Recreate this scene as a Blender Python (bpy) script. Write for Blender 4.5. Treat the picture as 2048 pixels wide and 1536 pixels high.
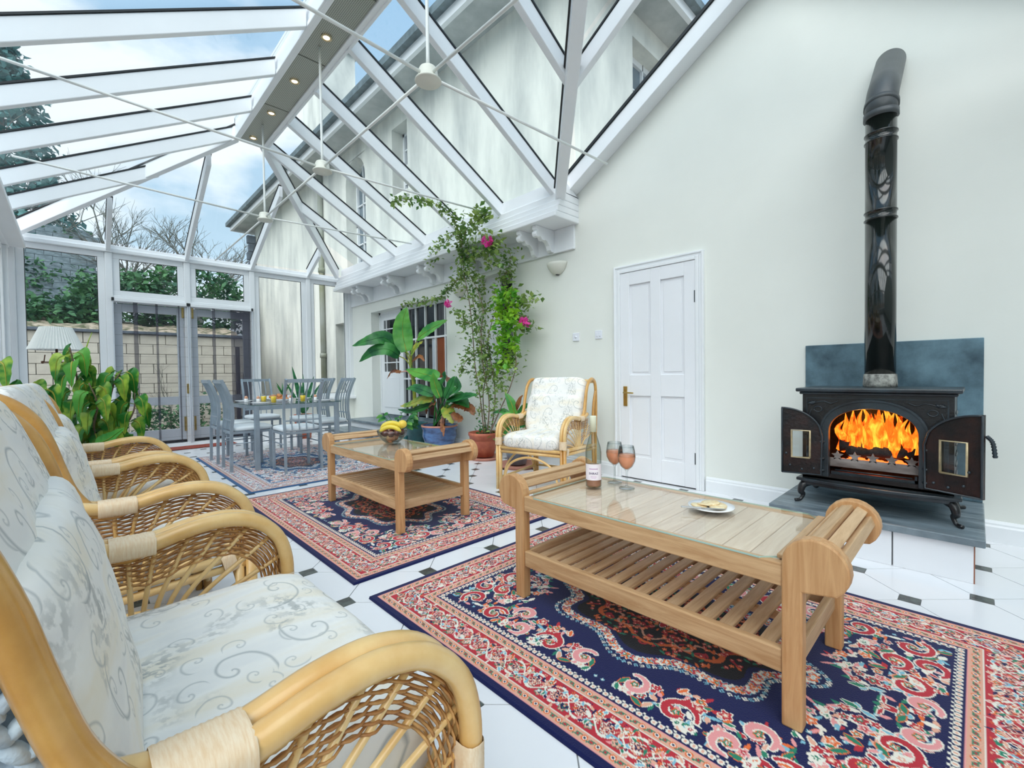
import bpy, math, random
import numpy as np
from mathutils import Vector, Matrix
PI = math.pi
rad = math.radians
SC = bpy.context.scene
for o in list(bpy.data.objects):
    bpy.data.objects.remove(o)
COL = SC.collection

# ------------------------------------------------------------------ camera
def setup_camera():
    cam = bpy.data.cameras.new('camera')
    cam.sensor_width = 36.0
    cam.sensor_fit = 'HORIZONTAL'
    cam.lens = 36.0 * 899.2 / 2048.0
    cam.clip_start = 0.02
    cam.clip_end = 400
    co = bpy.data.objects.new('camera', cam)
    COL.objects.link(co)
    yaw, pitch, roll = rad(44.0576), rad(-1.2218), rad(-0.7706)
    f = Vector((math.sin(yaw)*math.cos(pitch), math.cos(yaw)*math.cos(pitch), math.sin(pitch)))
    r = Vector((math.cos(yaw), -math.sin(yaw), 0))
    u = r.cross(f)
    r2 = math.cos(roll)*r + math.sin(roll)*u
    u2 = -math.sin(roll)*r + math.cos(roll)*u
    m = Matrix((r2, u2, -f)).transposed().to_4x4()
    global CAM_ROT
    CAM_ROT = m.to_3x3()
    m.translation = Vector((0, 0, 1.02))
    co.matrix_world = m
    SC.camera = co
setup_camera()

# ------------------------------------------------------------------ world, sun, exposure
def setup_world():
    w = bpy.data.worlds.new('sky')
    SC.world = w
    w.use_nodes = True
    nt = w.node_tree
    nt.nodes.clear()
    N = nt.nodes.new
    out = N('ShaderNodeOutputWorld')
    bg = N('ShaderNodeBackground')
    tc = N('ShaderNodeTexCoord')
    mp = N('ShaderNodeMapping')
    mp.inputs['Scale'].default_value = (1.0, 1.0, 1.9)
    mp.inputs['Location'].default_value = (0.35, 1.1, 0.3)
    nz = N('ShaderNodeTexNoise')
    nz.inputs['Scale'].default_value = 2.1
    nz.inputs['Detail'].default_value = 7
    nz.inputs['Roughness'].default_value = 0.55
    cr = N('ShaderNodeValToRGB')
    cr.color_ramp.elements[0].position = 0.49
    cr.color_ramp.elements[0].color = (0, 0, 0, 1)
    cr.color_ramp.elements[1].position = 0.60
    cr.color_ramp.elements[1].color = (1, 1, 1, 1)
    sep = N('ShaderNodeSeparateXYZ')
    hz = N('ShaderNodeValToRGB')
    hz.color_ramp.elements[0].position = 0.0
    hz.color_ramp.elements[0].color = (0.66, 0.82, 0.93, 1)
    hz.color_ramp.elements[1].position = 0.75
    hz.color_ramp.elements[1].color = (0.34, 0.56, 0.82, 1)
    mx = N('ShaderNodeMixRGB')
    mx.inputs['Color2'].default_value = (1.02, 1.06, 1.12, 1)
    L = nt.links.new
    L(tc.outputs['Generated'], mp.inputs['Vector'])
    L(mp.outputs['Vector'], nz.inputs['Vector'])
    L(nz.outputs['Fac'], cr.inputs['Fac'])
    L(tc.outputs['Generated'], sep.inputs[0])
    L(sep.outputs['Z'], hz.inputs['Fac'])
    L(hz.outputs['Color'], mx.inputs['Color1'])
    L(cr.outputs['Color'], mx.inputs['Fac'])
    L(mx.outputs['Color'], bg.inputs['Color'])
    bg.inputs['Strength'].default_value = 0.78
    L(bg.outputs[0], out.inputs['Surface'])
setup_world()

def setup_sun():
    l = bpy.data.lights.new('sun', 'SUN')
    l.energy = 2.9
    l.angle = rad(70)
    l.color = (1.0, 0.97, 0.93)
    o = bpy.data.objects.new('sun', l)
    COL.objects.link(o)
    d = Vector((0.62, 0.42, -0.80))
    o.rotation_euler = d.to_track_quat('-Z', 'Y').to_euler()
    o.location = (-4, -4, 9)
setup_sun()
vs = SC.view_settings
vs.view_transform = 'Standard'
vs.look = 'None'
vs.gamma = 1.0
vs.use_curve_mapping = False
vs.exposure = 0.50

# ------------------------------------------------------------------ mesh builder
class MB:
    def __init__(s):
        s.v = []; s.f = []; s.sm = []
    def add(s, vs, fs, smooth=False):
        n = len(s.v)
        s.v += [tuple(p) for p in vs]
        s.f += [tuple(i+n for i in f) for f in fs]
        s.sm += [smooth]*len(fs)
    def box(s, x0, x1, y0, y1, z0, z1, M=None):
        c = [(x, y, z) for z in (z0, z1) for y in (y0, y1) for x in (x0, x1)]
        if M: c = [tuple(M @ Vector(p)) for p in c]
        s.add(c, [(0, 2, 3, 1), (4, 5, 7, 6), (0, 1, 5, 4), (2, 6, 7, 3), (0, 4, 6, 2), (1, 3, 7, 5)])
    def prism(s, pts, d):
        """polygon pts (3D, planar) extruded by vector d"""
        n = len(pts)
        d = Vector(d)
        a = [Vector(p) for p in pts]
        b = [p + d for p in a]
        s.add(a+b, [tuple(range(n-1, -1, -1)), tuple(range(n, 2*n))] +
              [(i, (i+1) % n, n+(i+1) % n, n+i) for i in range(n)])
    def bar(s, p, q, w, h, up=(0, 0, 1), drop=0.0):
        p, q = Vector(p), Vector(q)
        d = (q-p).normalized()
        u = Vector(up)
        r = d.cross(u)
        if r.length < 1e-5: r = d.cross(Vector((1, 0, 0)))
        r.normalize()
        u = r.cross(d).normalized()
        o = u*drop
        c = []
        for e in (p, q):
            for a, b in ((-1, -1), (1, -1), (1, 1), (-1, 1)):
                c.append(e + r*a*w/2 + u*b*h/2 + o)
        s.add(c, [(3, 2, 1, 0), (4, 5, 6, 7), (0, 1, 5, 4), (1, 2, 6, 5), (2, 3, 7, 6), (3, 0, 4, 7)])
    def tube(s, pts, r, seg=8, caps=True, flat=1.0):
        pts = [Vector(p) for p in pts]
        n = len(pts)
        if not hasattr(r, '__len__'): r = [r]*n
        nrm = None
        vs = []
        for i, p in enumerate(pts):
            a = pts[max(i-1, 0)]; b = pts[min(i+1, n-1)]
            d = b-a
            if d.length < 1e-9: d = Vector((0, 0, 1))
            d.normalize()
            if nrm is None:
                nrm = d.orthogonal().normalized()
            nrm = nrm - d*nrm.dot(d)
            if nrm.length < 1e-6: nrm = d.orthogonal()
            nrm.normalize()
            bn = d.cross(nrm)
            for k in range(seg):
                t = 2*PI*k/seg
                vs.append(p + (nrm*math.cos(t) + bn*math.sin(t)*flat)*r[i])
        fs = []
        for i in range(n-1):
            for k in range(seg):
                k2 = (k+1) % seg
                fs.append((i*seg+k, i*seg+k2, (i+1)*seg+k2, (i+1)*seg+k))
        if caps:
            fs.append(tuple(range(seg-1, -1, -1)))
            fs.append(tuple((n-1)*seg+k for k in range(seg)))
        s.add(vs, fs, True)
    def lathe(s, prof, c=(0, 0, 0), seg=24, axis='z', closed=False):
        vs = []
        c = Vector(c)
        for r, h in prof:
            for k in range(seg):
                t = 2*PI*k/seg
                if axis == 'z': q = Vector((r*math.cos(t), r*math.sin(t), h))
                elif axis == 'x': q = Vector((h, r*math.cos(t), r*math.sin(t)))
                else: q = Vector((r*math.sin(t), h, r*math.cos(t)))
                vs.append(c+q)
        fs = []
        n = len(prof)
        for i in range(n-1):
            for k in range(seg):
                k2 = (k+1) % seg
                fs.append((i*seg+k, i*seg+k2, (i+1)*seg+k2, (i+1)*seg+k))
        if prof[0][0] > 1e-6 and not closed: fs.append(tuple(range(seg-1, -1, -1)))
        if prof[-1][0] > 1e-6 and not closed: fs.append(tuple((n-1)*seg+k for k in range(seg)))
        s.add(vs, fs, True)
    def ball(s, c, rx, ry=None, rz=None, seg=12, rings=8, M=None):
        ry = ry or rx; rz = rz or rx
        vs = []
        for i in range(rings+1):
            a = -PI/2 + PI*i/rings
            for k in range(seg):
                t = 2*PI*k/seg
                q = Vector((rx*math.cos(a)*math.cos(t), ry*math.cos(a)*math.sin(t), rz*math.sin(a)))
                if M: q = M @ q
                vs.append(Vector(c)+q)
        fs = []
        for i in range(rings):
            for k in range(seg):
                k2 = (k+1) % seg
                fs.append((i*seg+k, i*seg+k2, (i+1)*seg+k2, (i+1)*seg+k))
        s.add(vs, fs, True)
    def build(s, name, mat, parent=None, off=None, bevel=0, seg=2, label=None, kind=None, smooth=None, thick=0):
        me = bpy.data.meshes.new(name)
        vs = s.v
        if off is not None:
            vs = [(a[0]-off[0], a[1]-off[1], a[2]-off[2]) for a in vs]
        me.from_pydata(vs, [], s.f)
        sm = s.sm if smooth is None else [smooth]*len(s.f)
        me.polygons.foreach_set('use_smooth', sm)
        me.materials.append(mat)
        me.update()
        o = bpy.data.objects.new(name, me)
        COL.objects.link(o)
        if parent: o.parent = parent
        if bevel:
            m = o.modifiers.new('bevel', 'BEVEL'); m.width = bevel; m.segments = seg
            m.limit_method = 'ANGLE'; m.angle_limit = rad(40)
        if thick:
            m = o.modifiers.new('thick', 'SOLIDIFY'); m.thickness = thick
        if label: o['label'] = label
        if kind: o['kind'] = kind
        return o

def thing(name, label, cat, loc=(0, 0, 0), rot=0, group=None):
    o = bpy.data.objects.new(name, None)
    COL.objects.link(o)
    o.empty_display_size = 0.1
    o.location = loc
    o.rotation_euler = (0, 0, rot)
    o['label'] = label; o['category'] = cat
    if group: o['group'] = group
    return o
def tag(o, label, cat, group=None, kind=None):
    o['label'] = label; o['category'] = cat
    if group: o['group'] = group
    if kind: o['kind'] = kind
    return o
def setting(name, loc=(0, 0, 0)):
    o = bpy.data.objects.new(name, None)
    COL.objects.link(o); o.location = loc; o['kind'] = 'structure'
    o.empty_display_size = 0.1
    return o
def copy_tree(o, parent=None):
    c = o.copy(); COL.objects.link(c)
    if parent: c.parent = parent
    for ch in list(o.children): copy_tree(ch, c)
    return c
def one(fn, *a, **k):
    m = MB(); getattr(m, fn)(*a, **k); return m
def spline(pts, n=6):
    """catmull-rom through pts"""
    P = [Vector(p) for p in pts]
    P = [P[0]*2-P[1]] + P + [P[-1]*2-P[-2]]
    out = []
    for i in range(1, len(P)-2):
        for k in range(n):
            t = k/n
            a, b, c, d = P[i-1], P[i], P[i+1], P[i+2]
            out.append(0.5*((2*b) + (c-a)*t + (2*a-5*b+4*c-d)*t*t + (3*b-a-3*c+d)*t*t*t))
    out.append(P[-2])
    return out

# ------------------------------------------------------------------ materials
MATS = {}
def new_mat(name):
    m = bpy.data.materials.new(name); m.use_nodes = True
    nt = m.node_tree
    b = nt.nodes['Principled BSDF']
    MATS[name] = m
    return m, nt, b
def mat(name, col, rough=0.5, metal=0.0, var=0.0, scale=8.0, col2=None, stretch=None, bump=0.0, bscale=None, coat=0.0, emit=None, es=1.0, spec=None, lo=0.35, hi=0.65, detail=4, sheen=0.0, alpha=None):
    m, nt, b = new_mat(name)
    b.inputs['Base Color'].default_value = (*col, 1)
    b.inputs['Roughness'].default_value = rough
    b.inputs['Metallic'].default_value = metal
    if coat: b.inputs['Coat Weight'].default_value = coat; b.inputs['Coat Roughness'].default_value = 0.12
    if spec is not None: b.inputs['Specular IOR Level'].default_value = spec
    if sheen: b.inputs['Sheen Weight'].default_value = sheen
    if emit:
        b.inputs['Emission Color'].default_value = (*emit, 1); b.inputs['Emission Strength'].default_value = es
    N = nt.nodes.new; L = nt.links.new
    if var or col2 or bump:
        tc = N('ShaderNodeTexCoord'); mp = N('ShaderNodeMapping')
        mp.inputs['Scale'].default_value = stretch or (1, 1, 1)
        L(tc.outputs['Object'], mp.inputs['Vector'])
        nz = N('ShaderNodeTexNoise'); nz.inputs['Scale'].default_value = scale; nz.inputs['Detail'].default_value = detail
        nz.inputs['Roughness'].default_value = 0.6
        L(mp.outputs[0], nz.inputs['Vector'])
        if var or col2:
            c2 = col2 or tuple(c*(1-var) for c in col)
            cr = N('ShaderNodeValToRGB')
            cr.color_ramp.elements[0].position = lo; cr.color_ramp.elements[1].position = hi
            cr.color_ramp.elements[0].color = (*c2, 1); cr.color_ramp.elements[1].color = (*col, 1)
            L(nz.outputs['Fac'], cr.inputs['Fac']); L(cr.outputs['Color'], b.inputs['Base Color'])
        if bump:
            n2 = nz
            if bscale:
                n2 = N('ShaderNodeTexNoise'); n2.inputs['Scale'].default_value = bscale; n2.inputs['Detail'].default_value = 3
                L(mp.outputs[0], n2.inputs['Vector'])
            bp = N('ShaderNodeBump'); bp.inputs['Strength'].default_value = bump; bp.inputs['Distance'].default_value = 0.01
            L(n2.outputs['Fac'], bp.inputs['Height']); L(bp.outputs[0], b.inputs['Normal'])
    return m
def wood(name, c1, c2, axis, scale=3.0, rough=0.5, coat=0.0, var=0.12):
    m, nt, b = new_mat(name)
    N = nt.nodes.new; L = nt.links.new
    tc = N('ShaderNodeTexCoord'); mp = N('ShaderNodeMapping')
    s = [14, 14, 14]; s['xyz'.index(axis)] = 1.1
    mp.inputs['Scale'].default_value = s
    oi = N('ShaderNodeObjectInfo'); ad = N('ShaderNodeVectorMath'); ad.operation = 'ADD'
    mu = N('ShaderNodeMath'); mu.operation = 'MULTIPLY'; mu.inputs[1].default_value = 13.0
    L(oi.outputs['Random'], mu.inputs[0])
    L(tc.outputs['Object'], ad.inputs[0]); L(mu.outputs[0], ad.inputs[1])
    L(ad.outputs[0], mp.inputs['Vector'])
    nz = N('ShaderNodeTexNoise'); nz.inputs['Scale'].default_value = scale; nz.inputs['Detail'].default_value = 6
    nz.inputs['Roughness'].default_value = 0.65; nz.inputs['Distortion'].default_value = 0.6
    L(mp.outputs[0], nz.inputs['Vector'])
    cr = N('ShaderNodeValToRGB')
    cr.color_ramp.elements[0].position = 0.34; cr.color_ramp.elements[1].position = 0.66
    cr.color_ramp.elements[0].color = (*c2, 1); cr.color_ramp.elements[1].color = (*c1, 1)
    hv = N('ShaderNodeHueSaturation')
    mr = N('ShaderNodeMapRange'); mr.inputs['To Min'].default_value = 1-var; mr.inputs['To Max'].default_value = 1+var
    L(oi.outputs['Random'], mr.inputs['Value']); L(mr.outputs[0], hv.inputs['Value'])
    L(nz.outputs['Fac'], cr.inputs['Fac']); L(cr.outputs['Color'], hv.inputs['Color']); L(hv.outputs[0], b.inputs['Base Color'])
    b.inputs['Roughness'].default_value = rough
    if coat: b.inputs['Coat Weight'].default_value = coat
    bp = N('ShaderNodeBump'); bp.inputs['Strength'].default_value = 0.12; bp.inputs['Distance'].default_value = 0.004
    L(nz.outputs['Fac'], bp.inputs['Height']); L(bp.outputs[0], b.inputs['Normal'])
    return m
def glass_mat(name, tint=(1, 1, 1), refl=0.9, rough=0.0, dirt=0.0, edge=None):
    m, nt, b = new_mat(name)
    nt.nodes.remove(b)
    N = nt.nodes.new; L = nt.links.new
    out = nt.nodes['Material Output']
    tr = N('ShaderNodeBsdfTransparent'); tr.inputs[0].default_value = (*tint, 1)
    gl = N('ShaderNodeBsdfGlossy'); gl.inputs['Roughness'].default_value = rough
    fr = N('ShaderNodeLayerWeight'); fr.inputs['Blend'].default_value = 0.5
    pw = N('ShaderNodeMath'); pw.operation = 'POWER'; pw.inputs[1].default_value = 5.0
    L(fr.outputs['Facing'], pw.inputs[0])
    ma = N('ShaderNodeMath'); ma.operation = 'MULTIPLY_ADD'; ma.inputs[1].default_value = 0.92; ma.inputs[2].default_value = 0.035
    L(pw.outputs[0], ma.inputs[0])
    mu = N('ShaderNodeMath'); mu.operation = 'MULTIPLY'; mu.inputs[1].default_value = refl
    mx = N('ShaderNodeMixShader')
    L(ma.outputs[0], mu.inputs[0]); L(mu.outputs[0], mx.inputs[0]); L(tr.outputs[0], mx.inputs[1]); L(gl.outputs[0], mx.inputs[2])
    if edge:
        p3 = N('ShaderNodeMath'); p3.operation = 'POWER'; p3.inputs[1].default_value = 2.2
        mc = N('ShaderNodeMixRGB'); mc.inputs['Color1'].default_value = (*tint, 1); mc.inputs['Color2'].default_value = (*edge, 1)
        L(fr.outputs['Facing'], p3.inputs[0]); L(p3.outputs[0], mc.inputs['Fac']); L(mc.outputs[0], tr.inputs[0])
    last = mx
    if dirt:
        df = N('ShaderNodeBsdfDiffuse'); df.inputs[0].default_value = (0.8, 0.85, 0.88, 1)
        m2 = N('ShaderNodeMixShader')
        nz = N('ShaderNodeTexNoise'); nz.inputs['Scale'].default_value = 2.5; nz.inputs['Detail'].default_value = 5
        m3 = N('ShaderNodeMath'); m3.operation = 'MULTIPLY'; m3.inputs[1].default_value = dirt
        L(nz.outputs['Fac'], m3.inputs[0]); L(m3.outputs[0], m2.inputs[0]); L(mx.outputs[0], m2.inputs[1]); L(df.outputs[0], m2.inputs[2])
        last = m2
    L(last.outputs[0], out.inputs['Surface'])
    return m

def fabric_mat(name, plane):
    """cream cloth with faint grey scrolls, smudgy flower clusters and warm washes; plane = 'xy' or 'yz'"""
    m, nt, b = new_mat(name)
    N = nt.nodes.new; L = nt.links.new
    tc = N('ShaderNodeTexCoord'); sp = N('ShaderNodeSeparateXYZ'); cb = N('ShaderNodeCombineXYZ')
    L(tc.outputs['Object'], sp.inputs[0])
    a, c = ('X', 'Y') if plane == 'xy' else ('Y', 'Z')
    
    fo = N('ShaderNodeMath'); fo.operation = 'SUBTRACT'
    L(sp.outputs['X'], fo.inputs[0]); L(sp.outputs['Z'], fo.inputs[1])
    if plane == 'xy': L(fo.outputs[0], cb.inputs['X']); L(sp.outputs['Y'], cb.inputs['Y'])
    else:
        fo.inputs[0].default_value = 0
        ad = N('ShaderNodeMath'); ad.operation = 'ADD'; L(sp.outputs['Y'], ad.inputs[0]); L(sp.outputs['X'], ad.inputs[1])
        L(ad.outputs[0], cb.inputs['X']); L(sp.outputs['Z'], cb.inputs['Y'])
    def math_(op, x, y=None, z=None):
        n = N('ShaderNodeMath'); n.operation = op
        for i, q in enumerate((x, y, z)):
            if q is None: continue
            if isinstance(q, (int, float)): n.inputs[i].default_value = q
            else: L(q, n.inputs[i])
        return n.outputs[0]
    wn = N('ShaderNodeTexNoise'); wn.inputs['Scale'].default_value = 9
    L(cb.outputs[0], wn.inputs['Vector'])
    wm = N('ShaderNodeVectorMath'); wm.operation = 'MULTIPLY_ADD'
    wm.inputs[1].default_value = (0.02, 0.02, 0)
    L(wn.outputs['Color'], wm.inputs[0]); L(cb.outputs[0], wm.inputs[2])
    def scroll(scale, off, rmax, wd, k):
        mp = N('ShaderNodeMapping'); mp.inputs['Location'].default_value = off; mp.inputs['Scale'].default_value = (scale,)*3
        L(wm.outputs[0], mp.inputs['Vector'])
        vo = N('ShaderNodeTexVoronoi'); vo.voronoi_dimensions = '2D'; vo.inputs['Scale'].default_value = 1.0
        vo.inputs['Randomness'].default_value = 0.7
        L(mp.outputs[0], vo.inputs['Vector'])
        sb = N('ShaderNodeVectorMath'); sb.operation = 'SUBTRACT'
        L(mp.outputs[0], sb.inputs[0]); L(vo.outputs['Position'], sb.inputs[1])
        s2 = N('ShaderNodeSeparateXYZ'); L(sb.outputs[0], s2.inputs[0])
        sc = N('ShaderNodeSeparateColor'); L(vo.outputs['Color'], sc.inputs[0])
        th = math_('ARCTAN2', s2.outputs['Y'], s2.outputs['X'])
        th = math_('DIVIDE', th, 2*PI)
        flip = math_('SUBTRACT', math_('MULTIPLY', math_('GREATER_THAN', sc.outputs[0], 0.5), 2.0), 1.0)
        th = math_('MULTIPLY', th, flip)
        r = vo.outputs['Distance']
        lg = math_('MULTIPLY', math_('LOGARITHM', math_('ADD', r, 0.03), 2.718), k)
        ph = math_('FRACT', math_('ADD', math_('ADD', math_('SUBTRACT', th, lg), sc.outputs[1]), 10.0))
        d = math_('ABSOLUTE', math_('SUBTRACT', ph, 0.5))
        wdn = math_('DIVIDE', wd, math_('ADD', r, 0.05))
        line = N('ShaderNodeMapRange'); line.inputs['From Min'].default_value = 0.0
        L(d, line.inputs['Value']); L(wdn, line.inputs['From Max'])
        line.inputs['To Min'].default_value = 1.0; line.inputs['To Max'].default_value = 0.0
        edge = math_('LESS_THAN', r, math_('ADD', math_('MULTIPLY', sc.outputs[2], 0.18), rmax))
        keep = math_('GREATER_THAN', sc.outputs[2], 0.32)
        return math_('MULTIPLY', math_('MULTIPLY', line.outputs[0], edge), keep)
    l1 = scroll(6.0, (0.13, 0.4, 0), 0.36, 0.017, 0.55)
    l2 = scroll(13.0, (5.1, 2.2, 0), 0.30, 0.028, 0.6)
    line = math_('MAXIMUM', l1, math_('MULTIPLY', l2, 0.75))
    bn = N('ShaderNodeTexNoise'); bn.inputs['Scale'].default_value = 5.5; bn.inputs['Detail'].default_value = 2
    L(cb.outputs[0], bn.inputs['Vector'])
    fn = N('ShaderNodeTexNoise'); fn.inputs['Scale'].default_value = 55; fn.inputs['Detail'].default_value = 4
    L(cb.outputs[0], fn.inputs['Vector'])
    blot = N('ShaderNodeMapRange'); blot.inputs['From Min'].default_value = 0.54; blot.inputs['From Max'].default_value = 0.66
    L(bn.outputs['Fac'], blot.inputs['Value'])
    fm = N('ShaderNodeMapRange'); fm.inputs['From Min'].default_value = 0.47; fm.inputs['From Max'].default_value = 0.56
    L(fn.outputs['Fac'], fm.inputs['Value'])
    bl = math_('MULTIPLY', math_('MULTIPLY', blot.outputs[0], fm.outputs[0]), 0.75)
    warm = N('ShaderNodeTexNoise'); warm.inputs['Scale'].default_value = 6; warm.inputs['Detail'].default_value = 3
    mp2 = N('ShaderNodeMapping'); mp2.inputs['Scale'].default_value = (0.6, 2.2, 1); mp2.inputs['Location'].default_value = (3, 1, 0)
    L(cb.outputs[0], mp2.inputs['Vector']); L(mp2.outputs[0], warm.inputs['Vector'])
    cr = N('ShaderNodeValToRGB')
    e = cr.color_ramp.elements
    e[0].position = 0.38; e[0].color = (0.84, 0.83, 0.80, 1)
    e[1].position = 0.66; e[1].color = (0.88, 0.82, 0.70, 1)
    x = cr.color_ramp.elements.new(0.5); x.color = (0.90, 0.88, 0.83, 1)
    L(warm.outputs['Fac'], cr.inputs['Fac'])
    mxa = N('ShaderNodeMixRGB'); mxa.inputs['Color2'].default_value = (0.42, 0.43, 0.41, 1)
    L(bl, mxa.inputs['Fac']); L(cr.outputs['Color'], mxa.inputs['Color1'])
    mxb = N('ShaderNodeMixRGB'); mxb.inputs['Color2'].default_value = (0.34, 0.37, 0.37, 1)
    L(math_('MULTIPLY', line, 0.72), mxb.inputs['Fac']); L(mxa.outputs[0], mxb.inputs['Color1'])
    L(mxb.outputs[0], b.inputs['Base Color'])
    b.inputs['Roughness'].default_value = 0.85; b.inputs['Specular IOR Level'].default_value = 0.2
    wv = N('ShaderNodeTexNoise'); wv.inputs['Scale'].default_value = 12; wv.inputs['Detail'].default_value = 3
    L(cb.outputs[0], wv.inputs['Vector'])
    bp = N('ShaderNodeBump'); bp.inputs['Strength'].default_value = 0.35; bp.inputs['Distance'].default_value = 0.02
    L(wv.outputs['Fac'], bp.inputs['Height']); L(bp.outputs[0], b.inputs['Normal'])
    return m

WALLC = mat('wall_cream', (0.83, 0.845, 0.79), 0.75, var=0.04, scale=1.2, bump=0.04, bscale=60)
WHITE = mat('white_paint', (0.86, 0.88, 0.90), 0.35, var=0.03, scale=3)
WHITED = mat('white_door_paint', (0.86, 0.87, 0.90), 0.4, var=0.03, scale=2)
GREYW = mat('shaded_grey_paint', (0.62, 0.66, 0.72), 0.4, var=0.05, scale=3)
BLACKR = mat('black_gasket', (0.015, 0.018, 0.02), 0.4, var=0.2, scale=10)
PERF = mat('perforated_metal', (0.50, 0.52, 0.46), 0.45, metal=0.3, var=0.2, scale=5)
HOUSE = mat('stained_render', (0.82, 0.82, 0.75), 0.85, col2=(0.46, 0.48, 0.46), scale=1.3, stretch=(1, 1.6, 0.4), lo=0.28, hi=0.60, detail=9, bump=0.1, bscale=30)
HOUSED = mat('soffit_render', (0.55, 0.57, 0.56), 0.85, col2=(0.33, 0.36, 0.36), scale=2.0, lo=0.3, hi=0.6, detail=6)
SLATE = mat('slate', (0.27, 0.33, 0.37), 0.32, col2=(0.07, 0.10, 0.12), scale=3.5, lo=0.32, hi=0.68, detail=9, bump=0.25, bscale=25, stretch=(5, 1.0, 1))
SLATEB = mat('blue_slate_board', (0.19, 0.32, 0.39), 0.35, col2=(0.025, 0.05, 0.07), scale=4, lo=0.3, hi=0.72, detail=8, bump=0.1)
ROOFS = mat('roof_slate', (0.16, 0.21, 0.23), 0.55, col2=(0.06, 0.09, 0.10), scale=6, detail=6)
TILEW = mat('white_floor_tile', (0.86, 0.87, 0.90), 0.16, var=0.03, scale=2, spec=0.5)
TILED = mat('dark_floor_dot', (0.10, 0.12, 0.11), 0.25, col2=(0.05, 0.05, 0.05), scale=20)
GROUT = mat('grout', (0.30, 0.31, 0.31), 0.8, var=0.2, scale=20)
IRON = mat('cast_iron', (0.012, 0.012, 0.014), 0.30, col2=(0.008, 0.008, 0.009), scale=14, detail=6, bump=0.15, bscale=90, spec=0.7)
IRONB = mat('blued_iron', (0.032, 0.047, 0.058), 0.30, col2=(0.015, 0.018, 0.022), scale=7, detail=6, bump=0.1, bscale=50, spec=0.6)
IRONR = mat('rusty_iron', (0.045, 0.016, 0.012), 0.35, col2=(0.006, 0.006, 0.007), scale=8, lo=0.42, hi=0.75, detail=7, bump=0.2, bscale=60)
ENAMEL = mat('black_enamel', (0.006, 0.009, 0.007), 0.10, var=0.2, scale=4, coat=0.4, spec=0.5)
GREYPIPE = mat('matt_grey_pipe', (0.075, 0.085, 0.09), 0.42, var=0.3, scale=10, detail=5)
CEMENT = mat('fire_cement', (0.42, 0.42, 0.38), 0.9, col2=(0.12, 0.12, 0.11), scale=30, bump=0.5, bscale=60)
BRASS = mat('brass', (0.62, 0.44, 0.15), 0.25, metal=0.9, var=0.2, scale=20)
BRASSP = mat('pale_brass', (0.72, 0.58, 0.35), 0.35, metal=0.5, var=0.3, scale=20)
ASH = mat('ash_grey', (0.33, 0.29, 0.27), 0.9, col2=(0.14, 0.11, 0.10), scale=14, detail=7, stretch=(1, 0.3, 1))
CHAR = mat('charred_log', (0.03, 0.025, 0.025), 0.9, col2=(0.008, 0.007, 0.007), scale=25, detail=5, bump=0.8, bscale=40)
TEAKX = wood('teak_x', (0.66, 0.45, 0.26), (0.46, 0.27, 0.13), 'x')
TEAKY = wood('teak_y', (0.66, 0.43, 0.23), (0.45, 0.25, 0.11), 'y')
TEAKZ = wood('teak_z', (0.63, 0.37, 0.175), (0.46, 0.23, 0.09), 'z')
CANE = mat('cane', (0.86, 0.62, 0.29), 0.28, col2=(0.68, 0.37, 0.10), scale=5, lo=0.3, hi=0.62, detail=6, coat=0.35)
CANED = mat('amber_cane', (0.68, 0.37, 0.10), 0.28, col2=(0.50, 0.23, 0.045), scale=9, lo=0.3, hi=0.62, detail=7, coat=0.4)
CANET = mat('cane_weave', (0.66, 0.37, 0.13), 0.45, col2=(0.40, 0.17, 0.05), scale=22)
CANEB = mat('cane_binding', (0.86, 0.70, 0.50), 0.5, col2=(0.78, 0.56, 0.34), scale=40, stretch=(8, 1, 1))
FABS = fabric_mat('printed_seat_cloth', 'xy')
FABB = fabric_mat('printed_back_cloth', 'yz')
KNIT = mat('chunky_knit', (0.60, 0.70, 0.76), 0.8, col2=(0.34, 0.42, 0.52), scale=14, detail=4, bump=0.5, bscale=60)
GREYM = mat('grey_blue_metal', (0.36, 0.43, 0.50), 0.38, metal=0.35, var=0.2, scale=6)
PADG = mat('pale_seat_vinyl', (0.74, 0.79, 0.82), 0.5, var=0.06, scale=5, bump=0.1, bscale=10)
GLASS = glass_mat('window_glass', (0.97, 0.99, 0.99), 0.55)
ROOFG = glass_mat('roof_glass', (0.95, 0.985, 0.99), 0.30, dirt=0.05)
TABLEG = glass_mat('table_glass', (0.99, 0.995, 0.99), 1.0, 0.0)
TEAKT = wood('teak_top', (0.88, 0.71, 0.54), (0.68, 0.50, 0.35), 'x')
EDGEG = mat('glass_edge', (0.42, 0.60, 0.53), 0.1, spec=0.8, var=0.1)
CLEARG = glass_mat('drinking_glass', (0.94, 0.96, 0.96), 1.3, edge=(0.30, 0.36, 0.36))
DARKG = mat('dark_glazing', (0.012, 0.013, 0.02), 0.05, spec=0.9, var=0.3, scale=2)
SOIL = mat('potting_soil', (0.05, 0.035, 0.025), 0.95, var=0.5, scale=40, bump=0.8, bscale=60)
TERRA = mat('terracotta', (0.52, 0.15, 0.08), 0.55, col2=(0.36, 0.08, 0.045), scale=9, detail=4)
TERRAP = mat('pale_terracotta', (0.62, 0.27, 0.20), 0.6, var=0.2, scale=7)
GBLUE = mat('blue_glaze', (0.09, 0.19, 0.42), 0.22, col2=(0.03, 0.05, 0.14), scale=6, stretch=(1, 1, 3), coat=0.4, detail=5)
GTEAL = mat('teal_glaze', (0.03, 0.17, 0.19), 0.25, var=0.3, scale=8, coat=0.3)
GGREY = mat('blue_grey_glaze', (0.22, 0.30, 0.38), 0.3, var=0.3, scale=8)
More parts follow.
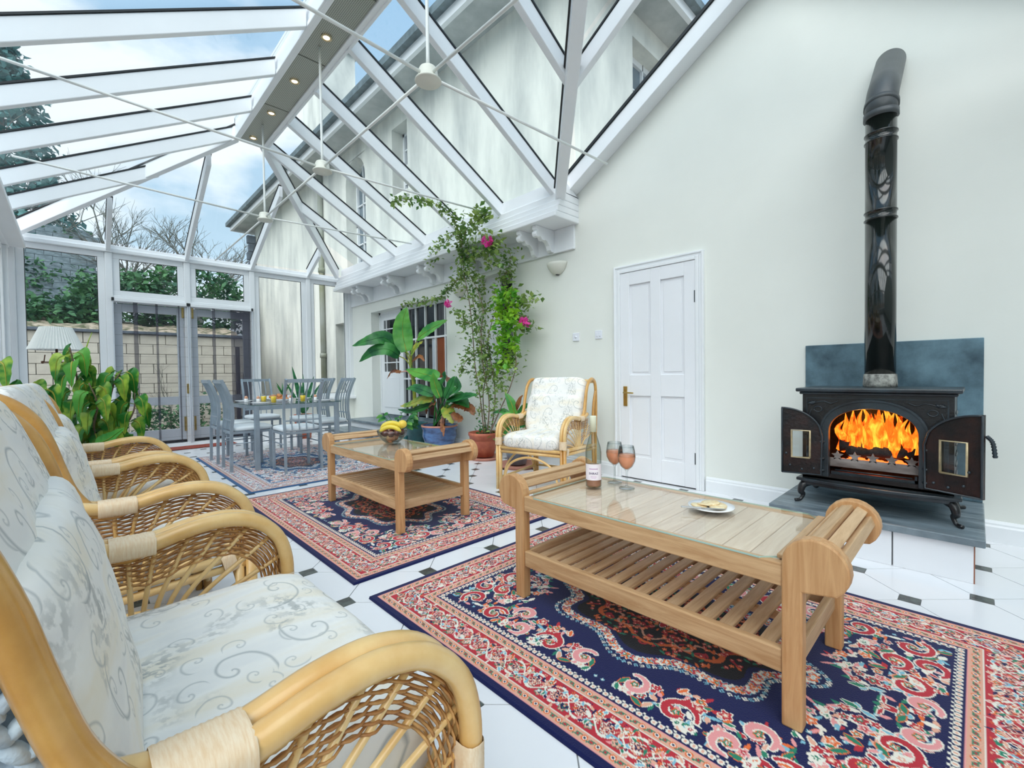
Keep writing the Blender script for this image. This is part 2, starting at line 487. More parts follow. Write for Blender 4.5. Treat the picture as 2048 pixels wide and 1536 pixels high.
def leafmat(name, c1, c2, scale=9, tr=0.25, rough=0.38, lo=0.35, hi=0.65):
    m, nt, b = new_mat(name)
    N = nt.nodes.new; L = nt.links.new
    tc = N('ShaderNodeTexCoord')
    nz = N('ShaderNodeTexNoise'); nz.inputs['Scale'].default_value = scale; nz.inputs['Detail'].default_value = 3
    L(tc.outputs['Object'], nz.inputs['Vector'])
    cr = N('ShaderNodeValToRGB')
    cr.color_ramp.elements[0].position = lo; cr.color_ramp.elements[1].position = hi
    cr.color_ramp.elements[0].color = (*c2, 1); cr.color_ramp.elements[1].color = (*c1, 1)
    L(nz.outputs['Fac'], cr.inputs['Fac']); L(cr.outputs[0], b.inputs['Base Color'])
    b.inputs['Roughness'].default_value = rough
    t = N('ShaderNodeBsdfTranslucent'); L(cr.outputs[0], t.inputs[0])
    mx = N('ShaderNodeMixShader'); mx.inputs[0].default_value = tr
    L(b.outputs[0], mx.inputs[1]); L(t.outputs[0], mx.inputs[2]); L(mx.outputs[0], nt.nodes['Material Output'].inputs['Surface'])
    return m
LEAFA = leafmat('banana_leaf', (0.16, 0.48, 0.07), (0.03, 0.24, 0.04), 4)
LEAFB = leafmat('dark_strelitzia_leaf', (0.06, 0.30, 0.06), (0.01, 0.11, 0.035), 6)
LEAFBR = leafmat('browned_leaf', (0.42, 0.16, 0.05), (0.14, 0.035, 0.02), 14)
LEAFYE = leafmat('yellowing_leaf', (0.55, 0.50, 0.08), (0.12, 0.32, 0.04), 9)
LEAFC = leafmat('bougainvillea_leaf', (0.34, 0.46, 0.12), (0.09, 0.22, 0.05), 6, tr=0.35)
LEAFG = leafmat('bright_vine_leaf', (0.42, 0.70, 0.05), (0.12, 0.42, 0.04), 7, tr=0.35)
LEAFP = leafmat('lime_edged_leaf', (0.40, 0.56, 0.07), (0.03, 0.20, 0.03), 8, lo=0.45, hi=0.62, tr=0.15)
LEAFS = leafmat('sansevieria_leaf', (0.05, 0.26, 0.09), (0.015, 0.10, 0.05), 18)
BRACT = leafmat('magenta_bract', (0.95, 0.14, 0.55), (0.85, 0.05, 0.42), 30, tr=0.4)
PINKS = mat('pink_stem', (0.70, 0.38, 0.30), 0.6, var=0.3, scale=20)
BARK = mat('bark_brown', (0.24, 0.17, 0.12), 0.9, var=0.4, scale=20)
BARKT = mat('grey_bark', (0.19, 0.20, 0.17), 0.9, var=0.4, scale=4)
HEDGE = leafmat('hedge_leaf', (0.10, 0.26, 0.10), (0.015, 0.09, 0.05), 2.0, tr=0.15, rough=0.7)
CONIF = leafmat('conifer_green', (0.17, 0.36, 0.34), (0.07, 0.21, 0.21), 2.5, tr=0.25, rough=0.8)
LITTER = mat('dead_leaf_litter', (0.48, 0.40, 0.31), 0.95, col2=(0.08, 0.09, 0.04), scale=5, detail=9, lo=0.42, hi=0.58)
GRAVEL = mat('gravel', (0.50, 0.42, 0.35), 0.95, col2=(0.20, 0.15, 0.12), scale=22, detail=8, bump=0.6, bscale=60)
BLOCK = mat('cream_block', (0.64, 0.61, 0.53), 0.9, col2=(0.50, 0.47, 0.41), scale=3, detail=8, bump=0.2, bscale=30)
PIERM = mat('dark_slate_brick', (0.12, 0.15, 0.19), 0.7, var=0.4, scale=5)
DPIPE = mat('mossy_downpipe', (0.21, 0.22, 0.13), 0.6, col2=(0.32, 0.34, 0.31), scale=1.2)
REDMAT = mat('red_doormat', (0.36, 0.07, 0.045), 0.95, var=0.4, scale=50, bump=0.6, bscale=120)
DKINT = mat('dark_interior', (0.06, 0.05, 0.05), 0.9, var=0.3, scale=3)
CURT = mat('russet_curtain', (0.35, 0.09, 0.03), 0.9, var=0.4, scale=9, stretch=(1, 6, 0.3))
PLAST = mat('white_plastic', (0.80, 0.82, 0.88), 0.35, var=0.02)
SCON = mat('sconce_plaster', (0.74, 0.74, 0.66), 0.6, var=0.04, scale=5)
SHADE = mat('pleated_shade', (0.88, 0.90, 0.87), 0.8, var=0.04, scale=6)
ROD = mat('painted_rod', (0.80, 0.82, 0.80), 0.4, var=0.05, scale=4)
HUBM = mat('painted_hub', (0.74, 0.74, 0.66), 0.5, var=0.08, scale=9)
LAMPON = mat('lit_spot', (1, 0.9, 0.7), 0.5, emit=(1.0, 0.82, 0.5), es=6.0)

# ================================================================== THE ROOM
XW = 3.85      # inner face of the long right wall
XL = -0.62     # left glazed wall
YF = 8.40      # far glazed wall
YB = -2.6      # wall behind the camera

def cells(mb, axis, c0, c1, a0, a1, z0, z1, holes):
    """solid wall between c0,c1 (thickness) spanning a0..a1, z0..z1, minus rectangular holes (a0,a1,z0,z1)"""
    A = sorted({a0, a1} | {h[0] for h in holes} | {h[1] for h in holes})
    Z = sorted({z0, z1} | {h[2] for h in holes} | {h[3] for h in holes})
    for i in range(len(A)-1):
        run = None
        for j in range(len(Z)-1):
            am, zm = (A[i]+A[i+1])/2, (Z[j]+Z[j+1])/2
            solid = a0 < am < a1 and z0 < zm < z1 and not any(h[0] < am < h[1] and h[2] < zm < h[3] for h in holes)
            if solid:
                if run is None: run = Z[j]
            if run is not None and (not solid or j == len(Z)-2):
                top = Z[j+1] if solid else Z[j]
                if axis == 'x': mb.box(c0, c1, A[i], A[i+1], run, top)
                else: mb.box(A[i], A[i+1], c0, c1, run, top)
                run = None

# ---- floor: grout bed, octagon tiles and dark dots
fl = setting('floor')
one('box', XL-0.1, 4.9, YB, YF+0.25, -0.12, -0.004).build('floor_bed', GROUT, fl)
P = 0.445
def floor_tiles():
    """the tile lattice runs at 45 degrees to the walls; dots sit on its corners"""
    s = P/2
    h = 0.036            # half dot side, parallel to the walls
    g = 0.0022
    tiles = []; dots = []
    for i in range(-8, 22):
        for j in range(-14, 42):
            if (i+j) % 2: continue
            x = 1.29+s*i; y = 1.98+s*j
            # dot centre (x,y); tile centre half a lattice cell to the +x
            if XL < x < XW+0.03 and YB < y < YF: dots.append((x, y))
            cx = x+s
            if XL-0.1 < cx < XW+0.2 and YB < y < YF+0.1: tiles.append((cx, y))
    # octagon: square with corners at +-s along x and y, each corner notched by half a dot
    a = h+g; q = s-h
    def clip(c):
        cx, cy = c
        pts = []
        # corners of the diamond, cut by the axis-aligned dots
        for sx, sy in ((1, 0), (0, 1), (-1, 0), (0, -1)):
            if sx: pts += [(cx+sx*(s-a), cy-sx*(a-g*1.4)), (cx+sx*(s-a), cy+sx*(a-g*1.4))]
            else: pts += [(cx+sy*(a-g*1.4), cy+sy*(s-a)), (cx-sy*(a-g*1.4), cy+sy*(s-a))]
        return [(min(max(x, XL-0.05), XW+0.04), min(max(y, YB), YF+0.1)) for x, y in pts]
    def covered(x, y):
        if 1.05 < x < 2.38 and (-0.07 < y < 1.82 or 2.2 < y < 4.1 or 4.5 < y < 6.5): return True
        if x > 3.2 and 0.1 < y < 0.7: return True
        return False
    def score(c):
        x, y = c
        d = x*0.695+y*0.719
        if d < 0.3: return 1e3+abs(x)+abs(y)
        u = (x*0.719-y*0.695)/d
        if abs(u) > 1.2: return 5e2+abs(u)
        if covered(x, y): return 1e2+d
        return d
    tmesh = None
    tiles.sort(key=score)
    rest = MB()
    n = 0
    for c in tiles:
        pts = clip(c)
        inner = XL+0.25 < c[0] < XW-0.25 and YB+0.3 < c[1] < YF-0.2
        if n < 298:
            if inner and tmesh is not None:
                o = bpy.data.objects.new('floor_tile', tmesh); COL.objects.link(o)
                o.location = (c[0], c[1], 0); o.parent = fl
            else:
                o = one('prism', [(x, y, -0.006) for x, y in pts], (0, 0, 0.006)).build('floor_tile', TILEW, fl, off=(c[0], c[1], 0))
                o.location = (c[0], c[1], 0)
                if inner: tmesh = o.data
            n += 1
        else:
            rest.prism([(x, y, -0.006) for x, y in pts], (0, 0, 0.006))
    rest.build('floor_tile', TILEW, fl, kind='stuff')
    dots.sort(key=score)
    dm = None; rest = MB()
    for n, (x, y) in enumerate(dots):
        if n < 296:
            if dm is None:
                o = one('box', -h, h, -h, h, -0.006, 0.0).build('dot_tile', TILED, fl); dm = o.data
            else:
                o = bpy.data.objects.new('dot_tile', dm); COL.objects.link(o); o.parent = fl
            o.location = (x, y, 0)
        else:
            rest.box(x-h, x+h, y-h, y+h, -0.006, 0)
    if rest.v: rest.build('dot_tile', TILED, fl, kind='stuff')
floor_tiles()

# ---- right wall with gable, recess and narrow window
wr = setting('wall_right')
m = MB()
REC = (5.32, 7.62, 0.0, 2.17)
NW = (3.95, 4.60, 1.08, 2.30)
cells(m, 'x', XW, XW+0.2, YB, YF+0.05, 0, 2.87, [REC, NW])
m.prism([(XW, -0.80, 2.87), (XW, 3.03, 2.87), (XW, 1.115, 4.09)], (0.2, 0, 0))
m.build('wall_surface', WALLC, wr)
m = MB()
m.box(XW+0.2, XW+0.22, REC[0], REC[1], 0, 0.36)
m.box(XW, XW+0.9, REC[0], REC[1], 0, 0.285)
m.build('recess_floor', SLATE, wr)

# baseboards
def baseboard(name, x, y0, y1, h=0.125):
    b = setting(name)
    mm = MB()
    mm.prism([(x, y0, 0), (x-0.022, y0, 0), (x-0.022, y0, h*0.72), (x-0.014, y0, h*0.80), (x-0.014, y0, h*0.88), (x-0.006, y0, h), (x, y0, h)], (0, y1-y0, 0))
    mm.build('skirting_board', WHITE, b)
baseboard('baseboard_right', XW, 0.83, 1.60)
baseboard('baseboard_front', XW, YB, -0.02)
baseboard('baseboard_middle', XW, 2.50, REC[0])

# wall behind the camera
wb = setting('wall_back')
m = MB()
m.box(XL-0.1, XW+0.2, YB-0.15, YB, 0, 2.87)
m.prism([(XL-0.1, YB, 2.87), (XW+0.2, YB, 2.87), (1.6, YB, 4.05)], (0, -0.15, 0))
m.build('wall_surface', WALLC, wb)

# ---- left glazed wall
wl = setting('wall_left')
m = MB()
m.box(XL-0.1, XL+0.02, YB, YF, 0, 0.55)
m.build('dwarf_wall', WHITE, wl)
one('box', XL-0.12, XL+0.12, YB, YF, 0.55, 0.60).build('sill_board', WHITE, wl, bevel=0.008)
one('box', XL-0.1, XL+0.06, YB, YF, 2.68, 2.80).build('head_beam', WHITE, wl, bevel=0.006)
ys = [YB+0.05, -1.4, -0.3, 0.8, 1.9, 3.0, 4.1, 5.2, 6.3, 7.3, 8.25]
for y in ys:
    one('box', XL-0.08, XL+0.05, y-0.045, y+0.045, 0.6, 2.68).build('post', WHITE, wl, bevel=0.006)
for i in range(len(ys)-1):
    a, b = ys[i]+0.045, ys[i+1]-0.045
    m = MB()
    for (p, q, r, s_) in ((a, b, 0.6, 0.67), (a, b, 2.61, 2.68), (a, a+0.06, 0.67, 2.61), (b-0.06, b, 0.67, 2.61)):
        m.box(XL-0.06, XL+0.01, p, q, r, s_)
    fr = m.build('window_frame', WHITE, wl, bevel=0.004)
    one('box', XL-0.03, XL-0.022, a+0.06, b-0.06, 0.67, 2.61).build('pane', GLASS, fr)

# ---- far glazed wall: posts at x
wf = setting('wall_far')
PX = [-0.56, 0.355, 1.245, 2.13, 3.03, 3.82]
ZT = 2.79
m = MB()
m.box(XL, 0.40, YF, YF+0.14, 0, 0.62); m.box(2.10, XW, YF-0.02, YF+0.14, 0, 0.62)
m.build('dwarf_wall', WALLC, wf)
one('box', XL, 0.40, YF-0.10, YF+0.15, 0.60, 0.645).build('sill_board', WHITE, wf, bevel=0.008)
one('box', 2.10, XW, YF-0.12, YF+0.15, 0.60, 0.645).build('sill_board', WHITE, wf, bevel=0.008)
one('box', XL, 0.40, YF-0.03, YF, 0, 0.14).build('skirting_board', WHITE, wf, bevel=0.005)
one('box', 2.10, XW, YF-0.05, YF-0.02, 0, 0.14).build('skirting_board', WHITE, wf, bevel=0.005)
for i, x in enumerate(PX):
    one('box', x-0.04, x+0.04, YF-0.03, YF+0.09, 0.0 if i in (2,) else (0.02 if i in (1, 3) else 0.645), ZT).build('post', WHITE, wf, bevel=0.008)
m = MB()
m.box(XL, XW, YF-0.05, YF+0.1, ZT, ZT+0.055); m.box(XL, XW, YF-0.01, YF+0.1, ZT+0.055, ZT+0.11)
m.build('eaves_beam', WHITE, wf, bevel=0.008)
def frame_pane(parent, x0, x1, z0, z1, y=YF, w=0.055, d=0.055, name='window_frame', glass=GLASS, fm=WHITE):
    mm = MB()
    for (a, b, c, e) in ((x0, x1, z0, z0+w), (x0, x1, z1-w, z1), (x0, x0+w, z0+w, z1-w), (x1-w, x1, z0+w, z1-w)):
        mm.box(a, b, y, y+d, c, e)
    f = mm.build(name, fm, parent, bevel=0.005)
    one('box', x0+w, x1-w, y+d*0.4, y+d*0.4+0.006, z0+w, z1-w).build('pane', glass, f)
    mm = MB(); g = 0.006
    for (a, b, c, e) in ((x0+w, x1-w, z0+w, z0+w+g), (x0+w, x1-w, z1-w-g, z1-w), (x0+w, x0+w+g, z0+w, z1-w), (x1-w-g, x1-w, z0+w, z1-w)):
        mm.box(a, b, y+d*0.2, y+d*0.4, c, e)
    mm.build('gasket', BLACKR, f)
    return f
w1 = setting('window_1'); frame_pane(w1, PX[0]+0.04, PX[1]-0.04, 0.645, ZT, y=YF+0.0, w=0.075)
w2 = setting('window_2'); frame_pane(w2, PX[3]+0.04, PX[4]-0.04, 0.645, ZT, y=YF+0.0, w=0.07)
w3 = setting('window_3'); frame_pane(w3, PX[4]+0.04, PX[5]-0.04, 0.645, ZT, y=YF+0.0, w=0.07)
w4 = setting('window_4'); frame_pane(w4, PX[1]+0.04, PX[2]-0.04, 2.20, ZT, w=0.075)
w5 = setting('window_5'); frame_pane(w5, PX[2]+0.04, PX[3]-0.04, 2.20, ZT, w=0.075)
one('box', PX[1], PX[3], YF-0.02, YF+0.08, 2.11, 2.20).build('transom', WHITE, wf, bevel=0.006)
one('box', PX[1], PX[3], YF-0.05, YF+0.12, 0.0, 0.05).build('threshold', WHITE, wf, bevel=0.006)

# garden doors behind the fly screens
def garden_door(name, x0, x1, y, hx):
    d = setting(name)
    z0, z1, w = 0.09, 2.10, 0.085
    mm = MB()
    for (a, b, c, e) in ((x0, x0+w, z0, z1), (x1-w, x1, z0, z1), (x0+w, x1-w, z1-0.11, z1), (x0+w, x1-w, z0, z0+0.17), (x0+w, x1-w, 0.63, 0.75)):
        mm.box(a, b, y, y+0.045, c, e)
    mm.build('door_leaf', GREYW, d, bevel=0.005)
    one('box', x0+w, x1-w, y+0.02, y+0.026, 0.75, z1-0.11).build('pane', GLASS, d)
    one('box', x0+w, x1-w, y+0.02, y+0.026, z0+0.17, 0.63).build('pane', GLASS, d)
    one('box', x0, x1, y-0.012, y+0.02, 0.052, 0.088).build('weather_bar', BLACKR, d)
    for z in (0.22, 1.95):
        one('box', hx-0.012, hx+0.018, y-0.015, y, z, z+0.22).build('hinge', BRASS, d, bevel=0.003)
    return d
d1 = garden_door('door_1', PX[1]+0.045, PX[2]-0.045, YF+0.06, PX[2]-0.06)
d2 = garden_door('door_2', PX[2]+0.045, PX[3]-0.045, YF+0.06, PX[2]+0.062)
h = MB(); h.box(-0.022, 0.022, -0.008, 0, -0.075, 0.075); h.lathe([(0.0, -0.02), (0.012, -0.02), (0.012, 0)], (0, 0, 0.01), 10, 'y')
hh = h.build('door_handle', BRASS, d1, bevel=0.004); hh.location = (PX[2]-0.02, YF-0.032, 0.87)

# magnetic fly screens: cassette, side channels and hanging black net
def net_mat():
    m, nt, b = new_mat('fly_net')
    N = nt.nodes.new; L = nt.links.new
    tr = N('ShaderNodeBsdfTransparent'); mx = N('ShaderNodeMixShader')
    b.inputs['Base Color'].default_value = (0.05, 0.05, 0.07, 1); b.inputs['Roughness'].default_value = 0.8
    tc = N('ShaderNodeTexCoord'); sp = N('ShaderNodeSeparateXYZ'); L(tc.outputs['Object'], sp.inputs[0])
    wv = N('ShaderNodeMath'); wv.operation = 'PINGPONG'; wv.inputs[1].default_value = 0.075
    L(sp.outputs['Z'], wv.inputs[0])
    ln = N('ShaderNodeMath'); ln.operation = 'LESS_THAN'; ln.inputs[1].default_value = 0.003; L(wv.outputs[0], ln.inputs[0])
    ml = N('ShaderNodeMath'); ml.operation = 'MULTIPLY_ADD'; ml.inputs[1].default_value = 0.25; ml.inputs[2].default_value = 0.17
    L(ln.outputs[0], ml.inputs[0]); L(ml.outputs[0], mx.inputs[0])
    L(tr.outputs[0], mx.inputs[1]); L(b.outputs[0], mx.inputs[2]); L(mx.outputs[0], nt.nodes['Material Output'].inputs['Surface'])
    return m
NET = net_mat()
def net_mat2():
    m, nt, b = new_mat('net_hem')
    N = nt.nodes.new; L = nt.links.new
    tr = N('ShaderNodeBsdfTransparent'); mx = N('ShaderNodeMixShader'); mx.inputs[0].default_value = 0.45
    b.inputs['Base Color'].default_value = (0.05, 0.05, 0.08, 1)
    L(tr.outputs[0], mx.inputs[1]); L(b.outputs[0], mx.inputs[2]); L(mx.outputs[0], nt.nodes['Material Output'].inputs['Surface'])
    return m
NETH = net_mat2()
def fly_screen(x0, x1, label, bands):
    t = thing('fly_screen', label, 'fly screen', ((x0+x1)/2, YF-0.06, 0.0), group=None)
    off = t.location
    one('box', x0, x1, YF-0.075, YF-0.035, 2.115, 2.165).build('cassette', WHITE, t, off=off, bevel=0.006)
    for x in (x0, x1):
        one('box', x-0.014, x+0.014, YF-0.082, YF-0.03, 2.12, 2.165).build('end_cap', BLACKR, t, off=off, bevel=0.004)
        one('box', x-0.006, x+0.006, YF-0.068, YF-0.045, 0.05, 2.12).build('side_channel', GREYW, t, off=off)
    def sheet(a, b, ymid, amp, n=24):
        vs = []; fs = []
        for i in range(n+1):
            x = a+(b-a)*i/n
            for j, z in enumerate((0.06, 1.0, 2.115)):
                vs.append((x, ymid+amp*math.sin(i*1.3)*(1.2-0.4*j), z))
        for i in range(n):
            for j in range(2):
                fs.append((i*3+j, (i+1)*3+j, (i+1)*3+j+1, i*3+j+1))
        q = MB(); q.add(vs, fs, True); return q
    sheet(x0+0.01, x1-0.01, YF-0.056, 0.004).build('net', NET, t, off=off)
    for a, w in bands:
        sheet(a, a+w, YF-0.052, 0.002, 6).build('net_hem', NETH, t, off=off, thick=0.001)
fly_screen(PX[1]+0.03, PX[2]-0.01, 'black net fly screen over the left garden door', [(0.60, 0.05), (0.85, 0.028), (1.115, 0.02)])
fly_screen(PX[2]+0.01, PX[3]-0.02, 'black net fly screen over the right garden door', [(1.55, 0.04), (1.80, 0.28)])

# ---- roof ("ceiling")
ce = setting('ceiling')
RZ = 3.90; XR = 1.6; RH = 0.15
SL = (RZ-2.87)/(3.55-1.75)
def zr(x): return RZ - SL*(abs(x-XR)-0.15)      # underside of side rafters
YE = 6.2                                          # ridge end
SF = (RZ-2.86)/(8.28-YE)
def rafter(p, q, w=0.055, name='rafter', h=RH):
    """p,q underside centre points"""
    p, q = Vector(p), Vector(q)
    mm = MB()
    d = q-p; r = Vector((d.y, -d.x, 0)).normalized()*w/2
    mm.prism([p-r, p+r, p+r+Vector((0, 0, h)), p-r+Vector((0, 0, h))], d)
    o = mm.build(name, WHITE, ce, bevel=0.006)
    mm = MB(); r2 = r*1.28
    a, b = Vector((0, 0, h+0.001)), Vector((0, 0, h+0.016))
    mm.prism([p-r2+a, p+r2+a, p+r2+b, p-r2+b], d)
    mm.build('glazing_gasket', BLACKR, ce)
def pane(pts, name='glass_pane'):
    mm = MB(); mm.prism(pts, (0, 0, 0.008)); mm.build(name, ROOFG, ce)
GZ = RH+0.018
# ridge: white cheeks, perforated soffit panels
mm = MB()
mm.box(1.44, 1.49, YB, YE+0.03, RZ, RZ+0.24); mm.box(1.74, 1.79, YB, YE+0.03, RZ, RZ+0.24); mm.box(1.44, 1.79, YE, YE+0.05, RZ+0.01, RZ+0.24)
mm.build('ridge_cheek', WHITE, ce, bevel=0.006)
mm = MB(); mm.box(1.425, 1.45, YB, YE+0.04, RZ-0.01, RZ+0.03); mm.box(1.78, 1.805, YB, YE+0.04, RZ-0.01, RZ+0.03); mm.build('ridge_moulding', WHITE, ce, bevel=0.006)
def perf():
    m_, nt, b = new_mat('perforated_panel')
    N = nt.nodes.new; L = nt.links.new
    b.inputs['Roughness'].default_value = 0.4; b.inputs['Metallic'].default_value = 0.25
    tc = N('ShaderNodeTexCoord'); vo = N('ShaderNodeTexVoronoi'); vo.inputs['Scale'].default_value = 70; vo.inputs['Randomness'].default_value = 0.0
    L(tc.outputs['Object'], vo.inputs['Vector'])
    cr = N('ShaderNodeValToRGB'); cr.color_ramp.elements[0].position = 0.28; cr.color_ramp.elements[1].position = 0.36
    cr.color_ramp.elements[0].color = (0.12, 0.13, 0.11, 1); cr.color_ramp.elements[1].color = (0.45, 0.46, 0.40, 1)
    L(vo.outputs['Distance'], cr.inputs['Fac']); L(cr.outputs[0], b.inputs['Base Color'])
    return m_
PERFM = perf()
for a, b in ((YE-0.95, YE), (YE-1.95, YE-0.96), (YE-2.95, YE-1.96), (YE-4.0, YE-2.96), (YE-5.2, YE-4.01), (YB, YE-5.21)):
    one('box', 1.492, 1.738, a, b-0.006, RZ+0.015, RZ+0.025).build('soffit_panel', PERFM, ce)
one('box', 1.44, 1.79, YB, YE+0.05, RZ+0.24, RZ+0.27).build('ridge_cap', WHITE, ce)
RY = [7.05, 6.25, 5.45, 4.65, 3.85, 3.05]
def hipy(x): return YE + abs(x-XR)*(8.28-YE)/1.9
def hipz(x): return RZ-0.02 - SF*(hipy(x)-YE)
# hips
for sx, xe in ((1, 3.52), (-1, -0.48)):
    ye = 8.28
    rafter((XR+sx*0.14, YE+0.02, RZ-0.02), (xe, ye, 2.84), 0.07, 'hip_beam', 0.17)
# right main slope rafters
for y in RY:
    if y > YE:
        x0 = XR+(y-YE)/(8.28-YE)*1.9+0.03
    else: x0 = 1.78
    rafter((x0, y, zr(x0)), (3.60, y, zr(3.60)))
    rafter((3.2-x0, y, zr(x0)), (XL-0.02, y, zr(XL-0.02)))
VX = lambda y: 1.75+(y-1.13)
rafter((1.78, 2.25, zr(1.78)), (VX(2.25)-0.03, 2.25, zr(VX(2.25)-0.03)))
rafter((1.78, 1.45, zr(1.78)), (VX(1.45)-0.03, 1.45, zr(VX(1.45)-0.03)))
for y in (2.25, 1.45, 0.65, -0.15, -0.95, -1.75):
    rafter((1.42, y, zr(1.42)), (XL-0.02, y, zr(XL-0.02)))
for y in (-0.95, -1.75):
    rafter((1.78, y, zr(1.78)), (XW, y, zr(XW)))
# glass of the left slope and right slope, one pane per bay
YS = [YB, -1.75, -0.95, -0.15, 0.65, 1.45, 2.25, 3.05, 3.85, 4.65, 5.45, 6.25, 7.05, 7.75]
def zg(x): return zr(x)+GZ
for i in range(len(YS)-1):
    a, b = YS[i]+0.02, YS[i+1]-0.02
    def xin(y, sx):
        return XR+sx*max(0.18, (y-YE)/(8.28-YE)*1.9+0.03 if y > YE else 0.18)
    pts = [(xin(a, -1), a), (xin(b, -1), b), (XL-0.08, b), (XL-0.08, a)]
    pane([(x, y, zg(x)) for x, y in pts])
    if a >= 3.0 or b < -0.7:
        pts = [(xin(a, 1), a), (3.80, a), (3.80, b), (xin(b, 1), b)]
        pane([(x, y, zg(x)) for x, y in pts])
    elif a > 1.1:
        x1, x2 = VX(a)+0.0, VX(b)
        pts = [(1.79, a), (max(x1, 1.8), a), (x2, b), (1.79, b)]
        pane([(x, y, zg(x)) for x, y in pts])
# far slope rafters and panes
def zf(y): return RZ-0.02-SF*(y-YE)
FX = PX[1:5]
for x in FX:
    y0 = hipy(x)+0.05
    rafter((x, y0, zf(y0)), (x, 8.36, zf(8.36)), 0.05)
xs = [-0.62]+FX+[3.85]
for i in range(len(xs)-1):
    a, b = xs[i]+0.02, xs[i+1]-0.02
    pts = [(a, 8.42)]
    pts.append((b, 8.42))
    pts.append((b, min(8.40, hipy(b)+0.02)))
    if a < XR < b: pts.append((XR, YE+0.05))
    pts.append((a, min(8.40, hipy(a)+0.02)))
    pane([(x, y, zf(y)+GZ) for x, y in pts])
# cross gable towards the right wall: valley, jack rafters, verge, panes
rafter((3.57, 2.95, 2.78), (1.76, 1.15, RZ-0.01), 0.10, 'valley_beam', 0.12)
rafter((3.57, -0.72, 2.78), (1.76, 1.10, RZ-0.01), 0.10, 'valley_beam', 0.12)
def zc(y): return RZ+0.12 - SL*abs(y-1.115)      # cross slope underside
for x in (2.87, 2.07):
    yv = 1.13+(x-1.75)
    rafter((x, yv+0.0, zr(x)-0.02), (x, 1.14, zc(1.14)-0.08))
    rafter((x, 2.23-yv, zr(x)-0.02), (x, 1.09, zc(1.14)-0.08))
rafter((1.8, 1.115, RZ+0.02), (XW, 1.115, RZ+0.06), 0.08, 'ridge_beam', 0.16)
for sgn in (1, -1):
    e = 1.115+sgn*1.90
    a = Vector((XW-0.075, e, 2.865)); b = Vector((XW-0.075, 1.115, 4.00))
    mm = MB(); mm.prism([a+Vector((-0.075, 0, 0)), a+Vector((0.075, 0, 0)), a+Vector((0.075, 0, 0.17)), a+Vector((-0.075, 0, 0.17))], b-a)
    mm.build('verge_beam', WHITE, ce, bevel=0.006)
    mm = MB(); mm.prism([a+Vector((-0.09, 0, 0.171)), a+Vector((0.075, 0, 0.171)), a+Vector((0.075, 0, 0.20)), a+Vector((-0.09, 0, 0.20))], b-a)
    mm.build('glazing_gasket', BLACKR, ce)
    for x0, x1 in ((1.79, 2.07), (2.07, 2.87), (2.87, XW+0.02)):
        xa, xb = x0+0.02, x1-0.02
        dy = lambda x: sgn*min(x-1.75, 1.84)
        pts = [(xa, 1.115+dy(xa)), (xb, 1.115+dy(xb)), (xb, 1.115), (xa, 1.115)]
        pane([(x, y, 2.865+GZ+0.03+(1.90-abs(y-1.115))*(4.0-2.865)/1.9) for x, y in pts])
# eaves box along the right wall
t1 = setting('trim_1')
mm = MB()
for x0, z0, z1 in ((3.47, 2.60, 2.66), (3.50, 2.66, 2.725), (3.53, 2.725, 2.79), (3.56, 2.79, 2.87)):
    mm.box(x0, XW+0.01, 2.93, YF-0.06, z0, z1)
mm.build('eaves_box', WHITE, t1, bevel=0.01)
mm = MB(); mm.prism([(3.58, 2.93, 2.87), (XW, 2.93, 2.87), (XW, 2.93, 2.84+0.02), (3.60, 2.93, 3.0), (3.585, 2.93, 3.0)], (0, 5.3, 0))
mm.build('glazing_upstand', WHITE, t1)
mm = MB()
mm.box(XW-0.025, XW+0.005, 2.98, YF-0.03, 2.355, 2.60); mm.box(XW-0.033, XW, 2.98, YF-0.03, 2.345, 2.365)
mm.build('frieze_board', WHITE, t1, bevel=0.005)
mm = MB(); mm.box(XL-0.02, -0.42, YB, YF-0.05, 2.69, 2.75); mm.build('left_eaves_beam', WHITE, t1, bevel=0.01)
def corbel():
    """scrolled bracket; outline in x (out from the wall) and z"""
    out = [(0, 0), (0.30, 0), (0.30, -0.035), (0.285, -0.045), (0.275, -0.05), (0.30, -0.065), (0.305, -0.09), (0.29, -0.115), (0.262, -0.122), (0.235, -0.108),
           (0.215, -0.112), (0.20, -0.135), (0.17, -0.14), (0.15, -0.13), (0.115, -0.145), (0.085, -0.18), (0.07, -0.225), (0.045, -0.245), (0.0, -0.245)]
    q = MB(); q.prism([(XW-0.02-x, 0, 2.60+z) for x, z in out], (0, 0.062, 0))
    return q
cm = None
for y in (3.28, 3.52, 4.36, 4.58, 5.36, 5.56, 6.42, 6.62, 7.50, 7.70):
    if cm is None:
        c = corbel().build('corbel', WHITE, t1, bevel=0.006); cm = c
    else:
        c = cm.copy(); COL.objects.link(c)
    c.location = (0, y-0.03, 0)

# ---- tie rods, hubs and hangers: one braced framework
HZ = 2.865
tie = thing('tie_rod_frame', 'white painted steel tie rods with disc hubs slung under the ridge', 'tie rods', (XR, 4.0, HZ))
off = tie.location
HY = [2.36, 4.02, 5.70]
for y in HY:
    one('lathe', [(0.0, -0.04), (0.078, -0.04), (0.082, -0.034), (0.08, -0.028), (0.062, -0.02), (0.058, 0.03), (0.05, 0.045), (0.0, 0.05)], (XR, y, HZ), 28).build('hub', HUBM, tie, off=off)
    one('tube', [(XR, y, HZ+0.04), (XR, y, HZ+0.12), (XR, y, RZ+0.01)], [0.013, 0.011, 0.011], 8).build('hanger_rod', ROD, tie, off=off)
    for xe in (3.53, -0.35):
        one('tube', [(XR+(0.05 if xe > XR else -0.05), y, HZ), (xe, y-0.0, 2.93)], 0.010, 8).build('tie_rod', ROD, tie, off=off)
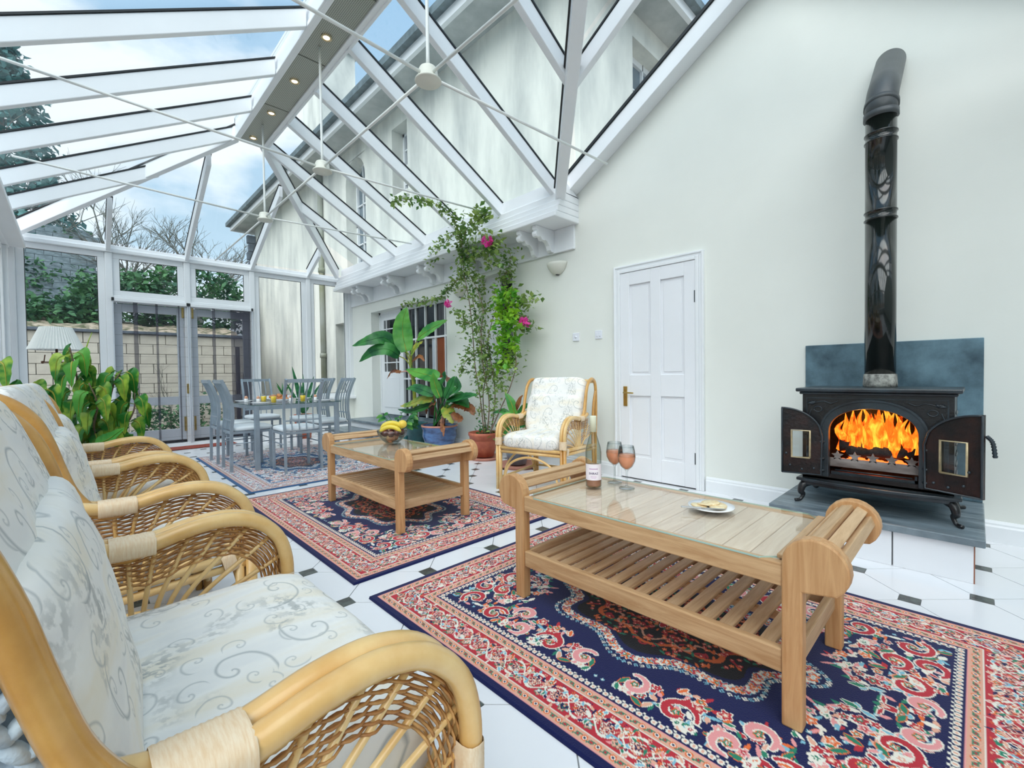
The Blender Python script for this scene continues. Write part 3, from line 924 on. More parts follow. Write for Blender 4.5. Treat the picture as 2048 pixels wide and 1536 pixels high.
for a, b in zip([-1.5]+HY, HY+[8.33]):
    one('tube', [(XR, a+0.05, HZ), (XR, b-0.05, HZ)], 0.010, 8).build('tie_rod', ROD, tie, off=off)

# ---- recessed spot lamps in the ridge
LY = [3.12, 3.87, 4.65, 5.38, 6.08]
for i, y in enumerate(LY):
    t = thing('spot_lamp', ['nearest brass-rimmed spot lamp in the ridge soffit, above the frame edge', 'lit spot lamp second from the near end of the ridge soffit', 'lit spot lamp third along the ridge soffit', 'lit spot lamp fourth along the ridge soffit', 'farthest lit spot lamp at the hip end of the ridge'][i], 'spot lamp', (1.6, y, RZ+0.012), group='spot lamps along the ridge soffit')
    one('lathe', [(0.028, 0.0), (0.043, -0.002), (0.045, -0.008), (0.036, -0.012), (0.028, -0.006)], (0, 0, 0), 20, closed=True).build('rim', BRASSP, t)
    one('lathe', [(0.0, 0.001), (0.027, 0.001), (0.027, -0.003), (0.0, -0.004)], (0, 0, 0), 16).build('bulb', LAMPON, t)

# ---- white panelled door in the right wall
dr = setting('door_3')
Y0, Y1 = 1.68, 2.42
mm = MB()
x = XW
mm.box(x-0.012, x+0.002, Y0, Y1, 0.012, 1.98)
lf = mm.build('door_leaf', WHITED, dr)
mm = MB()
for a, b in ((Y0, Y0+0.10), ((Y0+Y1)/2-0.05, (Y0+Y1)/2+0.05), (Y1-0.10, Y1)):
    mm.box(x-0.03, x-0.011, a, b, 0.012, 1.98)
for z0, z1 in ((0.012, 0.22), (0.80, 1.0), (1.86, 1.98)):
    mm.box(x-0.0299, x-0.011, Y0+0.1, (Y0+Y1)/2-0.05, z0, z1); mm.box(x-0.0299, x-0.011, (Y0+Y1)/2+0.05, Y1-0.1, z0, z1)
mm.build('door_rails', WHITED, dr, bevel=0.004)
for a, b in ((Y0+0.10, (Y0+Y1)/2-0.05), ((Y0+Y1)/2+0.05, Y1-0.10)):
    for z0, z1 in ((0.22, 0.80), (1.0, 1.86)):
        one('box', x-0.02, x-0.011, a+0.025, b-0.025, z0+0.025, z1-0.025).build('door_panel', WHITED, dr, bevel=0.006)
for e_, d_ in ((0.0, 0.036), (0.028, 0.028), (0.052, 0.036)):
    mm = MB(); w_ = 0.018 if e_ == 0.052 else 0.029
    mm.box(x-d_, x, Y0-e_-w_, Y0-e_-0.001, 0, 1.983+e_+w_); mm.box(x-d_, x, Y1+e_+0.001, Y1+e_+w_, 0, 1.983+e_+w_); mm.box(x-d_, x, Y0-e_-0.001, Y1+e_+0.001, 1.983+e_, 1.983+e_+w_)
    mm.build('architrave', WHITE, dr, bevel=0.004)
one('box', x-0.006, x, Y0, Y1, 0.0, 0.014).build('threshold_shadow_strip', BLACKR, dr)
hd = MB(); hd.box(x-0.040, x-0.030, Y1-0.075, Y1-0.035, 0.70, 0.89)
hd.tube([(x-0.035, Y1-0.055, 0.83), (x-0.07, Y1-0.055, 0.83), (x-0.075, Y1-0.07, 0.83), (x-0.07, Y1-0.16, 0.828)], 0.008, 8)
hd.build('door_handle', BRASS, dr, bevel=0.002)
for z in (0.22, 1.62):
    one('box', x-0.034, x-0.028, Y0-0.004, Y0+0.008, z, z+0.10).build('hinge', GREYPIPE, dr)

# ---- narrow window, left of the door
w6 = setting('window_6')
one('box', XW+0.15, XW+0.16, NW[0], NW[1], NW[2], NW[3]).build('pane', DARKG, w6)
mm = MB()
mm.box(XW+0.13, XW+0.15, 4.30, NW[1], NW[2], NW[3]); mm.box(XW+0.13, XW+0.15, NW[0], 4.30, NW[2], NW[2]+0.03)
mm.build('window_frame', WHITE, w6)
one('box', XW-0.035, XW+0.16, NW[0]-0.03, NW[1]+0.03, NW[2]-0.03, NW[2]).build('window_sill', WHITE, w6, bevel=0.006)

# ---- recess with glazed door and dark windows
d4 = setting('door_4')
xr = XW+0.17
mm = MB()
L0, L1 = 6.86, 7.58
zb = 0.34
g0, g1, gz0, gz1 = L0+0.10, L1-0.10, 1.10, 2.02
cells(mm, 'x', xr, xr+0.045, L0, L1, zb, 2.13, [(g0, g1, gz0, gz1)])
mm.build('door_leaf', WHITE, d4, bevel=0.004)
one('box', xr+0.018, xr+0.026, g0, g1, gz0, gz1).build('pane', DARKG, d4)
for yy in (g0+0.09, g1-0.09): one('box', xr-0.002, xr+0.018, yy-0.009, yy+0.009, gz0, gz1).build('glazing_bar', WHITE, d4)
for zz in (gz0+0.16, gz1-0.16): one('box', xr-0.003, xr+0.018, g0, g1, zz-0.009, zz+0.009).build('glazing_bar', WHITE, d4)
one('box', xr-0.008, xr, L0+0.09, L1-0.09, zb+0.12, 1.0).build('door_panel', WHITE, d4, bevel=0.005)
mm = MB(); mm.box(xr-0.01, xr+0.05, L1, L1+0.04, zb, 2.17); mm.box(xr-0.01, xr+0.05, 6.80, 6.86, zb, 2.17); mm.box(xr-0.01, xr+0.05, REC[0], L1+0.04, 2.13, 2.17)
mm.build('door_frame', WHITE, d4)
w7 = setting('window_7')
one('box', xr+0.03, xr+0.038, REC[0], 6.80, zb, 2.13).build('pane', DARKG, w7)
mm = MB()
mm.box(xr, xr+0.03, REC[0], REC[0]+0.05, zb, 2.13)
mm.build('window_frame', WHITE, w7)
for yy in (5.60, 5.86, 6.14, 6.42, 6.66): one('box', xr, xr+0.03, yy-0.012, yy+0.012, zb, 2.13).build('glazing_bar', WHITE, w7)
for zz in (0.97, 1.62): one('box', xr-0.002, xr+0.03, REC[0], 6.80, zz-0.014, zz+0.014).build('glazing_bar', WHITE, w7)
one('box', xr+0.024, xr+0.03, 5.64, 5.84, 0.99, 1.60).build('curtain', CURT, w7)
one('box', xr+0.024, xr+0.03, 5.90, 5.98, 0.99, 1.60).build('curtain', GREYW, w7)
# slate steps
st = thing('step_slab', 'upper dark slate step slab below the glazed recess door', 'step', (3.6, 7.0, 0.15), group=None)
one('box', 3.42, 3.848, 6.35, 7.62, 0.155, 0.25).build('riser', WHITE, st, off=st.location)
one('box', 3.38, 3.848, 6.30, 7.66, 0.25, 0.285).build('slab', SLATE, st, off=st.location, bevel=0.006)
st = thing('step_slab', 'lower dark slate step slab standing on the tiled floor', 'step', (3.5, 7.0, 0.0), group=None)
one('box', 3.06, 3.848, 6.25, 7.70, 0.0, 0.11).build('riser', WHITE, st, off=st.location)
one('box', 3.02, 3.848, 6.20, 7.74, 0.11, 0.15).build('slab', SLATE, st, off=st.location, bevel=0.006)

# ---- sconces and switches
def sconce(y, z, label):
    t = thing('wall_sconce', label, 'wall light', (XW, y, z), group=None)
    n = 14; vs = []; fs = []
    rows = [(1.0, 0.055), (0.97, 0.03), (0.86, 0.0), (0.66, -0.035), (0.40, -0.06), (0.18, -0.068)]
    for s_, h_ in rows:
        for k in range(n+1):
            a = PI*k/n
            vs.append((-0.115*s_*math.sin(a), 0.125*s_*math.cos(a), h_))
    for i in range(len(rows)-1):
        for k in range(n):
            a = i*(n+1)+k; fs.append((a, a+1, a+n+2, a+n+1))
    q = MB(); q.add(vs, fs, True)
    q.build('bowl', SCON, t, thick=0.006)
    one('lathe', [(0.0, -0.082), (0.018, -0.078), (0.026, -0.066), (0.02, -0.06)], (-0.012, 0, 0), 12).build('finial', GREYPIPE, t)
sconce(3.22, 2.185, 'cream half-bowl wall sconce left of the white panelled door')
sconce(4.97, 2.17, 'cream wall sconce half hidden by the bougainvillea, beside the recess')
for y, z, lab in ((2.98, 1.41, 'plain white switch plate beside the climbing plant'), (2.69, 1.415, 'white switch plate with two rockers nearest the white door')):
    t = thing('light_switch', lab, 'switch', (XW, y, z))
    one('box', -0.010, 0, -0.043, 0.043, -0.043, 0.043).build('plate', PLAST, t, bevel=0.003)
    if y > 2.8: one('lathe', [(0.0, -0.014), (0.012, -0.014), (0.013, -0.010)], (0, 0, 0), 14, 'x').build('dial', PLAST, t)
    else:
        for dy in (-0.015, 0.015): one('box', -0.015, -0.010, dy-0.009, dy+0.009, -0.018, 0.018).build('rocker', PLAST, t, bevel=0.002)

# ================================================================== RUGS
def rug_colors(nu, nv, W, Ln, seed, pal):
    """paint one quadrant of a Persian pattern (centre at array origin) and mirror it"""
    NAVY, RED, CREAM, PEACH, GREEN, ORANGE, SKY, BLACK, PINK = [np.array(c, float) for c in pal]
    hu, hv = nu//2, nv//2
    U, V = np.meshgrid((np.arange(hu)+0.5)*W/nu, (np.arange(hv)+0.5)*Ln/nv, indexing='ij')
    img = np.zeros((hu, hv, 3)); img[:] = NAVY
    du, dv = W/2-U, Ln/2-V
    D = np.minimum(du, dv)
    S = np.where(du < dv, V, U)            # coordinate running along the border
    rg = np.random.RandomState(seed)
    img *= (1+0.10*(rg.rand(hu, hv, 1)-0.5))
    px = W/nu
    def win(x, y, r):
        i0, i1 = max(0, int((x-r)/px)), min(hu, int((x+r)/px)+2)
        j0, j1 = max(0, int((y-r)/px)), min(hv, int((y+r)/px)+2)
        return i0, i1, j0, j1
    def flower(x, y, r, col, core, pet=6, ring=None, rot=0.0, mask=None):
        i0, i1, j0, j1 = win(x, y, r*1.35)
        if i0 >= i1 or j0 >= j1: return
        u = U[i0:i1, j0:j1]-x; v = V[i0:i1, j0:j1]-y
        d = np.hypot(u, v); t = np.arctan2(v, u)+rot
        R = r*(0.80+0.20*np.cos(pet*t))
        s_ = img[i0:i1, j0:j1]
        if ring is not None: s_[d < R+px*0.9] = ring
        s_[d < R] = col
        s_[d < R*0.5] = core
        s_[d < R*0.22] = ring if ring is not None else col
    def leaf(x, y, a, ln, w, col, ring=None):
        i0, i1, j0, j1 = win(x, y, ln+0.01)
        if i0 >= i1 or j0 >= j1: return
        u = U[i0:i1, j0:j1]-x; v = V[i0:i1, j0:j1]-y
        p = u*math.cos(a)+v*math.sin(a); q = -u*math.sin(a)+v*math.cos(a)
        t = np.clip(p/ln, 0, 1)
        prof = w*np.sin(PI*t)**0.8
        ok = (p > 0) & (p < ln)
        s_ = img[i0:i1, j0:j1]
        if ring is not None: s_[ok & (np.abs(q) < prof+px*0.9)] = ring
        s_[ok & (np.abs(q) < prof)] = col
    def scroll(x, y, r0, a0, turns, dirn, col, ring, w):
        n = int(60*turns)+8
        for k in range(n):
            t = k/n
            a = a0+dirn*2*PI*turns*t
            r = r0*(1-t)**1.1+w*0.6
            cx, cy = x+r*math.cos(a), y+r*math.sin(a)
            ww = w*(0.35+0.65*math.sin(PI*min(1, t*1.15+0.08)))
            for rr, c in ((ww+px*1.3, ring), (ww, col)):
                i0, i1, j0, j1 = win(cx, cy, rr)
                if i0 >= i1 or j0 >= j1: continue
                m_ = np.hypot(U[i0:i1, j0:j1]-cx, V[i0:i1, j0:j1]-cy) < rr
                sub = img[i0:i1, j0:j1]
                if c is ring:
                    same = np.abs(sub-col).sum(-1) < 1e-6
                    sub[m_ & ~same] = c
                else: sub[m_] = c
    # ---------------- field
    cols = [RED, ORANGE, CREAM, PINK, SKY, GREEN, PEACH]
    def frieze(u, v):
        d = min(W/2-u, Ln/2-v)-0.255
        cr = math.hypot(max(0, 0.52-(W/2-u)), max(0, 0.60-(Ln/2-v)))
        return d
    pts = []
    for _ in range(7000):
        u, v = rg.rand()*(W/2-0.28), rg.rand()*(Ln/2-0.28)
        d = frieze(u, v)
        e = math.hypot(u/0.47, v/0.66)
        if e < 0.93+0.08*math.cos(8*math.atan2(v/0.43, u/0.275)): continue
        if any(math.hypot(u-a, v-b) < 0.031 for a, b in pts): continue
        pts.append((u, v))
    for u, v in pts:                                  # vines and sprays
        k = rg.rand()
        if k < 0.72:
            for _ in range(3):
                leaf(u, v, rg.rand()*2*PI, 0.024+rg.rand()*0.026, 0.0050+rg.rand()*0.004, cols[rg.randint(0, 7)], CREAM if rg.rand() < 0.4 else None)
    for u, v in pts:
        k = rg.rand()
        if k < 0.34:
            flower(u, v, 0.012+rg.rand()*0.010, [RED, ORANGE, PINK, CREAM][rg.randint(0, 4)], [GREEN, PEACH, RED][rg.randint(0, 3)], 5, CREAM, rg.rand()*6)
        elif k < 0.52:
            leaf(u, v, rg.rand()*2*PI, 0.05, 0.008, GREEN, ORANGE)
        elif k < 0.66:
            flower(u, v, 0.008, SKY, CREAM, 4, None, rg.rand()*6)
    for (u, v, r, a, d) in ((W/2-0.34, Ln/2-0.36, 0.055, 0.4, 1), (W/2-0.45, Ln/2-0.31, 0.045, 2.4, -1), (W/2-0.31, Ln/2-0.52, 0.05, 4.0, -1), (W/2-0.40, Ln/2-0.62, 0.042, 1.0, 1),
                            (W/2-0.32, 0.25, 0.055, 1.6, 1), (W/2-0.34, 0.10, 0.04, 3.6, -1), (0.17, Ln/2-0.35, 0.055, 0.0, 1), (0.30, Ln/2-0.40, 0.045, 3.0, -1), (W/2-0.31, 0.40, 0.04, 0.2, -1), (0.08, Ln/2-0.31, 0.035, 2.0, -1)):
        scroll(u, v, r, a, 1.15, d, RED if r > 0.044 else PINK, CREAM, 0.011)
        flower(u, v, 0.013, GREEN, CREAM, 5, ORANGE)
    # medallion
    for k in range(40):
        t = (k+0.5)/40*PI/2
        wob = 1+0.10*math.cos(8*t)
        u, v = 0.30*wob*math.cos(t), 0.46*wob*math.sin(t)
        flower(u*1.10, v*1.07, 0.009, CREAM if k % 2 else SKY, NAVY, 4)
        flower(u*0.985, v*0.985, 0.019, [ORANGE, RED, CREAM, ORANGE][k % 4], [GREEN, PEACH, ORANGE, CREAM][k % 4], 5, [CREAM, SKY][k % 2], k)
    E = np.hypot(U/(0.255), V/(0.405)); T = np.arctan2(V/0.43, U/0.275)
    R = 1+0.10*np.cos(8*T)
    img[E < R] = BLACK*1.0
    band = np.abs(E-0.74*R) < 0.03
    img[band] = ORANGE*0.75
    band = np.abs(E-0.62*(1+0.12*np.cos(12*T))) < 0.02
    img[band] = PEACH*0.7
    for _ in range(150):
        t = rg.rand()*PI/2; e = 0.2+rg.rand()*0.72
        u, v = 0.26*e*math.cos(t), 0.41*e*math.sin(t)
        if rg.rand() < 0.5: leaf(u, v, rg.rand()*6, 0.03, 0.005, [ORANGE, GREEN, RED][rg.randint(0, 3)]*0.8, None)
        else: flower(u, v, 0.010, [RED, ORANGE][rg.randint(0, 2)]*0.9, PEACH, 5, None)
    flower(0, 0, 0.075, RED, ORANGE, 8, CREAM); flower(0, 0, 0.035, NAVY, CREAM, 8, PEACH)
    # ---------------- borders (drawn over)
    def setc(m_, c): img[m_] = c
    setc(D < 0.258, NAVY)
    # guard of cream beads
    per = 0.0235
    def bead(Dc, rr, col, core, per, ph=0.0):
        s_ = (S/per+ph) % 1-0.5
        d = np.hypot(s_*per, D-Dc)
        setc(d < rr, col)
        if core is not None: setc(d < rr*0.45, core)
        s2 = (S/per+ph+0.5) % 1-0.5
    bead(0.237, 0.0098, CREAM, PEACH, per)
    s_ = (S/per+0.5) % 1-0.5
    setc((np.hypot(s_*per, D-0.249) < 0.0045) & (D < 0.262), CREAM)
    def guard(a, b, base):
        setc((D > a) & (D < b), base)
        c = (a+b)/2; p_ = 0.046
        q = (S/p_) % 1-0.5
        setc((D > a) & (D < b) & (np.abs(D-c-0.006*np.sin(S/p_*2*PI)) < 0.0026), GREEN)
        dd = np.hypot(q*p_, D-c)
        setc(dd < 0.0105, ORANGE); setc(dd < 0.0065, CREAM); setc(dd < 0.0035, NAVY)
        q2 = (S/p_+0.5) % 1-0.5
        dd = np.hypot(q2*p_, D-c)
        setc(dd < 0.0075, GREEN); setc(dd < 0.004, RED)
    guard(0.183, 0.218, PEACH*0.95)
    guard(0.034, 0.068, PEACH*0.95)
    for a in (0.218, 0.180, 0.068, 0.031):
        setc((D > a-0.001) & (D < a+0.0045), PINK if a in (0.218, 0.031) else CREAM)
    mb_ = (D > 0.0725) & (D < 0.179)
    setc(mb_, RED)
    # vines, arabesques and rosettes on the red border
    c = 0.126
    for (amp, p_, ph, col, th) in ((0.036, 0.19, 0, CREAM, 0.0042), (-0.036, 0.19, 0, CREAM, 0.0042), (0.022, 0.095, 0.25, PEACH, 0.0028), (-0.03, 0.0633, 0.1, GREEN, 0.0022)):
        y_ = c+amp*np.sin(2*PI*(S/p_+ph))
        setc(mb_ & (np.abs(D-y_) < th), col)
    def along(fn, per, ph, Dc, jitter=0.0):
        n1 = int((Ln/2)/per)+2
        for k in range(n1):
            s1 = (k+ph)*per
            if s1 < Ln/2-Dc-0.004: fn(W/2-Dc, s1)
            if s1 < W/2-Dc-0.004: fn(s1, Ln/2-Dc)
    along(lambda u, v: flower(u, v, 0.0215, RED*0.62, CREAM, 6, CREAM, rg.rand()), 0.095, 0.5, c)
    along(lambda u, v: flower(u, v, 0.0125, NAVY, PEACH, 5, PEACH, rg.rand()), 0.095, 0.5, c)
    along(lambda u, v: flower(u, v, 0.014, ORANGE, GREEN, 5, CREAM, rg.rand()), 0.095, 0.0, c+0.028)
    along(lambda u, v: flower(u, v, 0.014, PEACH, NAVY, 5, GREEN, rg.rand()), 0.095, 0.0, c-0.030)
    for dc in (c-0.036, c-0.012, c+0.014, c+0.036):
        along(lambda u, v: leaf(u, v, rg.rand()*6.28, 0.018+rg.rand()*0.01, 0.0045, [CREAM, GREEN, PEACH, NAVY, SKY, PINK][rg.randint(0, 6)], CREAM if rg.rand() < 0.4 else None), 0.0243, rg.rand(), dc)
        along(lambda u, v: flower(u, v, 0.006, [CREAM, NAVY, ORANGE, PEACH][rg.randint(0, 4)], RED, 4, None, rg.rand()), 0.039, rg.rand(), dc+0.008)
    setc(D < 0.029, NAVY)
    top = np.concatenate([img[::-1], img], 0)
    full = np.concatenate([top[:, ::-1], top], 1)
    return full

def rug_mat(name, sat=1.0):
    m, nt, b = new_mat(name)
    N = nt.nodes.new; L = nt.links.new
    at = N('ShaderNodeAttribute'); at.attribute_name = 'weave'
    L(at.outputs['Color'], b.inputs['Base Color'])
    b.inputs['Roughness'].default_value = 0.9; b.inputs['Specular IOR Level'].default_value = 0.15
    b.inputs['Sheen Weight'].default_value = 0.15
    tc = N('ShaderNodeTexCoord'); nz = N('ShaderNodeTexNoise'); nz.inputs['Scale'].default_value = 260; nz.inputs['Detail'].default_value = 2
    L(tc.outputs['Object'], nz.inputs['Vector'])
    bp = N('ShaderNodeBump'); bp.inputs['Strength'].default_value = 0.5; bp.inputs['Distance'].default_value = 0.004
    L(nz.outputs['Fac'], bp.inputs['Height']); L(bp.outputs[0], b.inputs['Normal'])
    return m
def make_rug(name, W, Ln, step, seed, pal, m):
    nu, nv = int(W/step)//2*2, int(Ln/step)//2*2
    full = rug_colors(nu, nv, W, Ln, seed, pal)
    xs = (np.arange(nu)+0.5)/nu*W-W/2; ys_ = (np.arange(nv)+0.5)/nv*Ln-Ln/2
    X, Y = np.meshgrid(xs, ys_, indexing='ij')
    Z = np.full(X.shape, 0.011)
    Z[0, :] = Z[-1, :] = 0.001; Z[:, 0] = Z[:, -1] = 0.001
    co = np.stack([X, Y, Z], -1).reshape(-1, 3).astype(np.float32)
    i = np.arange(nu-1)[:, None]*nv+np.arange(nv-1)[None, :]
    q = np.stack([i, i+nv, i+nv+1, i+1], -1).reshape(-1, 4).astype(np.int32)
    me = bpy.data.meshes.new(name)
    me.vertices.add(len(co)); me.vertices.foreach_set('co', co.ravel())
    me.loops.add(q.size); me.loops.foreach_set('vertex_index', q.ravel())
    me.polygons.add(len(q)); me.polygons.foreach_set('loop_start', np.arange(0, q.size, 4, dtype=np.int32))
    me.update(calc_edges=True)
    at = me.attributes.new('weave', 'FLOAT_COLOR', 'POINT')
    c4 = np.ones((len(co), 4), np.float32); c4[:, :3] = full.reshape(-1, 3)
    at.data.foreach_set('color', c4.ravel())
    me.materials.append(m)
    me.validate()
    o = bpy.data.objects.new(name, me); COL.objects.link(o)
    return o
PAL = [(0.007, 0.011, 0.075), (0.50, 0.028, 0.045), (0.84, 0.80, 0.70), (0.80, 0.42, 0.30), (0.02, 0.22, 0.13), (0.80, 0.16, 0.04), (0.22, 0.50, 0.62), (0.008, 0.008, 0.012), (0.82, 0.33, 0.33)]
RUGM = rug_mat('persian_rug')
r1 = make_rug('rug', 1.56, 2.14, 0.0034, 3, PAL, RUGM)
r1.location = (1.715, 0.865, 0)
tag(r1, 'navy and red Persian rug under the nearest coffee table', 'rug', 'persian rugs in a row')
r2 = r1.copy(); COL.objects.link(r2); r2.location = (1.725, 3.175, 0); r2.rotation_euler = (0, 0, PI)
r2['label'] = 'navy and red Persian rug under the coffee table with the fruit bowl'
PAL3 = [(0.035, 0.10, 0.22), (0.42, 0.13, 0.13), (0.72, 0.76, 0.78), (0.66, 0.42, 0.34), (0.06, 0.22, 0.26), (0.55, 0.22, 0.12), (0.16, 0.42, 0.62), (0.02, 0.04, 0.09), (0.60, 0.36, 0.36)]  # bluish pattern palette, dulled further with reflected light mixed into every colour
r3 = make_rug('rug', 1.62, 2.5, 0.0075, 8, PAL3, RUGM)
r3.location = (1.87, 5.68, 0)
tag(r3, 'Persian rug with bluish reflections in its colours, under the metal dining set', 'rug', 'persian rugs in a row')

dm = thing('doormat', 'dark red doormat lying inside the garden doors', 'doormat', (1.22, 8.10, 0))
one('box', -0.55, 0.55, -0.17, 0.17, 0.0, 0.012).build('pile', REDMAT, dm, bevel=0.004)
one('box', -0.56, 0.56, -0.18, 0.18, 0.0, 0.005).build('backing', BLACKR, dm)

# ================================================================== COFFEE TABLES
def coffee_table():
    """teak, long side along Y (1.16 m), scroll ends; origin at the floor centre"""
    t = thing('coffee_table', 'slatted teak coffee table with wine bottle and glasses on its glass top', 'coffee table', (0, 0, 0), group='matching teak coffee tables')
    hx, hy = 0.285, 0.565
    lw, ld = 0.052, 0.045
    for sx in (-1, 1):
        for sy in (-1, 1):
            m = MB()
            x0 = sx*hx-(ld if sx > 0 else 0); x1 = x0+ld
            # leg with a rounded head: outline in (y,z), head is a disc pushed outwards
            yi = sy*(hy-lw)
            cy, cz, R = yi+sy*0.080, 0.470, 0.080
            out = [(yi, 0), (yi, cz)]
            for k in range(1, 15):
                a = PI-k*(PI+0.9)/14 if sy > 0 else k*(PI+0.9)/14
                out.append((cy+R*math.cos(a), cz+R*math.sin(a)))
            yo = yi+sy*lw
            dz = math.sqrt(max(0, R*R-(yo-cy)**2))
            out.append((yo, cz-dz)); out.append((yo, 0))
            if sy > 0: out = out[::-1]
            m.prism([(x0, y, z) for y, z in out], (ld, 0, 0))
            m.build('leg', TEAKZ, t, bevel=0.005)
    for sy in (-1, 1):         # scroll roll: slats between the two discs
        cy = sy*(hy-lw)+sy*0.080
        for k in range(4):
            a = (0.35+k*0.72) if sy > 0 else PI-(0.35+k*0.72)
            c = Vector((0, cy+0.055*math.cos(a), 0.470+0.055*math.sin(a)))
            M = Matrix.Translation(c) @ Matrix.Rotation(a-PI/2, 4, 'X')
            one('box', -hx+0.04, hx-0.04, -0.0165, 0.0165, -0.009, 0.009, M=M).build('roll_slat', TEAKX, t, bevel=0.003)
        one('box', -hx+0.04, hx-0.04, sy*(hy-lw)+(-0.0 if sy < 0 else 0.0)-0.012, sy*(hy-lw)+0.012, 0.385, 0.452).build('end_rail', TEAKX, t, bevel=0.003)
        one('box', -hx+0.04, hx-0.04, sy*(hy-lw)-0.002, sy*(hy-lw)+0.022, 0.462, 0.475).build('roll_slat', TEAKX, t, bevel=0.003)
    for sx in (-1, 1):
        x = sx*(hx-0.02)
        one('box', x-0.014, x+0.014, -hy+lw, hy-lw, 0.395, 0.462).build('apron', TEAKY, t, bevel=0.004)
        one('box', x-0.014, x+0.014, -hy+lw, hy-lw, 0.145, 0.215).build('shelf_rail', TEAKY, t, bevel=0.005)
    for sy in (-1, 1):
        y = sy*(hy-lw+0.02)
        one('box', -hx+0.04, hx-0.04, y-0.012, y+0.012, 0.145, 0.205).build('shelf_rail', TEAKX, t, bevel=0.004)
    # top boards and glass
    n = 12; p = (2*(hy-lw)-0.03)/n
    bm_ = None
    for k in range(n):
        if bm_ is None:
            b = one('box', -hx+0.034, hx-0.034, -p/2+0.0015, p/2-0.0015, 0.438, 0.455).build('top_board', TEAKT, t, bevel=0.002); bm_ = b
        else:
            b = bm_.copy(); COL.objects.link(b)
        b.location = (0, -(hy-lw)+0.015+p*(k+0.5), 0)
    cc = 0.05; X, Y = hx-0.006, hy-lw-0.010
    one('prism', [(-X, -Y+cc, 0.4605), (-X+cc, -Y, 0.4605), (X-cc, -Y, 0.4605), (X, -Y+cc, 0.4605), (X, Y-cc, 0.4605), (X-cc, Y, 0.4605), (-X+cc, Y, 0.4605), (-X, Y-cc, 0.4605)], (0, 0, 0.006)).build('glass_top', TABLEG, t)
    m = MB()
    e = [(-X, -Y+cc), (-X+cc, -Y), (X-cc, -Y), (X, -Y+cc), (X, Y-cc), (X-cc, Y), (-X+cc, Y), (-X, Y-cc)]
    for i in range(8):
        a, b = e[i], e[(i+1) % 8]
        m.bar((a[0], a[1], 0.4635), (b[0], b[1], 0.4635), 0.0015, 0.005)
    m.build('glass_edge', EDGEG, t)
    # shelf slats
    n = 16; y0, y1 = -(hy-lw)+0.055, (hy-lw)-0.055
    sm_ = None
    for k in range(n):
        if sm_ is None:
            b = one('box', -hx+0.035, hx-0.035, -0.0215, 0.0215, 0.182, 0.196).build('shelf_slat', TEAKX, t, bevel=0.003); sm_ = b
        else: b = sm_.copy(); COL.objects.link(b)
        b.location = (0, y0+(y1-y0)*k/(n-1), 0)
    one('box', -0.012, 0.012, -hy+lw+0.02, hy-lw-0.02, 0.160, 0.1815).build('shelf_bearer', TEAKY, t)
    return t
T1 = coffee_table(); T1.location = (1.705, 0.895, 0.011)
T2 = copy_tree(T1); T2.location = (1.735, 3.11, 0.011)
T2['label'] = 'slatted teak coffee table carrying the glass bowl of fruit'
TZ = 0.4675+0.011

# ================================================================== CANE ARMCHAIRS
def rounded_block(x0, x1, y0, y1, z0, z1, nx=14, ny=14, p=3.2, seed=0, amp=0.006, dome=0.02, axis='z'):
    """soft cushion: superellipsoid with small wrinkles"""
    rg = random.Random(seed)
    ph = [rg.random()*6 for _ in range(6)]
    cx, cy, cz = (x0+x1)/2, (y0+y1)/2, (z0+z1)/2
    ax, ay, az = (x1-x0)/2, (y1-y0)/2, (z1-z0)/2
    m = MB(); vs = []; fs = []
    nu, nv = 40, 20
    def sp(c, e): return math.copysign(abs(c)**e, c)
    for i in range(nv+1):
        a = -PI/2+PI*i/nv
        for k in range(nu):
            t = 2*PI*k/nu
            e1, e2 = 0.5, 0.30
            if axis == 'z':
                q = [sp(math.cos(a), e1)*sp(math.cos(t), e2)*ax, sp(math.cos(a), e1)*sp(math.sin(t), e2)*ay, sp(math.sin(a), e1)*az]
            else:
                q = [sp(math.sin(a), e1)*ax, sp(math.cos(a), e1)*sp(math.cos(t), e2)*ay, sp(math.cos(a), e1)*sp(math.sin(t), e2)*az]
            w = amp*(math.sin(q[0]*14+ph[0])*math.sin(q[1]*11+ph[1])+0.6*math.sin(q[1]*25+q[2]*18+ph[2]))
            if axis == 'z':
                q[2] += w*(1 if q[2] > 0 else 0.2)
            else: q[0] += w
            vs.append((cx+q[0], cy+q[1], cz+q[2]))
    for i in range(nv):
        for k in range(nu):
            k2 = (k+1) % nu
            f = (i*nu+k, i*nu+k2, (i+1)*nu+k2, (i+1)*nu+k)
            fs.append(f if axis == 'z' else f)
    m.add(vs, fs, True)
    return m
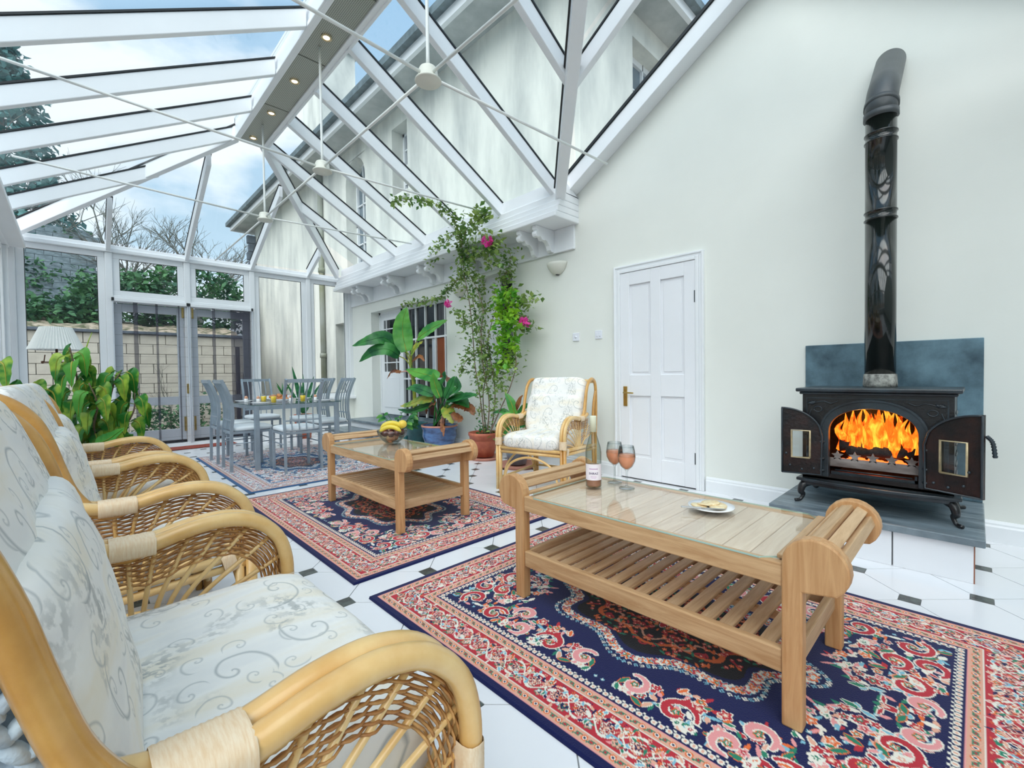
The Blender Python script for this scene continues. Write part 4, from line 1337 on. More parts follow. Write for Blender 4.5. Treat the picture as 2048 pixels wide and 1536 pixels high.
def cane_chair():
    """faces +X; origin on the floor below the arm line"""
    t = thing('cane_armchair', 'x', 'armchair', (0, 0, 0), group='cane armchairs with printed cushions')
    A = spline([(-0.05, 0.665), (0.02, 0.642), (0.08, 0.630), (0.14, 0.636), (0.22, 0.652), (0.30, 0.654), (0.37, 0.632), (0.425, 0.58), (0.447, 0.51), (0.447, 0.44), (0.445, 0.40)], 5)
    B = spline([(0.13, 0.625), (0.075, 0.612), (0.03, 0.635), (-0.008, 0.69), (-0.033, 0.765), (-0.055, 0.845), (-0.085, 0.915), (-0.135, 0.965), (-0.20, 0.985), (-0.26, 0.965), (-0.295, 0.90), (-0.30, 0.72), (-0.285, 0.45), (-0.275, 0.2), (-0.28, 0.0)], 5)
    for sy in (-1, 1):
        y = sy*0.395
        m = MB()
        m.tube([(a.x, y-0.018, a.y) for a in A], 0.0185, 10)
        m.tube([(a.x, y+0.018, a.y) for a in A], 0.0185, 10)
        m.build('arm', CANE, t)
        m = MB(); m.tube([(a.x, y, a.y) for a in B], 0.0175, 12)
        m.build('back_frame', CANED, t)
        m = MB()
        C = spline([(-0.30, 0.88), (-0.245, 0.75), (-0.215, 0.55), (-0.215, 0.30), (-0.24, 0.0)], 5)
        m.tube([(a.x, y, a.y) for a in C], 0.016, 8)
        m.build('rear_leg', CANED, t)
        m = MB()
        m.tube([(0.445, y-0.018, 0.415), (0.445, y-0.018, 0.0)], 0.018, 10); m.tube([(0.445, y+0.018, 0.415), (0.445, y+0.018, 0.0)], 0.018, 10)
        m.tube([(0.412, y, 0.39), (0.412, y, 0.0)], 0.015, 8)
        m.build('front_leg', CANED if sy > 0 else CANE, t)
        # bindings
        def wrap(P, r, n, sy_=1.0, sz_=1.0):
            m = MB(); ps = [P[0].lerp(P[1], k/(n*2)) for k in range(n*2+1)]
            d = (P[1]-P[0]).normalized(); s1 = Vector((0, 1, 0)); s2 = d.cross(s1).normalized()
            vs = []; fs = []; q = 16
            for k, p in enumerate(ps):
                rr = r+(0.0007 if k % 2 else 0)
                for j in range(q):
                    a = 2*PI*j/q; ca, sa = math.cos(a), math.sin(a); vs.append(p+s1*rr*sy_*math.copysign(abs(ca)**0.62, ca)+s2*rr*sz_*math.copysign(abs(sa)**0.62, sa))
            for k in range(len(ps)-1):
                for j in range(q): j2 = (j+1) % q; fs.append((k*q+j, k*q+j2, (k+1)*q+j2, (k+1)*q+j))
            m.add(vs, fs, True); m.build('binding', CANEB, t)
        wrap((Vector((0.045, y, 0.632)), Vector((0.135, y, 0.630))), 0.024, 12, 1.62, 1.0)
        wrap((Vector((0.446, y, 0.405)), Vector((0.447, y, 0.475))), 0.0205, 9, 1.85, 1.0)
        wrap((Vector((0.36, y, 0.368)), Vector((0.40, y, 0.378))), 0.034, 6, 0.55, 1.0)
        # side rails and base arch
        m = MB()
        m.tube([(-0.28, y, 0.350), (0.44, y, 0.392)], 0.016, 8); m.build('side_rail', CANE, t)
        m = MB(); m.tube([(-0.28, y, 0.318), (0.44, y, 0.357)], 0.014, 8); m.build('side_rail', CANE, t)
        m = MB(); m.tube([(-0.26, y, 0.10), (0.44, y, 0.10)], 0.012, 8)
        m.build('side_rail', CANE, t)
        m = MB()
        m.tube(spline([(-0.22, y, 0.02), (-0.14, y, 0.20), (0.10, y, 0.285), (0.31, y, 0.20), (0.39, y, 0.02)], 5), 0.011, 8)
        m.build('base_arch', CANE, t)
        # fan of sticks
        def armpt(s):        # under-edge of the arm, s in 0..1
            L = A[8:-6]; f = s*(len(L)-1); i = min(int(f), len(L)-2); p = L[i].lerp(L[i+1], f-i); return Vector((p.x, p.y-0.02))
        for k in range(8):
            s = 0.06+k/7*0.90
            e = armpt(s)
            b = Vector((0.085+0.017*k, 0.375))
            mid = Vector((b.x+(e.x-b.x)*0.22, b.y+(e.y-b.y)*0.42))
            m = MB(); m.tube([(q.x, y, q.y) for q in spline([(b.x, b.y), (mid.x, mid.y), (e.x, e.y)], 5)], 0.0062, 6)
            m.build('fan_stick', CANE, t)
        for (ex, ez) in ((-0.18, 0.47), (-0.10, 0.57)):
            m = MB(); m.tube([(q.x, y, q.y) for q in spline([(0.08, 0.375), (0.0, 0.43), (ex, ez)], 5)], 0.0062, 6); m.build('fan_stick', CANE, t)
        # woven band below the arm
        m = MB(); r_ = random.Random(4)
        for row in range(12):
            off = 0.008+row*0.0063
            pts = []
            ln = 60
            for k in range(ln+1):
                s = -0.30+1.28*k/ln
                e = armpt(min(max(s, 0), 1))
                if s < 0: e = e+Vector((s*0.55, -s*0.06))
                cen = Vector((0.16, 0.25)) if s > 0 else Vector((0.16+s*0.3, 0.25)); d = (cen-e).normalized()
                p = e+d*off*(1+0.35*max(0, -s)*3)
                pts.append((p.x, y+0.0066*math.sin(k*PI/3.0+row*PI), p.y))
            m.tube(pts, 0.0026, 4, caps=False)
        m.build('woven_band', CANET, t, kind='stuff')
        # lower weave behind the seat
        m = MB()
        for row in range(5):
            z = 0.50-0.020*row
            m.tube([(-0.24+0.03*k, y+0.005*math.sin(k*PI/1.2+row*PI), z+0.085-0.010*k) for k in range(11)], 0.003, 4, caps=False)
        m.build('woven_band', CANET, t, kind='stuff')
    m = MB()
    for x_, z_, r_ in ((0.445, 0.380, 0.015), (0.445, 0.346, 0.013), (-0.27, 0.33, 0.015), (-0.25, 0.965, 0.018), (-0.25, 0.10, 0.012)):
        m = MB(); m.tube([(x_, -0.39, z_), (x_, 0.39, z_)], r_, 8); m.build('cross_rail', CANE, t)
    m = MB()
    for k in range(9):
        yy = -0.32+0.08*k
        m.tube(spline([(-0.255, yy, 0.97), (-0.22, yy, 0.8), (-0.17, yy, 0.55), (-0.10, yy, 0.34)], 4), 0.007, 6)
    for k in range(7):
        m.tube([(-0.10+0.08*k, -0.38, 0.352), (-0.10+0.08*k, 0.38, 0.352)], 0.009, 6)
    m.build('support_slats', CANE, t, kind='stuff')
    m = MB(); m.tube(spline([(0.44, -0.35, 0.05), (0.44, -0.25, 0.24), (0.44, 0, 0.31), (0.44, 0.25, 0.24), (0.44, 0.35, 0.05)], 6), 0.011, 8)
    m.build('base_arch', CANE, t)
    # cushions
    rounded_block(-0.14, 0.475, -0.362, 0.362, 0.366, 0.518, seed=2, amp=0.006).build('seat_cushion', FABS, t)
    b1 = rounded_block(-0.075, 0.075, -0.355, 0.355, -0.19, 0.19, seed=5, amp=0.006, axis='x').build('back_cushion', FABB, t)
    b1.location = (-0.035, 0, 0.655); b1.rotation_euler = (0, rad(-13), 0)
    b2 = rounded_block(-0.07, 0.07, -0.350, 0.350, -0.145, 0.145, seed=9, amp=0.006, axis='x').build('head_cushion', FABB, t)
    b2.location = (-0.125, 0, 0.862); b2.rotation_euler = (0, rad(-22), 0)
    return t
ch1 = cane_chair(); ch1.location = (0.0, 0.965, -0.005); ch1.scale = (0.93, 1.05, 1)
ch1['label'] = 'nearest cane armchair, its printed seat filling the lower left corner'
ch2 = copy_tree(ch1); ch2.scale = (1, 1, 1); ch2.location = (-0.01, 2.22, 0); ch2['label'] = 'middle cane armchair in the row on the left'
ch3 = copy_tree(ch1); ch3.scale = (1, 1, 1); ch3.location = (-0.03, 3.16, 0); ch3['label'] = 'farthest cane armchair of the row, in front of the leafy pot plant'
ch4 = copy_tree(ch1); ch4.scale = (0.98, 0.80, 0.98); ch4.location = (3.19, 2.76, 0); ch4.rotation_euler = (0, 0, PI+rad(14)); ch4['label'] = 'single cane armchair standing against the right wall beside the white door'

# chunky knitted throw hung on the outside of the nearest chair's back
kt = thing('knitted_throw', 'chunky pale blue knitted throw hanging behind the nearest cane armchair', 'throw', (-0.16, 0.60, 0.0))
m = MB()
rg = random.Random(3)
def fx(z):       # line of the chair's back frame at height z
    return min(0.02, -0.06+(0.845-z)*0.42)
for r in range(26):
    z = 0.84-0.0225*r
    for c in range(12):
        for s in (-1, 1):
            x = fx(z)-0.036-0.031*c+rg.uniform(-.003, .003)
            if x < -0.34: continue
            yy = 0.578-0.008*rg.random()-0.010*math.sin(c*1.1+r*0.4)
            M = Matrix.Rotation(s*0.75, 3, 'Y')
            m.ball((x+s*0.0075, yy, z), 0.0075, 0.011, 0.0175, 8, 6, M=M)
m.build('knit_stitches', KNIT, kt, off=kt.location, kind='stuff')
m = MB(); m.prism([(-0.34, 0.580, 0.24), (-0.34, 0.580, 0.84), (-0.09, 0.580, 0.84), (-0.03, 0.580, 0.72), (-0.01, 0.580, 0.24)], (0, 0.008, 0))
m.build('backing', KNIT, kt, off=kt.location)

# ================================================================== DINING SET
def dining_chair():
    t = thing('dining_chair', 'x', 'chair', (0, 0, 0), group='grey metal dining chairs')
    prof = [(-0.21, 0.0), (-0.205, 0.25), (-0.20, 0.45), (-0.185, 0.60), (-0.195, 0.75), (-0.235, 0.88), (-0.285, 0.99)]
    S_ = spline([(x, z) for x, z in prof], 4)
    def strip(mm, y, w, d):
        for a, b in zip(S_[:-1], S_[1:]): mm.bar((a.x, y, a.y), (b.x, y, b.y), w, d, up=(1, 0, 0))
    for sy in (-1, 1):
        mm = MB(); strip(mm, sy*0.185, 0.022, 0.030); mm.build('rear_leg', GREYM, t)
        one('box', 0.165, 0.195, sy*0.185-0.013, sy*0.185+0.013, 0, 0.43).build('front_leg', GREYM, t, bevel=0.003)
        one('box', -0.20, 0.18, sy*0.185-0.009, sy*0.185+0.009, 0.405, 0.43).build('seat_rail', GREYM, t)
        one('tube', [(-0.20, sy*0.185, 0.30), (0.18, sy*0.185, 0.30)], 0.006, 6).build('stretcher', GREYM, t)
    mm = MB(); mm.box(0.17, 0.19, -0.18, 0.18, 0.405, 0.43); mm.box(-0.21, -0.19, -0.18, 0.18, 0.405, 0.43); mm.tube([(0.18, -0.18, 0.33), (0.18, 0.18, 0.33)], 0.006, 6); mm.build('cross_rail', GREYM, t)
    S0 = [p for p in S_ if p.y > 0.42]
    for k in range(4):
        y = -0.111+0.074*k
        mm = MB()
        for a, b in zip(S0[:-1], S0[1:]): mm.bar((a.x, y, a.y), (b.x, y, b.y), 0.010, 0.014, up=(1, 0, 0))
        mm.build('back_slat', GREYM, t)
    mm = MB(); mm.bar((-0.278, -0.196, 0.972), (-0.278, 0.196, 0.972), 0.020, 0.038); mm.bar((-0.192, -0.18, 0.55), (-0.192, 0.18, 0.55), 0.010, 0.015); mm.build('top_rail', GREYM, t)
    rounded_block(-0.185, 0.215, -0.20, 0.20, 0.425, 0.485, seed=1, amp=0.002).build('seat_pad', PADG, t)
    return t
c0 = dining_chair()
spots = [((1.38, 5.74), 0, 'grey metal dining chair on the left of the table, nearer one'),
         ((1.38, 6.38), 0, 'grey metal dining chair on the left of the table, farther one'),
         ((1.735, 5.23), PI/2, 'grey metal dining chair seen from behind at the near end of the table'),
         ((1.90, 7.13), -PI/2, 'grey metal dining chair at the far end of the table, facing the room'),
         ((2.30, 5.78), PI, 'grey metal dining chair on the right of the table, nearer one'),
         ((2.30, 6.42), PI, 'grey metal dining chair on the right of the table, farther one')]
for i, ((x, y), r, lab) in enumerate(spots):
    c = c0 if i == 0 else copy_tree(c0)
    c.location = (x, y, 0.011); c.rotation_euler = (0, 0, r); c['label'] = lab
dt = thing('dining_table', 'grey metal dining table with a clear glass top laid for breakfast', 'dining table', (1.84, 6.12, 0.011))
for sx in (-1, 1):
    for sy in (-1, 1):
        one('box', sx*0.44-0.024, sx*0.44+0.024, sy*0.66-0.024, sy*0.66+0.024, 0, 0.705).build('leg', GREYM, dt, bevel=0.004)
for sy in (-1, 1): one('box', -0.42, 0.42, sy*0.66-0.012, sy*0.66+0.012, 0.655, 0.70).build('apron', GREYM, dt)
for sx in (-1, 1): one('box', sx*0.44-0.012, sx*0.44+0.012, -0.64, 0.64, 0.655, 0.70).build('apron', GREYM, dt)
def rrect(X, Y, r, n=5):
    out = []
    for cx, cy, a0 in ((X-r, Y-r, 0), (-X+r, Y-r, 90), (-X+r, -Y+r, 180), (X-r, -Y+r, 270)):
        for k in range(n+1):
            a = rad(a0+90*k/n); out.append((cx+r*math.cos(a), cy+r*math.sin(a)))
    return out
e = rrect(0.49, 0.72, 0.05)
one('prism', [(x, y, 0.706) for x, y in e], (0, 0, 0.008)).build('glass_top', TABLEG, dt)
m = MB()
for i in range(len(e)):
    a, b = e[i], e[(i+1) % len(e)]; m.bar((*a, 0.710), (*b, 0.710), 0.003, 0.0085)
m.build('glass_edge', mat('dark_glass_edge', (0.07, 0.13, 0.13), 0.2, var=0.1), dt)
DZ = 0.715+0.011
# breakfast things
JUICE = mat('orange_juice', (1.0, 0.72, 0.03), 0.2, var=0.05, scale=20)
EGG = mat('brown_egg', (0.70, 0.36, 0.22), 0.5, var=0.1, scale=30)
CHINA = mat('white_china', (0.88, 0.89, 0.90), 0.15, var=0.02)
CROIS = mat('croissant_crust', (0.68, 0.30, 0.10), 0.5, col2=(0.40, 0.13, 0.04), scale=30, bump=0.3)
def juice(x, y, lab):
    t = thing('juice_glass', lab, 'glass', (x, y, DZ), group='glasses of orange juice on the dining table')
    one('lathe', [(0.0, 0.0), (0.028, 0.0), (0.034, 0.11), (0.032, 0.11), (0.027, 0.006), (0.0, 0.006)], (0, 0, 0), 16).build('tumbler', TABLEG, t)
    one('lathe', [(0.0, 0.007), (0.0265, 0.007), (0.0305, 0.078), (0.0, 0.078)], (0, 0, 0), 16).build('juice', JUICE, t)
juice(1.56, 5.78, 'glass of orange juice nearest the left front corner of the dining table')
juice(1.62, 5.62, 'glass of orange juice second from the left on the dining table')
juice(1.93, 5.58, 'glass of orange juice seen through the back of the near dining chair')
def eggcup(x, y, lab):
    t = thing('egg_cup', lab, 'egg cup', (x, y, DZ), group='egg cups on the dining table')
    one('lathe', [(0.0, 0.0), (0.022, 0.0), (0.024, 0.004), (0.021, 0.02), (0.024, 0.045), (0.021, 0.045), (0.0, 0.03)], (0, 0, 0), 16).build('cup', CHINA, t)
    one('ball', (0, 0, 0.052), 0.020, 0.020, 0.026, 12, 8).build('egg', EGG, t)
for x, y, lab in ((1.46, 6.12, 'white egg cup with brown egg, leftmost on the dining table'), (1.54, 5.92, 'white egg cup with brown egg just left of the first juice glass'),
                  (1.86, 5.78, 'white egg cup with brown egg beside the croissants'), (2.14, 5.76, 'white egg cup with brown egg at the right side of the dining table')):
    eggcup(x, y, lab)
def plate(x, y, z, r, lab, grp):
    t = one('lathe', [(0.0, 0.001), (r*0.6, 0.001), (r*0.64, 0.004), (r, 0.012), (r, 0.016), (r*0.62, 0.008), (0.0, 0.006)], (0, 0, 0), 28).build('plate', CHINA)
    tag(t, lab, 'plate', grp); t.location = (x, y, z); return t
plate(1.50, 5.66, DZ, 0.10, 'white plate at the near left place of the dining table', 'plates on the dining table')
plate(1.49, 6.33, DZ, 0.10, 'white plate at the far left place of the dining table', 'plates on the dining table')
plate(2.20, 5.60, DZ, 0.10, 'white plate at the near right place of the dining table', 'plates on the dining table')
plate(2.20, 6.33, DZ, 0.10, 'white plate at the far right place of the dining table', 'plates on the dining table')
cb = thing('croissant_dish', 'low white dish the croissants lie in, middle of the dining table', 'dish', (1.80, 5.95, DZ))
one('lathe', [(0.0, 0.0), (0.07, 0.0), (0.13, 0.03), (0.127, 0.033), (0.068, 0.006), (0.0, 0.006)], (0, 0, 0), 24).build('bowl', CHINA, cb)
cr0 = None
for i, (dx, dy, dz, a) in enumerate(((-0.04, 0.0, 0.034, 0.3), (0.04, -0.03, 0.034, 2.0), (0.02, 0.05, 0.038, 4.0), (-0.02, -0.045, 0.042, 5.3), (0.0, 0.0, 0.072, 1.2), (-0.07, 0.03, 0.058, 0.0))):
    if cr0 is None:
        m = MB()
        pts = [(0.055*math.cos(u), 0.055*math.sin(u)-0.03, 0) for u in [rad(20+140*k/14) for k in range(15)]]
        m.tube(pts, [0.006+0.020*math.sin(PI*k/14)**0.8*(1+0.12*(k % 2)) for k in range(15)], 8)
        o = m.build('croissant', CROIS); cr0 = o
    else: o = cr0.copy(); COL.objects.link(o)
    o.location = (1.80+dx, 5.95+dy, DZ+dz); o.rotation_euler = (0, 0, a)
    tag(o, ['croissant lying at the left front of the white dish', 'croissant at the near right side of the white dish', 'croissant at the back of the white dish', 'croissant lying near the front edge of the dish', 'topmost croissant of the pile in the dish', 'croissant leaning over the left rim of the dish'][i], 'croissant', 'croissants in the dish')
tp = thing('table_plant', 'small spiky potted plant standing on the dining table', 'plant', (1.92, 6.25, DZ))
one('lathe', [(0.0, 0.0), (0.035, 0.0), (0.048, 0.07), (0.044, 0.07), (0.0, 0.06)], (0, 0, 0), 16).build('pot', TERRA, tp)
def blade(mm, base, dirv, ln, w, bend=0.15, n=5):
    base = Vector(base); d = Vector(dirv).normalized(); side = d.cross(Vector((0.3, 0.9, 0.1))).normalized()
    vs = []; fs = []
    for i in range(n+1):
        t = i/n
        p = base+d*ln*t+Vector((d.x, d.y, 0))*bend*t*t*ln
        ww = w*math.sin(PI*(0.25+0.75*t))**0.8 if t < 1 else 0.001
        vs += [p-side*ww, p+Vector((0, 0, -w*0.25)), p+side*ww]
    for i in range(n): fs += [(i*3, i*3+1, i*3+4, i*3+3), (i*3+1, i*3+2, i*3+5, i*3+4)]
    mm.add(vs, fs, True)
for k in range(9):
    a = k*2*PI/9; m = MB(); blade(m, (0, 0, 0.06), (0.5*math.cos(a), 0.5*math.sin(a), 1), 0.11+0.04*(k % 3), 0.010); m.build('leaf', LEAFB, tp)

# ================================================================== WOOD STOVE
hs = thing('hearth', 'raised white tiled hearth topped with thick dark slate slabs', 'hearth', (3.4, 0.41, 0))
off = hs.location
HX0, HY0, HY1 = 3.02, 0.0, 0.84
for i, (a, b) in enumerate(((HY0+0.004, HY0+0.296), (HY0+0.302, HY0+0.565), (HY0+0.571, HY1-0.004))):
    one('box', HX0, HX0+0.02, a, b, 0.0, 0.185).build('riser_tile', TILEW, hs, off=off, bevel=0.002)
for a, b in ((HX0+0.03, HX0+0.30), (HX0+0.306, HX0+0.60), (HX0+0.606, 3.846)):
    one('box', a, b, HY0, HY0+0.02, 0.0, 0.185).build('riser_tile', TILEW, hs, off=off, bevel=0.002)
    one('box', a, b, HY1-0.02, HY1, 0.0, 0.185).build('riser_tile', TILEW, hs, off=off, bevel=0.002)
one('box', HX0+0.02, 3.84, HY0+0.02, HY1-0.02, 0, 0.185).build('core', GROUT, hs, off=off)
one('box', HX0+0.002, HX0+0.028, HY0-0.001, HY0+0.006, 0.0, 0.185).build('corner_trim', mat('brown_edge_trim', (0.32, 0.13, 0.08), 0.5, var=0.1), hs, off=off)
one('box', HX0-0.03, HX0+0.40, HY0-0.035, HY1+0.03, 0.185, 0.222).build('slate_slab', SLATE, hs, off=off, bevel=0.005)
one('box', HX0+0.403, 3.846, HY0-0.035, HY1+0.03, 0.185, 0.222).build('slate_slab', SLATE, hs, off=off, bevel=0.005)
HT = 0.222
bb = one('box', XW-0.022, XW-0.001, -0.03, 0.87, HT, 1.20).build('slate_backboard', SLATEB, bevel=0.004)
tag(bb, 'blue-grey slate panel fixed to the wall behind the stove', 'backboard')

sv = thing('wood_stove', 'black cast-iron wood stove with both doors open and a fire burning', 'stove', (3.4, 0.405, HT))
off = sv.location
SX, SY0, SY1, SZ0, SZ1 = 3.17, 0.075, 0.735, 0.375, 0.905
YC = (SY0+SY1)/2
def archz(y, zb, za, hw):
    u = min(1, abs(y-YC)/hw); return zb+(za-zb)*math.sqrt(max(0, 1-u**2.2))
def arch_ring(mm, x0, x1, hwo, zao, hwi, zai, zb, zspring):
    """solid between an outer and an inner arch"""
    n = 24
    def curve(hw, za):
        return [(YC-hw, zb)]+[(YC-hw*math.cos(PI*k/n), zspring+(za-zspring)*math.sin(PI*k/n)**0.9) for k in range(n+1)]+[(YC+hw, zb)]
    o, i = curve(hwo, zao), curve(hwi, zai)
    m_ = len(o); vs = []
    for x in (x0, x1):
        vs += [(x, y, z) for y, z in o]+[(x, y, z) for y, z in i]
    fs = []
    for k in range(m_-1):
        fs += [(k, k+1, m_+k+1, m_+k), (2*m_+k, 3*m_+k, 3*m_+k+1, 2*m_+k+1), (k, 2*m_+k, 2*m_+k+1, k+1), (m_+k, m_+k+1, 3*m_+k+1, 3*m_+k)]
    mm.add(vs, fs)
# front plate with arched opening
n = 24; hw, zs, za = 0.205, 0.66, 0.812
pts = [(SY0, SZ0), (SY0, SZ1-0.02), (SY1, SZ1-0.02), (SY1, SZ0), (YC+hw, SZ0+0.03)]+[(YC+hw*math.cos(PI*k/n), zs+(za-zs)*math.sin(PI*k/n)**0.9) for k in range(n+1)]+[(YC-hw, SZ0+0.03)]
pts.insert(4, (SY1, SZ0)) if False else None
m = MB()
vs = []; fs = []
m.box(SX, SX+0.025, SY0, YC-hw, SZ0, SZ1-0.02); m.box(SX, SX+0.025, YC+hw, SY1, SZ0, SZ1-0.02); m.box(SX, SX+0.025, YC-hw, YC+hw, SZ0, SZ0+0.035)
for k in range(n):
    a0, a1 = PI*k/n, PI*(k+1)/n
    y0, y1 = YC-hw*math.cos(a0), YC-hw*math.cos(a1)
    z0, z1 = zs+(za-zs)*math.sin(a0)**0.9, zs+(za-zs)*math.sin(a1)**0.9
    m.prism([(SX, y0, z0), (SX, y1, z1), (SX, y1, SZ1-0.02), (SX, y0, SZ1-0.02)], (0.025, 0, 0))
m.build('front_plate', IRON, sv, off=off)
m = MB(); arch_ring(m, SX-0.018, SX+0.03, 0.232, 0.845, 0.196, 0.800, SZ0+0.02, zs); m.build('door_arch', IRONB, sv, off=off, bevel=0.004)
m = MB(); arch_ring(m, SX-0.024, SX-0.01, 0.238, 0.852, 0.228, 0.842, SZ0+0.02, zs); m.build('arch_bead', IRONB, sv, off=off)
# raised border and floral corner castings
m = MB()
for a, b, c, d in ((SY0+0.02, SY1-0.02, SZ1-0.052, SZ1-0.046), (SY0+0.02, SY0+0.026, SZ0+0.03, SZ1-0.05), (SY1-0.026, SY1-0.02, SZ0+0.03, SZ1-0.05)):
    m.box(SX-0.005, SX+0.002, a, b, c, d)
for sgn in (-1, 1):
    yc = YC+sgn*0.262; zc_ = 0.790
    m.tube([(SX-0.006, yc-sgn*0.012+0.020*math.cos(a), zc_+0.016*math.sin(a)) for a in [2*PI*k/14 for k in range(15)]], 0.003, 5)
    for k in range(6):
        a = PI/2-sgn*(-0.3+k*0.32)
        m.tube([(SX-0.005, yc+sgn*0.010, zc_+0.030), (SX-0.009, yc+sgn*0.010+0.018*math.cos(a), zc_+0.030+0.012*math.sin(a)), (SX-0.004, yc+sgn*0.010+0.038*math.cos(a), zc_+0.030+0.020*math.sin(a))], [0.003, 0.005, 0.001], 5)
    m.tube(spline([(SX-0.004, yc+sgn*0.01, zc_+0.035), (SX-0.006, yc-sgn*0.04, zc_+0.048), (SX-0.006, yc-sgn*0.075, zc_+0.036), (SX-0.006, yc-sgn*0.11, zc_+0.05)], 5), 0.003, 5)
    m.tube(spline([(SX-0.004, yc+sgn*0.02, zc_), (SX-0.006, yc+sgn*0.035, zc_-0.05), (SX-0.006, yc+sgn*0.022, zc_-0.08)], 5), 0.003, 5)
m.build('relief_casting', IRONB, sv, off=off)
# shell
m = MB()
m.box(SX+0.02, 3.60, SY0, SY0+0.02, SZ0, SZ1-0.02); m.box(SX+0.02, 3.60, SY1-0.02, SY1, SZ0, SZ1-0.02); m.box(3.58, 3.60, SY0, SY1, SZ0, SZ1-0.02)
m.box(SX, 3.60, SY0, SY1, SZ0-0.01, SZ0+0.012)
m.build('body', IRON, sv, off=off)
m = MB()
for k in range(7):
    z = SZ0+0.08+0.055*k
    m.ball((SX+0.22, SY0-0.002, z), 0.11, 0.006, 0.012, 10, 5)
m.build('side_casting', IRONB, sv, off=off)
m = MB()
m.prism([(SX-0.035, SY0-0.03, SZ1-0.012), (3.62, SY0-0.03, SZ1-0.012), (3.62, SY1+0.03, SZ1-0.012), (SX-0.035, SY1+0.03, SZ1-0.012)], (0, 0, 0.022))
m.prism([(SX-0.018, SY0-0.014, SZ1-0.028), (3.61, SY0-0.014, SZ1-0.028), (3.61, SY1+0.014, SZ1-0.028), (SX-0.018, SY1+0.014, SZ1-0.028)], (0, 0, 0.016))
m.build('top_plate', IRONB, sv, off=off, bevel=0.006)
# firebrick liner
m = MB(); m.box(3.50, 3.575, SY0+0.03, SY1-0.03, SZ0+0.02, SZ1-0.03); m.box(SX+0.03, 3.5, SY0+0.022, SY0+0.05, SZ0+0.02, SZ1-0.03); m.box(SX+0.03, 3.5, SY1-0.05, SY1-0.022, SZ0+0.02, SZ1-0.03)
m.build('fire_liner', CHAR, sv, off=off)
# bottom ledge (bowed) and legs
m = MB()
n = 16
o = [(SX-0.02-0.055*math.sin(PI*k/n), SY0-0.03+(SY1-SY0+0.06)*k/n) for k in range(n+1)]
m.prism([(x, y, SZ0-0.022) for x, y in o]+[(3.60, SY1+0.01, SZ0-0.022), (3.60, SY0-0.01, SZ0-0.022)], (0, 0, 0.018))
o2 = [(SX-0.005-0.045*math.sin(PI*k/n), SY0-0.01+(SY1-SY0+0.02)*k/n) for k in range(n+1)]
m.prism([(x, y, SZ0-0.045) for x, y in o2]+[(3.58, SY1, SZ0-0.045), (3.58, SY0, SZ0-0.045)], (0, 0, 0.024))
m.build('ash_ledge', IRONB, sv, off=off, bevel=0.004)
for sx, x in ((-1, SX+0.03), (1, 3.54)):
    for sy, y in ((-1, SY0+0.03), (1, SY1-0.03)):
        m = MB()
        P_ = spline([(x, y, SZ0-0.03), (x+sx*0.028, y+sy*0.028, SZ0-0.05), (x+sx*0.038, y+sy*0.038, SZ0-0.09), (x+sx*0.028, y+sy*0.028, HT+0.045), (x+sx*0.04, y+sy*0.04, HT+0.014), (x+sx*0.062, y+sy*0.062, HT+0.010)], 5)
        nn = len(P_)
        m.tube(P_, [0.026-0.016*min(1, k/(nn*0.7)) for k in range(nn)], 10)
        m.build('leg', IRON, sv, off=off)
